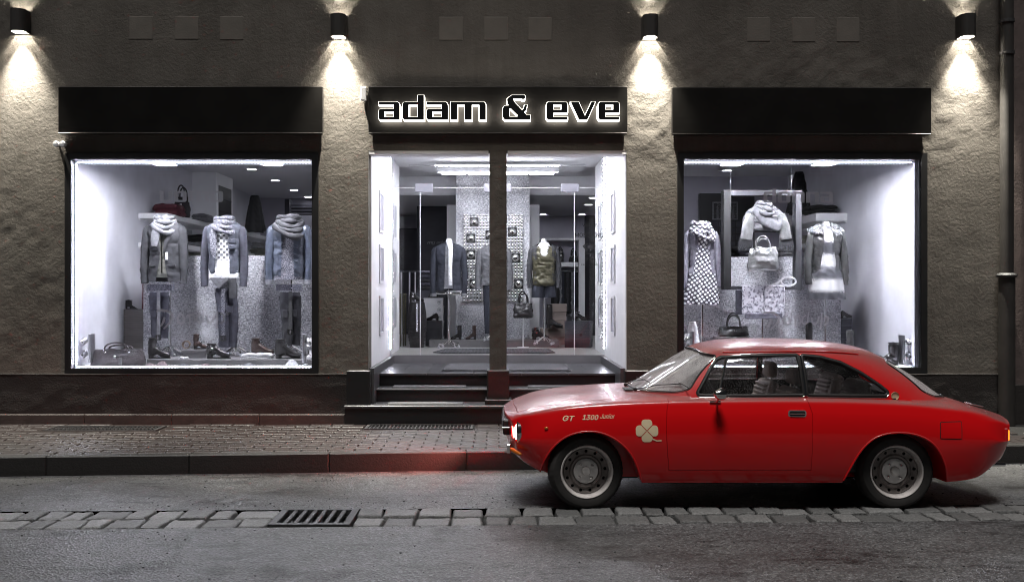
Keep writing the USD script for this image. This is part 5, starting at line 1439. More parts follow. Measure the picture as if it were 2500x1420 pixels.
def coil(lab, x, y, Y, r, m):
    c = P(x, y, Y)
    t = thing('coiled_belt', lab, 'belt', c - [0, 0, r])
    a = np.linspace(0, 5 * math.pi, 70); R = r * (1 - .06 * a / math.pi)
    p = np.stack([c[0] + R * np.cos(a), np.full_like(a, c[1]), c[2] + R * np.sin(a)], 1)
    obj('strap', tube(p, .022, 8, flat=.14, up=(1, 0, 0)), m, t)


coil('tan leather belt coiled upright on the grey display box', 455, 841, 11.68, .050, C['tan_leather'])


def folded(lab, x0, x1, y0, y1, Y, d, m, n=3, seed=0, group=None, cat='folded clothes', name='folded_garment'):
    """A soft folded garment: rounded, sagging layers."""
    X0, X1, Z0, Z1 = PX(x0, Y), PX(x1, Y), PZ(y1, Y), PZ(y0, Y)
    t = thing(name, lab, cat, ((X0 + X1) / 2, Y, Z0), group)
    q = np.random.default_rng(seed); h = (Z1 - Z0) / n
    for i in range(n):
        o = q.uniform(-.02, .02); w = (X1 - X0) / 2 - abs(o) * .5
        m_ = subdiv(box((X0 + X1) / 2 - w + o, (X0 + X1) / 2 + w + o, Y, Y + d, Z0 + h * i, Z0 + h * (i + 1) - .002, h * .38), max(h * .6, .03))
        v = m_[0].copy(); xx = (v[:, 0] - (X0 + X1) / 2) / w
        v[:, 2] += -(h * .25) * np.abs(xx) ** 3 * (i + 1) / n * 1.2 + .004 * np.sin(v[:, 0] * 30 + i)
        v[:, 2] = np.maximum(v[:, 2], Z0)
        obj('layer', wrinkle((v, m_[1]), h * .12, 18, seed + i), m, t, smooth=50)
    return t


folded('folded white cloth on the platform under the reddish brown boot', 588, 668, 862, 877, 11.54, .16, C['white'], 2, 3)


def crumple(lab, x0, x1, y0, y1, Y, m, seed=0, d=.10, cat='scarf', name='crumpled_scarf'):
    """A loose heap of cloth."""
    X0, X1, Z0, Z1 = PX(x0, Y), PX(x1, Y), PZ(y1, Y), PZ(y0, Y)
    t = thing(name, lab, cat, ((X0 + X1) / 2, Y, Z0))
    n, k = 34, 18
    g = np.zeros((n, k, 3)); q = np.random.default_rng(seed)
    for i in range(n):
        a = i / (n - 1)
        hh = (Z1 - Z0) * (1 - abs(2 * a - 1) ** 2.5) * (.55 + .45 * math.sin(a * 9 + seed)) + .006
        for j in range(k):
            b = j / k * 2 * math.pi
            g[i, j] = (X0 + (X1 - X0) * a, Y - d * .5 * math.cos(b) * (1 - abs(2 * a - 1) ** 3), Z0 + hh * (.5 + .5 * math.sin(b)))
    v, f = wrinkle(surf(g, wv=True, capu=True), .014, 24, seed)
    v[:, 2] = np.maximum(v[:, 2], Z0)
    obj('cloth', (v, f), m, t, smooth=60)
    return t


ZS = ZF
crumple('rose coloured scarf heaped on the sill beside the embossed bag', 355, 412, 881, 897.5, 11.24, C['rose'], 1)
crumple('pale scarf spread along the sill below the grey display box', 414, 470, 890, 897.5, 11.22, C['light'], 2)
crumple('small pale rose scarf on the sill below the buckled ankle boot', 478, 524, 890, 897.5, 11.22, C['rose'], 3)
crumple('light grey scarf on the sill below the folded white cloth', 575, 650, 889, 897.5, 11.22, C['light'], 4)
crumple('twisted pale rope scarf at the right end of the menswear window sill', 690, 755, 879, 897.5, 11.26, C['white'], 5)
crumple('curled pale bracelet strap lying before the grey display box', 438, 460, 871, 876, 11.5, C['white'], 6, .04, 'strap', 'bracelet')
coil('small pale belt curled upright on the sill', 560, 892, 11.22, .024, C['rose'])


# --- bags
def bag(name, lab, x0, x1, y0, y1, Y, m, depth=.07, handle_h=.12, slump=.12, seed=0, top=.82, tag_=False, handles=True, clasp=True):
    X0, X1, Z0, Z1 = PX(x0, Y), PX(x1, Y), PZ(y1, Y), PZ(y0, Y)
    c, w, h = (X0 + X1) / 2, (X1 - X0) / 2, Z1 - Z0
    t = thing(name, lab, 'bag', (c, Y, Z0))
    rs = []
    for a in np.linspace(0, 1, 22):
        e = 1 - .10 * (1 - min(1, a * 6)) ** 2 - (1 - top) * a ** 2
        dd = depth * (1 - .75 * a ** 2.2) * (1 - .3 * (1 - min(1, a * 5)) ** 2)
        r = ring(c, Y, Z0 + h * a, w * e, dd, 64, ex=3.2)
        r[:, 2] -= slump * h * a ** 3 * np.sin(np.clip((r[:, 0] - c) / w, -1, 1) * 3.0 + seed) ** 2 * .6
        rs.append(r)
    obj('bag_body', wrinkle(surf(np.array(rs), wv=True, capu=True), .012, 11, seed), m, t, smooth=60)
    if handles:
        for s in (-1, 1):
            a_ = np.linspace(0, math.pi, 18)
            obj('handle', tube(np.stack([c + w * .42 * np.cos(a_) + .01 * s, Y + s * depth * .35 + 0 * a_, Z1 - .04 * h + (handle_h + .03 * (s < 0)) * np.sin(a_) ** .8], 1), .010, 8), m, t)
            obj('ring', move(lathe([(.012, -.004), (.017, 0), (.012, .004)], 14, (0, 0, 0), 'y'), (c + s * w * .42, Y - depth * .62, Z0 + h * .86)), M['chrome'], t)
    if clasp:
        obj('clasp', box(c - .016, c + .016, Y - depth - .008, Y - depth * .55, Z0 + h * .52, Z0 + h * .66, .004), M['chrome'], t)
    if tag_:
        obj('luggage_tag', box(c + .05, c + .085, Y - depth - .016, Y - depth - .006, Z0 + h * .12, Z0 + h * .55, .003), C['grey_leather'], t)
    return t


bag('travel_bag', 'large embossed dark leather travel bag on the menswear window sill', 221, 358, 850, 897.5, 11.26, C['croc'], .11, .045, .05, 1, .86, True)
# --- shelves and what lies on them
def shelf(lab, X0, X1, Y0, Y1, z, th=.07):
    t = thing('wall_shelf', lab, 'shelf', ((X0 + X1) / 2, (Y0 + Y1) / 2, z - th))
    obj('board', box(X0, X1, Y0, Y1, z - th, z, .004), M['white_paint'], t)
    obj('fixing_rail', box(X0 if X0 < 0 else X1 - .02, X0 + .02 if X0 < 0 else X1, Y0 + .02, Y1 - .02, z - th - .02, z - th), M['white_paint'], t, smooth=False)


zA = PZ(520, 13.0)
shelf('thick white shelf along the left side wall with maroon jumpers on it', XL, -4.362, 13.0, 15.29, zA)
shelf('white shelf running on behind the pier with the speckled dress', XL, -4.362, 16.26, 19.0, zA)
shelf('lower white shelf along the left wall behind the blazer', XL, -4.30, 13.0, 15.29, PZ(592, 13.0), .06)
shelf('lower white shelf on the left wall past the pier', XL, -4.2, 16.26, 19.0, PZ(592, 13.0), .06)
zB = PZ(520, 13.2)
shelf('thick white shelf along the right side wall of the womenswear window', 4.28, XRI, 13.2, 15.88, zB, .105)
shelf('lower white shelf along the right wall behind the fur collar', 4.28, XRI, 13.2, 15.88, PZ(590, 13.2), .07)
def on_shelf(z, Y): return CY - (z - H) * F / Y
folded('two maroon jumpers folded on the shelf behind the blazer', 371, 437, 497, on_shelf(zA, 13.35), 13.35, .3, C['maroon'], 2, 4)
bag('handbag', 'black shiny handbag with upright handles on the shelf by the maroon jumpers', 424, 466, 480, on_shelf(zA, 13.9), 13.9, C['black_leather'], .06, .14, .05, 2)
folded('pale folded jumper at the end of the shelf near the black handbag', 464, 507, 521, on_shelf(zA, 14.5), 14.5, .3, C['light'], 2, 5)
zl = PZ(592, 13.0)
ly = on_shelf(zl, 14.6)
g0 = 'folded jeans stacked on the lower shelves'
for i, (x0, x1, ya, yb, Yq, mm, lab) in enumerate([(455, 506, 606, 628, 14.6, C['olive'], 'olive folded jeans at the bottom of the stack right of the blazer'), (456, 504, 590, 606, 14.6, C['light'], 'pale folded jeans in the middle of the stack right of the blazer'),
                                                  (458, 503, 572, 589, 14.6, C['black'], 'black folded trousers on top of the stack right of the blazer'), (610, 656, 606, 624, 17.0, C['olive'], 'grey folded jeans at the bottom of the stack right of the denim jacket'),
                                                  (612, 652, 590, 606, 17.0, C['light'], 'pale folded jeans on top of the stack right of the denim jacket')]):
    folded(lab, x0, x1, ya, yb, Yq, .3, mm, 3, 20 + i)
# things hung or standing deeper in the shop
def drape(name, lab, cat, x, y0, y1, Y, w0, w1, m, seed=0, folds=7, d=.06):
    """Cloth hanging from a point, widening downward in folds."""
    c0 = P(x, y0, Y); c1 = P(x, y1, Y)
    t = thing(name, lab, cat, c1)
    rs = []
    for a in np.linspace(0, 1, 26):
        th = np.linspace(0, 2 * np.pi, 60, endpoint=False)
        w = w0 + (w1 - w0) * a ** .7
        k = 1 + .14 * a * np.sin(th * folds + seed)
        rs.append(np.stack([c0[0] + w * np.cos(th) * k, Y + d * (.4 + .6 * a) * np.sin(th) * k, np.full(60, c0[2] + (c1[2] - c0[2]) * a) + .02 * a * np.sin(th * 3 + seed)], 1))
    obj('cloth', wrinkle(surf(np.array(rs), wv=True, capu=True), .010, 12, seed), m, t, smooth=60)
    obj('hook', tube(np.array([c0 + [0, 0, -.01], c0 + [0, 0, .04], c0 + [.015, 0, .055], c0 + [.025, 0, .04]]), .004, 6), M['steel'], t)


drape('hanging_dress', 'black speckled dress hanging behind the denim jacket on the left wall', 'dress', 622, 478, 565, 17.2, .06, .17, C['speckle'], 2)
drape('hanging_coat', 'maroon coat hanging behind the shoe boxes in the menswear window', 'coat', 344, 640, 765, 13.2, .08, .17, C['maroon'], 3)
drape('lace_top', 'black lace top hanging above the right wall shelf beside the big frame', 'top', 1951, 420, 522, 14.6, .05, .17, C['speckle'], 5)
folded('black folded knitwear on the right wall shelf', 1975, 2045, 500, on_shelf(zB, 13.4), 13.4, .3, C['black'], 3, 31)
zl2 = PZ(590, 13.2)
folded('olive folded trousers on the lower right shelf beside the fur collar', 1932, 1990, 575, on_shelf(zl2, 13.9), 13.9, .3, C['olive'], 3, 32)
for i, (a, b, mm, lab) in enumerate([(1756, 1795, C['black'], 'black folded jeans behind the polka dot mannequin on the drawer counter'), (1800, 1850, C['jeans'], 'dark blue folded jeans behind the hanging silver bag'), (1905, 1960, C['grey'], 'grey folded jeans behind the right side of the big frame')]):
    folded(lab, a, b, 606, 634, 12.9, .3, mm, 3, 40 + i)
part('counter', PX(1700, 12.85), PX(1990, 12.85), 12.80, 13.3, ZF, PZ(634, 12.9) - .001, M['dark_wall'])
# shoe boxes left
gb = 'grey shoe boxes stacked in the left corner'
for i in range(7):
    y1 = 864 - i * 15.6
    bx('shoe_box', ('lowest' if i == 0 else 'topmost' if i == 6 else ['', 'second', 'third', 'fourth', 'fifth', 'sixth'][i]) + ' grey shoe box, counting up, in the stack left of the jeans', 293 + (i % 2), 351 - (i % 3), y1 - 15.4, y1, 12.5, .28, C['box_grey'])
boot('boot', 'grey buckled ankle boot on top of the grey shoe boxes', 303, 352, 732, 770, 12.6, C['grey_leather'], laces=False, straps=1)


def twin_spot(lab, x0, x1, y0, y1, Y, s):
    X0, X1, Z0, Z1 = PX(x0, Y), PX(x1, Y), PZ(y1, Y), PZ(y0, Y)
    t = thing('twin_spotlight', lab, 'spotlight', ((X0 + X1) / 2, Y, Z0), 'twin spotlights in the lower window corners')
    xs_ = X1 if s > 0 else X0
    obj('back_plate', box(xs_ - .012, xs_ + .012, Y - .06, Y + .07, Z0, Z1, .003), M['steel'], t)
    for f_ in (.27, .73):
        c = np.array([(X0 + X1) / 2 - s * .01, Y, Z0 + (Z1 - Z0) * f_])
        can = obj('spot_can', move(lathe([(0, -.05), (.03, -.05), (.036, -.03), (.040, .035), (.034, .037), (.030, -.02), (0, -.02)], 24), c, rx=-55, ry=s * 25), M['chrome'], t)
        obj('yoke', tube(np.array([c + [s * .035, -.045, 0], c + [s * .05, 0, .01], c + [s * .035, .045, 0]]), .006, 6), M['chrome'], t)


twin_spot('twin chrome spotlight on a plate in the lower left corner of the menswear window', 188, 223, 815, 884, 11.2, 1)
twin_spot('twin chrome spotlight on a plate in the lower right corner of the menswear window', 743, 760, 815, 884, 11.2, -1)
twin_spot('twin chrome spotlight on a plate in the lower left corner of the womenswear window', 1669, 1691, 808, 870, 11.2, 1)
twin_spot('twin chrome spotlight on a plate in the lower right corner of the womenswear window', 2202, 2236, 818, 888, 11.2, -1)

# ---------------------------------------------------------------- womenswear window
t, cx, cy, zt = bust('mannequin', 'headless mannequin in a white-dotted dark dress and matching scarf under a dark blazer', 1712, 544, YM, ZP)
stand(t, cx + .03, cy + .08, ZP, zt - .5)
WSH = [(a, b * .80, c * .9) for a, b, c in SH]
obj('dress', torso(cx, cy, zt - .03, [(a, b * .92, c * .92) for a, b, c in WSH[:8]] + [(.58, .165, .11), (.80, .20, .14), (.955, .215, .155)], .008, 43, flare=.07), C['polka'], t)
obj('blazer', torso(cx, cy, zt - .02, WSH[:8] + [(.60, .185, .115)], .007, 44, opening=lambda d: .085 - .03 * math.sin(d * 4.5) + .05 * d), C['lilac'], t)
for s in (-1, 1):
    obj('sleeve', sleeve(cx, cy, zt - .02, s, .68, .056, .042, 50 + s, .05, sw=.155), C['lilac'], t)
    obj('lapel', tube(np.array([(cx + s * .05, cy - .085, zt - .08), (cx + s * .085, cy - .10, zt - .22), (cx + s * .06, cy - .115, zt - .34)]), [.016, .03, .006], 10, flat=.25, up=(0, -1, 0)), C['lilac'], t)
obj('scarf', neck_scarf(cx, cy, zt - .005, .032, 4, 47), C['polka'], t)
obj('scarf_end', ribbon([(cx + .05, cy - .11, zt - .10), (cx + .10, cy - .12, zt - .17), (cx + .12, cy - .12, zt - .23)], [.05, .06, .04], .35, 4), C['polka'], t)
t, cx, cy, zt = bust('mannequin', 'headless mannequin in a grey leather jacket with fur collar over a banded sequin dress', 2016, 545, YM, ZP)
stand(t, cx + .02, cy + .08, ZP, zt - .5)
obj('dress', torso(cx, cy, zt - .03, [(a, b * .92, c * .92) for a, b, c in WSH[:8]] + [(.58, .18, .12), (.80, .205, .135), (.89, .215, .14)], .007, 53, flare=.05), C['sequin'], t)
obj('jacket', torso(cx, cy, zt - .02, [(a, b * 1.08, c * 1.06) for a, b, c in WSH[:8]] + [(.58, .165, .108)], .010, 54, opening=lambda d: .035 + .12 * max(0, d - .12) if d < .5 else .08), C['grey_leather'], t)
for s in (-1, 1):
    obj('sleeve', sleeve(cx, cy, zt - .02, s, .64, .060, .044, 60 + s, .06, sw=.165), C['grey_leather'], t)
# fur collar: many tapered tufts
tufts = []
q = np.random.default_rng(5)
for i in range(520):
    a = q.uniform(0.5, 2 * math.pi - 0.5); r_ = q.uniform(.06, .17)
    b = np.array([cx + r_ * math.sin(a) * 1.1, cy - r_ * math.cos(a) * .75, zt - .02 - .55 * max(0, r_ - .06) + q.uniform(-.01, .01) - .06 * max(0, math.cos(a))])
    d = np.array([math.sin(a) * .6, -math.cos(a) * .5 - .15, -.35]) + q.normal(0, .25, 3)
    d = d / np.linalg.norm(d) * q.uniform(.04, .07)
    tufts.append(tube(np.array([b, b + d * .5 + [0, 0, .004], b + d]), [.010, .008, .001], 5))
obj('fur_collar', cat_(*tufts), C['fur'], t, smooth=False)
# big hanging frame with shawl and silver bag
fo, fi = sbox(PX(1767, 11.7), PZ(707, 11.7), PX(1958, 11.7), PZ(464, 11.7)), None
fi = sbox(PX(1785, 11.7), PZ(698, 11.7), PX(1943, 11.7), PZ(477, 11.7))
t = thing('display_surround', 'large dark grey square surround hung in the womenswear window around a shawl', 'frame', (PX(1862, 11.7), 11.7, PZ(707, 11.7)))
A, B_, Cc, Dd = fo.bounds, fi.bounds, None, None
obj('side_rail', box(A[0], B_[0], 11.70, 11.84, A[1], A[3], .003), C['black'], t); obj('side_rail', box(B_[2], A[2], 11.70, 11.84, A[1], A[3], .003), C['charcoal'], t)
obj('top_rail', box(B_[0] + .001, B_[2] - .001, 11.702, 11.838, B_[3], A[3], .003), C['charcoal'], t); obj('bottom_rail', box(B_[0] + .001, B_[2] - .001, 11.702, 11.838, A[1], B_[1], .003), C['charcoal'], t)
for x in (A[0] + .1, A[2] - .1): obj('wire', cyl((x, 11.77, A[3]), (x, 11.77, 3.49), .002), M['steel'], t)
sx_, sz_ = PX(1865, 11.78), PZ(492, 11.78)
t = thing('shawl', 'dark shawl with silver ends and fringe hanging inside the large frame', 'shawl', (sx_, 11.78, PZ(620, 11.78)))
obj('hanger', tube(np.array([(sx_, 11.78, sz_ + .06), (sx_ + .01, 11.78, sz_ + .03), (sx_, 11.78, sz_ - .01), (sx_ - .17, 11.78, sz_ - .13)]), .005, 6), M['steel'], t)
obj('shawl_body', torso(sx_, 11.78, sz_, [(0, .05, .04), (.06, .10, .06), (.13, .19, .08), (.22, .235, .09), (.30, .24, .09), (.36, .20, .08)], .014, 70, scale=11), C['grey'], t)
obj('wrap', cat_(ribbon([(sx_ - .14, 11.69, sz_ - .10), (sx_ - .02, 11.66, sz_ - .24), (sx_ + .13, 11.67, sz_ - .30), (sx_ + .22, 11.70, sz_ - .22)], [.05, .07, .07, .04], .4, 3, .010), neck_scarf(sx_, 11.76, sz_ - .02, .035, 3, 71, .07)), C['grey'], t)
for s in (-1, 1):
    p = [(sx_ + s * .17, 11.70, sz_ - .16), (sx_ + s * .215, 11.69, sz_ - .30), (sx_ + s * .235, 11.69, sz_ - .46)]
    obj('silver_end', ribbon(p, [.06, .075, .075], .35, 5 + s), C['silver'], t)
    obj('fringe', cat_(*[tube(np.array([(sx_ + s * .235 + o, 11.69, sz_ - .44), (sx_ + s * .24 + o * 1.1, 11.685, sz_ - .52), (sx_ + s * .245 + o * 1.15 + .008 * math.sin(i * 9), 11.69, sz_ - .60)]), [.007, .006, .002], 5) for i, o in enumerate(np.linspace(-.075, .075, 14))]), C['charcoal'], t)
bag('silver_handbag', 'crumpled silver leather handbag hanging in the middle of the large frame', 1823, 1903, 601, 662, 11.62, C['silver'], .07, .10, .15, 4, .84, clasp=False)
# trousers over the frame's lower edge
t = thing('floral_trousers', 'folded pale floral trousers hanging from the lower edge of the large frame', 'trousers', (PX(1862, 11.66), 11.66, PZ(775, 11.66)))
for a, b, c_ in ((1812, 1862, 0), (1864, 1914, 1)):
    obj('trouser_leg', wrinkle(subdiv(box(PX(a, 11.66), PX(b, 11.66), 11.63, 11.67, PZ(768 + 5 * c_, 11.66), PZ(697, 11.66), .012), .025), .007, 16, 80 + c_), C['floral'], t, smooth=60)
obj('belt_band', wrinkle(subdiv(box(PX(1818, 11.64), PX(1908, 11.64), 11.61, 11.63, PZ(777, 11.64), PZ(764, 11.64), .006), .02), .005, 20, 5), C['lilac'], t, smooth=60)
t = thing('jeans_leg', 'dark jeans folded over the frame edge left of the floral trousers', 'jeans', (PX(1806, 11.69), 11.69, PZ(765, 11.69)))
obj('trouser_leg', wrinkle(subdiv(box(PX(1796, 11.69), PX(1822, 11.69), 11.66, 11.695, PZ(765, 11.69), PZ(706, 11.69), .010), .025), .006, 16, 83), C['jeans'], t, smooth=60)
obj('turn_up', box(PX(1795, 11.69), PX(1823, 11.69), 11.652, 11.70, PZ(767, 11.69), PZ(757, 11.69), .006), C['jeans'], t)
t = thing('looped_belt', 'thin pale belt looped on the lower edge of the large frame', 'belt', P(1912, 700, 11.66))
k = np.linspace(0, 1, 50); lx = 1868 + 20 * k + 55 * np.clip(k * 1.2, 0, 1) - 0; a_ = np.linspace(-2.6, 3.4, 50)
lp = np.vstack([P(1855, 699, 11.66), P(1880, 697, 11.65), P(1900, 690, 11.64)] + [P(1925 + 18 * math.cos(q_), 687 - 11 * math.sin(q_) * -1, 11.64) for q_ in np.linspace(math.pi * 1.1, -math.pi * .95, 22)])
obj('strap', tube(lp, .011, 8, flat=.3, up=(0, -1, 0)), C['white'], t)
# handbag, boots, boxes and cloths on the platform and sill
t = thing('bag_stand', 'slim chrome stand in the middle of the womenswear window', 'stand', (PX(1861, 11.75), 11.75, ZP))
obj('pole', cyl((PX(1861, 11.75), 11.75, ZP), (PX(1861, 11.75), 11.75, PZ(776, 11.75)), .010), M['chrome'], t)
obj('foot', lathe([(0, ZP), (.08, ZP), (.08, ZP + .008), (.012, ZP + .014)], 24, (PX(1861, 11.75), 11.75, 0)), M['chrome'], t)
bx('display_box', 'tall grey display box carrying the buckled handbag in the womenswear window', 1752, 1830, 822, 872, 11.75, .26, M['platform'])
bag('handbag', 'grey leather handbag with two round handles on the tall grey box', 1753, 1829, 795, 821.5, 11.88, C['grey_leather'], .09, .13, .05, 6, .9)
boot('boot', 'dark short boot on the platform left of the sequin dress stand', 1940, 1985, 787, 868, 11.95, C['black_leather'], laces=False, straps=1, toe=-1)
boot('boot', 'grey laced boot on the platform at the right end of the womenswear window', 2038, 2086, 806, 868, 11.8, C['grey_leather'], toe=-1)
boot('boot', 'tall black slouch boot near the right corner of the womenswear window', 2128, 2196, 835, 897.5, 11.25, C['black_leather'], laces=False, straps=1, toe=-1)
bx('display_box', 'low grey display box in the womenswear window seen through the car door window', 1815, 1892, 880, 897, 11.28, .1, M['platform'])
boot('boot', 'pale studded shoe on the womenswear sill seen through the car window', 1772, 1806, 876, 897.5, 11.3, C['light'], laces=False, cat='shoe')
bag('travel_bag', 'dark travel bag on the womenswear platform seen through the car window', 1810, 1888, 845, 876, 11.5, C['grey_leather'], .09, .03, .05, 8, .9)
crumple('pale beaded cloth heap on the womenswear sill', 1840, 1875, 888, 897.5, 11.2, C['white'], 11)
folded('thick white folded blanket on the womenswear sill', 1960, 2050, 884, 897.5, 11.22, .16, C['white'], 2, 12)
crumple('white cloth heap on the womenswear sill behind the car seats', 2058, 2100, 889, 897.5, 11.22, C['light'], 13)
drape('white_cloth', 'bright white cloth hanging in the lower left corner of the womenswear window', 'cloth', 1691, 786, 875, 11.32, .03, .085, C['white'], 8)
for i in range(5):
    y1 = 862 - i * 17
    bx('shoe_box', ['lowest', 'second', 'third', 'fourth', 'topmost'][i] + ' dark shoe box, counting up, right of the sequin dress', 2054, 2081 - i % 2, y1 - 16.8, y1, 12.4, .28, C['box_dark'])
boot('shoe', 'small dark shoe on top of the dark shoe boxes', 2050, 2080, 756, 777, 12.45, C['black_leather'], laces=False, cat='shoe')
t = thing('poster', 'framed black and white motif poster on the black drawer wall', 'poster', P(1770, 536, 15.77))
obj('poster_frame', ext(sbox(PX(1740, 15.77), PZ(536, 15.77), PX(1801, 15.77), PZ(493, 15.77)), 15.755, 15.798), C['light'], t, smooth=False)
obj('print', box(PX(1742.5, 15.75), PX(1798.5, 15.75), 15.750, 15.7545, PZ(533.5, 15.75), PZ(495.5, 15.75)), C['speckle'], t, smooth=False)
obj('motif', cat_(*[ext(Polygon([(PX(x + 1, 15.748), PZ(533, 15.748)), (PX(x + 7, 15.748), PZ(533, 15.748)), (PX(x + 6, 15.748), PZ(512, 15.748)), (PX(x + 4, 15.748), PZ(499 + i * 2, 15.748)), (PX(x + 1, 15.748), PZ(514, 15.748))]), 15.747, 15.7495) for i, x in enumerate((1748, 1758, 1774, 1786))]), C['grey'], t, smooth=False)

# ---------------------------------------------------------------- inside the entrance
YA = 15.46
Xa0, Xa1, Za0, Za1 = PX(1130, YA), PX(1278, YA), PZ(737, YA), PZ(522, YA)
t = thing('bubble_panel', 'silver wall panel of shiny domes hung on the woven column inside the entrance', 'wall panel', ((Xa0 + Xa1) / 2, YA, Za0))
obj('backing', box(Xa0, Xa1, YA, 15.498, Za0, Za1, .004), M['steel'], t)
nx, nz = 19, 27
dx, dz = (Xa1 - Xa0) / nx, (Za1 - Za0) / nz
taken = np.zeros((nx, nz), bool)
q = np.random.default_rng(11)
big = [(2, 1), (11, 0), (1, 6), (7, 5), (14, 4), (1, 11), (9, 10), (4, 15), (15, 12), (12, 17), (2, 20), (8, 22), (16, 20), (13, 25), (4, 26), (17, 7), (17, 27)]
domes = []
for (i, j) in big:
    if i + 2 >= nx or j + 2 >= nz or taken[i:i + 3, j:j + 3].any(): continue
    taken[i:i + 3, j:j + 3] = True
    cxx, czz = Xa0 + (i + 1.5) * dx, Za1 - (j + 1.5) * dz
    sq = obj('square_tile', box(cxx - dx * 1.45, cxx + dx * 1.45, YA - .006, YA + .001, czz - dz * 1.45, czz + dz * 1.45, .002), M['frame_black'], t, smooth=False)
    obj('big_dome', move(sphere((0, 0, 0), dx * 1.25, 3, (1, .75, 1)), (cxx, YA - .008, czz)), M['chrome'], sq, smooth=True)
for i in range(nx):
    for j in range(nz):
        if not taken[i, j]:
            domes.append(move(sphere((0, 0, 0), dx * .49, 1, (1, .8, 1)), (Xa0 + (i + .5) * dx, YA - .001, Za1 - (j + .5) * dz)))
obj('small_domes', cat_(*domes), M['chrome'], t, smooth=True, kind='stuff')
# pendant lamp
YPn = 13.9
t = thing('pendant_lamp', 'long white pendant lamp hanging across the entrance ceiling', 'pendant lamp', P(1215, 425, YPn))
obj('lamp_body', box(PX(1066, YPn), PX(1364, YPn), YPn, YPn + .16, PZ(419, YPn), PZ(410, YPn), .006), M['white_paint'], t)
for a, b in ((1078, 1135), (1143, 1200), (1232, 1288), (1294, 1352)):
    obj('light_panel', box(PX(a, YPn), PX(b, YPn), YPn + .02, YPn + .14, PZ(423, YPn), PZ(419.2, YPn)), M['pend_glow'], t, smooth=False)
for x in (1138, 1293):
    obj('cord', cyl((PX(x, YPn), YPn + .08, PZ(411, YPn)), (PX(x, YPn), YPn + .08, ZC - .051), .004), M['steel'], t)
# downlights in the ceilings
def downlight(lab, X, Y, z, grp='square ceiling spotlights of the shop'):
    t = thing('ceiling_spotlight', lab, 'ceiling light', (X, Y, z), grp)
    obj('trim_ring', extz(sbox(X - .10, Y - .10, X + .10, Y + .10).difference(Point(X, Y).buffer(.07, 10)), z - .012, z - .001), M['steel'], t, smooth=False)
    obj('bulb', extz(Point(X, Y).buffer(.066, 8), z - .006, z - .002), M['down_glow'], t, smooth=False)
    return t


d0 = downlight('square ceiling spotlight, nearest of the row above the denim jacket', PX(615, 14.9), 14.9, ZC)
for x, Y, z, lab in ((672, 16.4, ZC, 'second square ceiling spotlight of the row above the leather jacket'), (718, 18.0, ZC2 + .3, 'third square ceiling spotlight of the row above the leather jacket'), (752, 19.3, ZC, 'farthest square ceiling spotlight of the row above the leather jacket'),
                     (1775, 15.05, ZC, 'square ceiling spotlight above the drawer wall and poster'), (1326, 19.8, ZC2, 'square ceiling spotlight beside the right white post'), (1421, 19.8, ZC2, 'farthest square ceiling spotlight at the right of the entrance'),
                     (1437, 17.6, ZC2, 'middle square ceiling spotlight at the right of the entrance'), (1448, 16.3, ZC2, 'nearest square ceiling spotlight at the right of the entrance')):
    dup(d0, (PX(x, Y), Y, z), lab)
zso = wz(391)
def window_spot(lab, x):
    Y = YW + .34
    X = PX(x, Y)
    t = thing('window_spotlight', lab, 'spotlight', (X, Y, zso), 'spotlights in the display window ceilings')
    obj('spot_frame', extz(sbox(X - .14, Y - .06, X + .14, Y + .06).difference(sbox(X - .12, Y - .045, X + .12, Y + .045)), zso - .012, zso - .001), M['steel'], t, smooth=False)
    obj('bulb', box(X - .09, X + .09, Y - .04, Y + .04, zso - .010, zso - .003), M['spot_glow'], t, smooth=False)
    return t


w0 = window_spot('recessed spotlight in the window ceiling above the blazer', 405)
for x, lab in ((665, 'recessed spotlight in the window ceiling left of the leather jacket'), (1785, 'recessed spotlight in the window ceiling above the big frame'), (2010, 'recessed spotlight in the window ceiling above the fur collar')):
    dup(w0, (PX(x, YW + .34), YW + .34, zso), lab)
rs_ = thing('recess_spotlight', 'unseen light bar added in the ceiling of the entrance recess over the landing', 'spotlight', (0.0, 12.2, ZC - .03))
obj('bulb', box(-.9, .9, 12.16, 12.24, ZC - .05, ZC - .031), M['recess_glow'], rs_, smooth=False)  # unseen glowing bar, added to brighten the white recess walls

# mannequins on stands
t, cx, cy, zt = bust('mannequin', 'headless mannequin in a long navy jacket with white scarf left of the bubble panel', 1096, 586, 14.8, ZF + .108)
stand(t, cx, cy, ZF, zt - .4)
obj('jacket', torso(cx, cy, zt - .02, SH[:8] + [(.62, .19, .11), (.74, .20, .11)], .007, 90, opening=lambda d: .03 + .03 * d), C['navy'], t)
for s in (-1, 1):
    obj('sleeve', sleeve(cx, cy, zt - .02, s, .70, .064, .046, 92 + s), C['navy'], t)
    obj('cuff', cyl((cx + s * .232, cy - .04, zt - .80), (cx + s * .232, cy - .04, zt - .845), .05), C['light'], t)
obj('shirt', torso(cx, cy, zt - .03, [(a, b * .9, c * .9) for a, b, c in SH[:8]] + [(.70, .17, .1)], .005, 94), C['light'], t)
obj('scarf', ribbon([(cx, cy - .06, zt), (cx + .03, cy - .12, zt - .12), (cx + .025, cy - .14, zt - .4), (cx + .03, cy - .14, zt - .68)], [.05, .04, .035, .03], .4, 4), C['white'], t)
obj('cross_bar', cyl((cx - .2, cy - .02, zt - .80), (cx + .2, cy - .02, zt - .80), .016), M['chrome'], t)
t, cx, cy, zt = bust('mannequin', 'headless mannequin in a grey jacket and dark trousers half hidden behind the entrance pillar', 1206, 590, 14.75, ZF + .108)
stand(t, cx, cy, ZF + .108, zt - .4)
obj('jacket', torso(cx, cy, zt - .02, SH[:9], .008, 96, opening=lambda d: .03), C['grey'], t)
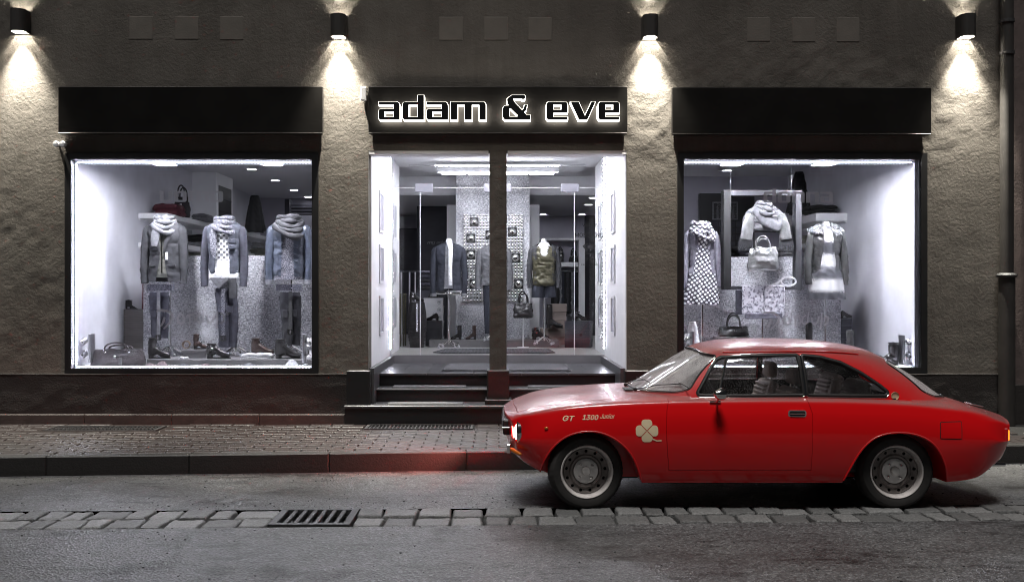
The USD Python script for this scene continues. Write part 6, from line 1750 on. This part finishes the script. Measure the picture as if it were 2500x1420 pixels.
for s in (-1, 1):
    obj('sleeve', sleeve(cx, cy, zt - .02, s, .62, .064, .046, 97 + s), C['grey'], t)
    obj('trouser_leg', wrinkle(tube(np.array([(cx + s * .08, cy, zt - .62), (cx + s * .085, cy, zt - 1.0), (cx + s * .08, cy, zt - 1.38)]), [.09, .075, .06], 14), .006, 14, 99), C['navy'], t)
obj('shirt', torso(cx, cy, zt - .03, [(a, b * .9, c * .9) for a, b, c in SH[:9]], .005, 98), C['white'], t)
t, cx, cy, zt = bust('mannequin', 'headless mannequin in a draped gold top, dark blazer and shorts right of the entrance pillar', 1328, 587, 14.6, ZF + .108)
stand(t, cx, cy, ZF + .06, zt - .4)
obj('draped_top', torso(cx, cy, zt - .05, [(a, b * .84, c * .95) for a, b, c in SH[:8]] + [(.58, .16, .115), (.62, .13, .09)], .014, 100, scale=12), C['gold'], t)
obj('blazer', torso(cx, cy, zt - .02, [(a, b * .88, c) for a, b, c in SH[:9]], .007, 101, opening=lambda d: .10), C['charcoal'], t)
for s in (-1, 1):
    obj('sleeve', sleeve(cx, cy, zt - .02, s, .60, .056, .042, 102 + s, sw=.172), C['charcoal'], t)
    obj('shorts_leg', wrinkle(tube(np.array([(cx + s * .075, cy, zt - .60), (cx + s * .085, cy, zt - .72), (cx + s * .088, cy, zt - .85)]), [.085, .098, .10], 16), .006, 14, 104), C['navy'], t)
obj('top_front', torso(cx, cy, zt - .03, [(0.0, .05, .05), (.06, .09, .08), (.16, .085, .118), (.22, .04, .112)], .003, 108), C['white'], t)
# boots and shoes inside
yb_ = on_shelf(ZF + .108, 15.1)
boot('boot', 'dark wedge boot on the entrance platform below the navy jacket', 1100, 1128, 794, yb_, 15.12, C['black_leather'], toe=-1, laces=False, straps=1)
boot('boot', 'dark high-heeled boot on the entrance platform before the woven column', 1136, 1164, 794, yb_, 15.12, C['brown_leather'], toe=-1, heel=.06)
boot('boot', 'silver buckled boot on the entrance platform below the gold top', 1297, 1342, 805, yb_, 15.12, C['black_leather'], laces=False, straps=3)
bx('shoe_box', 'large black box behind the barrel pouf under the laced shoe', 1038, 1077, 783, 847, 15.3, .3, C['box_black'])
boot('shoe', 'black laced shoe on the black box behind the barrel pouf', 1041, 1072, 763, 783, 15.34, C['black_leather'], toe=-1, cat='shoe')
for i in range(6):
    y1 = 838 - i * 18.5
    b = bx('shoe_box', ['lowest', 'second', 'third', 'fourth', 'fifth', 'topmost'][i] + ' pale round-marked box, counting up, in the stack behind the barrel pouf', 1034, 1083 - i % 2, y1 - 18.2, y1, 16.0, .3, C['box_white'])
    cpt = P(1072, y1 - 8, 15.999)
    obj('round_mark', cat_(lathe([(.026, -.001), (.030, .001), (.026, .002)], 18, cpt, 'y'), ext(Polygon([(cpt[0] - .014, cpt[2] + .01), (cpt[0] + .014, cpt[2] + .01), (cpt[0], cpt[2] - .016)]), cpt[1] - .002, cpt[1])), C['box_black'], b, smooth=False)
boot('shoe', 'black heeled shoe on top of the pale boxes', 1044, 1072, 708, 727, 16.05, C['black_leather'], toe=-1, laces=False, cat='shoe')
Yq = 14.95
c = P(1018, 848, Yq)
t = thing('barrel_pouf', 'tall black barrel-shaped display pouf with ribbed lower half inside the entrance', 'pouf', (c[0], c[1], ZF))
k = np.linspace(0, 1, 60); h_ = PZ(738, Yq) - ZF
r_ = .095 + .052 * np.sin(np.pi * (.06 + .80 * k)) + .004 * np.sin(k * 90) * (k < .5)
obj('barrel', lathe([(0, ZF + .001)] + [(float(a), float(ZF + .001 + h_ * b)) for a, b in zip(r_, k)] + [(0, ZF + h_)], 40, (c[0], c[1], 0)), C['black_leather'], t)
obj('hanging_belt', box(c[0] + .0, c[0] + .03, Yq - .160, Yq - .150, PZ(808, Yq), PZ(740, Yq)), M['chrome'], t, smooth=False)
boot('boot', 'black studded ankle boot on top of the barrel pouf', 998, 1036, 712, on_shelf(ZF + h_ + .001, Yq), Yq, C['black_leather'], laces=False, straps=2)
t = thing('glass_table', 'glass counter table with dark legs at the left inside the entrance', 'table', P(1000, 715, 16.8))
obj('table_top', box(PX(970, 16.8), PX(1060, 16.8), 16.8, 17.3, PZ(664, 16.8), PZ(660, 16.8)), M['acrylic'], t, smooth=False)
for x in (978, 998, 1012, 1056): obj('table_leg', box(PX(x, 16.8), PX(x + 3, 16.8), 16.82, 16.86, ZF, PZ(664, 16.8)), M['steel'], t, smooth=False)
for i in range(4):
    folded(['lowest', 'second', 'third', 'topmost'][i] + ' dark jeans, counting up, in the stack beside the navy jacket', 1022, 1062 - i, 708 - i * 9.3 - 9, 708 - i * 9.3, 16.2, .3, C['jeans'] if i % 2 else C['charcoal'], 1, 110 + i)
part('counter', PX(1016, 16.19), PX(1090, 16.19), 16.17, 16.6, ZF, PZ(708, 16.2) - .001, M['dark_wall'])
for i, x in enumerate((959, 965, 972, 978, 985, 990)):
    t = thing('brass_rod', ['first', 'second', 'third', 'fourth', 'fifth', 'sixth'][i] + ' vertical brass rod from the left, inside the left door panel', 'rod', (PX(x, 14.9 + .1 * i), 14.9 + .1 * i, ZF), 'brass rods inside the left door panel')
    obj('rod', cyl((PX(x, 14.9 + .1 * i), 14.9 + .1 * i, ZF), (PX(x, 14.9 + .1 * i), 14.9 + .1 * i, PZ(718, 14.9 + .1 * i)), .012), M['brass'] if 'brass' in M else C['gold'], t)
    obj('cap', sphere((PX(x, 14.9 + .1 * i), 14.9 + .1 * i, PZ(718, 14.9 + .1 * i)), .015, 1), C['gold'], t)
# clothes rail alcove
Yr = 17.6
t = thing('rail_alcove', 'white framed clothes alcove with a shelf and hanging rail at the right of the entrance', 'clothes rail', (PX(1370, Yr), Yr, ZF))
obj('top_board', box(PX(1317, Yr), PX(1428, Yr), Yr, Yr + .5, PZ(586, Yr), PZ(581, Yr), .003), M['white_paint'], t)
obj('side_board', box(PX(1413, Yr), PX(1428, Yr), Yr, Yr + .5, ZF, PZ(586, Yr) - .001, .003), M['white_paint'], t)
obj('shelf_board', box(PX(1318, Yr), PX(1412, Yr), Yr, Yr + .45, PZ(651, Yr), PZ(640, Yr), .003), M['white_paint'], t)
obj('rail', cyl((PX(1318, Yr), Yr + .2, PZ(660, Yr)), (PX(1412, Yr), Yr + .2, PZ(660, Yr)), .012), M['chrome'], t)
obj('back_board', box(PX(1300, Yr + .55), PX(1428, Yr + .55), Yr + .52, Yr + .54, ZF, PZ(587, Yr + .55)), M['grey_wall'], t, smooth=False)
bag('handbag', 'black handbag with tall handle on the alcove shelf, the right one', 1388, 1413, 624, on_shelf(PZ(640, Yr), Yr + .1), Yr + .1, C['black_leather'], .06, .10, .05, 20)
bag('handbag', 'slouchy black handbag on the alcove shelf, the left one beside the gold top', 1361, 1377, 612, on_shelf(PZ(640, Yr), Yr + .1), Yr + .1, C['black_leather'], .06, .04, .05, 21)
for i, x in enumerate(np.linspace(1352, 1409, 11)):
    mm = [C['black'], C['charcoal'], C['black'], C['light'], C['navy']][i % 5]
    t = thing('hanging_garment', ['black', 'charcoal', 'black', 'pale', 'navy'][i % 5] + ' garment, %s from the left on the clothes rail in the alcove' % 'first second third fourth fifth sixth seventh eighth ninth tenth eleventh'.split()[i], 'garment', (PX(x, Yr), Yr + .2, PZ(770, Yr)), 'garments on the clothes rail')
    X = PX(x, Yr)
    obj('cloth', wrinkle(subdiv(ext(Polygon([(X - .016, PZ(664, Yr)), (X + .016, PZ(664, Yr)), (X + .026, PZ(760 + 6 * (i % 3), Yr)), (X - .026, PZ(760 + 6 * (i % 3), Yr))]), Yr + .05, Yr + .38), .06), .010, 14, i), mm, t, smooth=50)
    obj('hanger_hook', tube(np.array([(X, Yr + .2, PZ(664, Yr)), (X, Yr + .2, PZ(658, Yr)), (X + .01, Yr + .2, PZ(656.5, Yr))]), .004, 5), M['steel'], t)
# brown boxes, tall boots, dark boxes with boot
for i in range(5):
    y1 = 841 - i * 20
    bx('shoe_box', ['lowest', 'second', 'third', 'fourth', 'topmost'][i] + ' brown box, counting up, behind the gold top mannequin stand', 1347 if i > 1 else 1320, 1384 - i % 2, y1 - 19.6, y1, 15.7, .3, C['box_tan'])
boot('boot', 'tall black riding boot leaning on the brown boxes', 1332, 1375, 742, 801, 15.6, C['black_leather'], laces=False)
for i in range(3):
    y1 = 849 - i * 22
    b = bx('shoe_box', ['lowest', 'middle', 'topmost'][i] + ' dark violet box in the stack by the right door panel', 1382 + i % 2, 1447, y1 - 21.7, y1, 14.88, .26, C['box_dark'], rz=-12)
cpt = P(1418, 817, 14.86)
obj('round_mark', lathe([(.0, .004), (.022, .004), (.022, 0)], 18, cpt, 'y'), C['box_black'], b, smooth=False)
boot('boot', 'black buckled biker boot on the dark violet boxes', 1397, 1433, 752, on_shelf(PZ(849 - 3 * 22 + .3, 14.88), 14.98), 14.98, C['black_leather'], laces=False, straps=2)
Yh = 14.95
t = thing('bag_stand', 'white slim stand carrying the dark handbag before the bubble panel', 'stand', (PX(1277, Yh), Yh, ZF))
obj('pole', cyl((PX(1277, Yh), Yh, ZF), (PX(1277, Yh), Yh, PZ(735, Yh)), .011), M['white_paint'], t)
obj('foot', lathe([(0, ZF), (.09, ZF), (.09, ZF + .006), (.012, ZF + .012)], 24, (PX(1277, Yh), Yh, 0)), M['white_paint'], t)
bag('handbag', 'dark leather handbag with buckle hanging on the white stand before the bubble panel', 1252, 1303, 738, 777, 14.86, C['black_leather'], .06, .14, .08, 22, .88)
# mats
yA, yB = PZ, None
t = thing('woven_rug', 'flat patterned oval rug on the shop floor behind the glass door', 'rug', (0, 13.9, ZF))
rg = Polygon([(PX(1062, 13.9) + .15, 13.45), (PX(1345, 13.9) - .1, 13.45), (PX(1345, 13.9) + .05, 13.6), (PX(1345, 13.9), 14.5), (PX(1062, 13.9) + .1, 14.5), (PX(1062, 13.9) - .02, 13.65)]).buffer(-.06).buffer(.06)
obj('rug_base', extz(rg, ZF + .001, ZF + .009), C['charcoal'], t, smooth=False)
lk = []
for i in range(34):
    for j in range(9):
        x, y = rg.bounds[0] + .03 + i * .052, 13.5 + j * .115
        if rg.contains(Point(x, y).buffer(.04)):
            lk.append(move(box(-.038, .038, -.010, .010, 0, .006, .002), (x, y, ZF + .0092), rz=35 if j % 2 else -35))
obj('rug_links', cat_(*lk), C['light'], t, smooth=False, kind='stuff')
t = thing('landing_mat', 'dark ribbed door mat on the landing before the glass door', 'door mat', (PX(1235, 12.4), 12.3, Z3))
obj('mat', extz(Polygon([(PX(1081, 11.9), 11.9), (PX(1391, 11.9), 11.9), (PX(1391, 11.9), 12.95), (PX(1081, 11.9), 12.95)]).buffer(-.02).buffer(.02), Z3 + .001, Z3 + .013), M['mat'], t)
obj('mat_edge', extz(Polygon([(PX(1081, 11.9), 11.9), (PX(1391, 11.9), 11.9), (PX(1391, 11.9), 12.95), (PX(1081, 11.9), 12.95)]).buffer(.015).difference(Polygon([(PX(1081, 11.9), 11.9), (PX(1391, 11.9), 11.9), (PX(1391, 11.9), 12.95), (PX(1081, 11.9), 12.95)]).buffer(-.004)), Z3 + .001, Z3 + .008), M['rubber'], t)
for x0, x1, Y0, z, lab in ((945, 1130, 10.93, Z1, 'narrow anti-slip strip on the lowest step left of the pillar'), (957, 1137, 11.30, Z2, 'narrow anti-slip strip on the second step left of the pillar'), (1290, 1470, 11.30, Z2, 'narrow anti-slip strip on the second step right of the pillar'), (1290, 1480, 10.93, Z1, 'narrow anti-slip strip on the lowest step right of the pillar')):
    t = thing('step_mat', lab, 'step mat', ((PX(x0, Y0) + PX(x1, Y0)) / 2, Y0 + .12, z))
    obj('mat', box(PX(x0, Y0), PX(x1, Y0), Y0, Y0 + .22, z + .001, z + .016, .005), M['mat'], t)
    obj('mat_edge', box(PX(x0, Y0) - .006, PX(x1, Y0) + .006, Y0 - .006, Y0 + .226, z + .0005, z + .007, .003), M['rubber'], t)

# ---------------------------------------------------------------- lettering on the glass
def flat_word(txt, x0, ybase, Y, xh_px, m, parent, gap=22, th=.0015, shear=0.0, name='lettering'):
    u = xh_px / 175 * Y / F
    for ch, g_ in word(txt, gap)[0]:
        if g_ is not None:
            g_ = affinity.affine_transform(g_, [u, shear * u, 0, u, PX(x0, Y), PZ(ybase, Y)])
            obj(name, ext(g_, Y - th, Y), m, parent, smooth=False)


YG = YW + 0.019
flat_word('uomo', 390, 493, YG, 26.5, M['frosted'], windows[0], 24)
flat_word('donna', 1864, 495, YG, 26.5, M['frosted'], windows[1], 24)


def brush(strokes, x0, y0, sc, Y, parent):
    """Brush-written letters from pen strokes: lists of (x, y, half width) in photo pixels of a reference drawing."""
    for st in strokes:
        p = [(x0 + a * sc, y0 + b * sc, c * sc * 0.68) for a, b, c in st]
        g_ = unary_union([unary_union([Point(*p[i][:2]).buffer(p[i][2], 8), Point(*p[i + 1][:2]).buffer(p[i + 1][2], 8)]).convex_hull for i in range(len(p) - 1)])
        g_ = affinity.affine_transform(g_, [Y / F, 0, 0, -Y / F, PX(0, Y), H + CY * Y / F])
        obj('script_lettering', ext(g_, Y - .0015, Y), M['frosted'], parent, smooth=False)


script = [[(2, 8, 4.5), (12, 6, 5), (25, 7, 5), (38, 14, 5), (44, 22, 5), (38, 36, 4.5), (20, 55, 3.5)], [(20, 26, 4), (18, 36, 4.5), (12, 48, 3)],
          [(63, 14, 4), (56, 26, 4), (58, 38, 4.5), (66, 42, 4.5), (74, 37, 4), (75, 28, 4), (68, 17, 4)], [(84, 20, 5), (98, 17, 4), (104, 12, 2)], [(88, 22, 3.5), (90, 34, 3.5), (88, 44, 2.5)], [(100, 20, 3.5), (104, 32, 3.5), (98, 43, 2.5)],
          [(128, 4, 2), (125, 20, 3.5), (124, 34, 4), (116, 40, 4), (108, 34, 3.5), (110, 22, 3.5), (118, 14, 3)], [(136, 22, 3.5), (137, 34, 4), (144, 41, 4), (152, 34, 4), (156, 20, 3.5)], [(164, 10, 3), (164, 30, 4), (160, 52, 4)], [(174, 14, 4), (183, 22, 4), (180, 36, 4), (172, 42, 4)]]
brush(script, 383, 752, 0.90, YG, windows[0])
brush(script, 1865, 757, 0.86, YG, windows[1])
rmk = P(555, 765, YG)
obj('script_lettering', cat_(ext(Point(rmk[0], rmk[2]).buffer(.022).difference(Point(rmk[0], rmk[2]).buffer(.018)), YG - .0015, YG), move((lambda m: (np.stack([m[0][:, 0], -m[0][:, 2], m[0][:, 1]], 1), m[1]))(text_poly('R', .022)), (rmk[0] - .009, YG, rmk[2] - .011))), M['frosted'], windows[0], smooth=False)
dpl = dp
flat_word('my', 1043, 595, 17.99, 5.6, C['light'], shop, 20, .004, .3, 'wall_lettering'); flat_word('adam', 1065, 595, 17.99, 5.6, C['light'], shop, 20, .004, .3, 'wall_lettering')


def glass_text(txt, x, y, h_px, Y, m, parent, center=True, bold=False):
    v, f = text_poly(txt, h_px * Y / F, bold)
    w = v[:, 0].max()
    obj('door_lettering', (np.stack([PX(x, Y) + v[:, 0] - (w / 2 if center else 0), Y - v[:, 2], PZ(y, Y) + v[:, 1]], 1), f), m, parent, smooth=False)


Yt = YD - .0075
glass_text('VERSUS', 1440, 553, 7, Yt, M['frame_black'], dg)
glass_text('MOSCHINO', 1438, 578, 9, Yt, M['frame_black'], dg, bold=True)
lx, lz = PX(1438, Yt), PZ(603, Yt)
lau = [Polygon([(0, -.008), (.012, .012), (0, .04), (-.012, .012)]) for _ in range(1)][0]
laurel = unary_union([affinity.translate(affinity.rotate(lau, s * (18 + 22 * k), origin=(0, 0)), lx - s * .052 * math.sin(math.radians(25 + 26 * k)), lz - .05 * math.cos(math.radians(25 + 26 * k))) for s in (-1, 1) for k in range(6)] + [Point(lx, lz).buffer(.022), sbox(lx - .055, lz - .095, lx + .055, lz - .08)])
obj('door_emblem', ext(laurel, Yt - .0015, Yt), M['frame_black'], dg, smooth=False)
glass_text('PJS', 1440, 637, 9, Yt, M['frame_black'], dg, bold=True)
glass_text('PARAJUMPERS', 1440, 648, 4.2, Yt, M['frame_black'], dg)
for k, (yy, yr) in enumerate(((777, '2016'), (797, '2015'), (817, '2014'))):
    glass_text(yr, 1471, yy, 6, Yt, C['white'], dg, bold=True)
    glass_text('.....', 1471, yy - 8, 6, Yt, C['white'], dg)
    v = [rr(PX(1464 + 5 * i, Yt), PZ(yy + 9, Yt), PX(1467 + 5 * i, Yt), PZ(yy + 4, Yt), .003) for i in range(3)]
    obj('door_emblem', ext(unary_union(v), Yt - .0015, Yt), C['white'], dg, smooth=False)
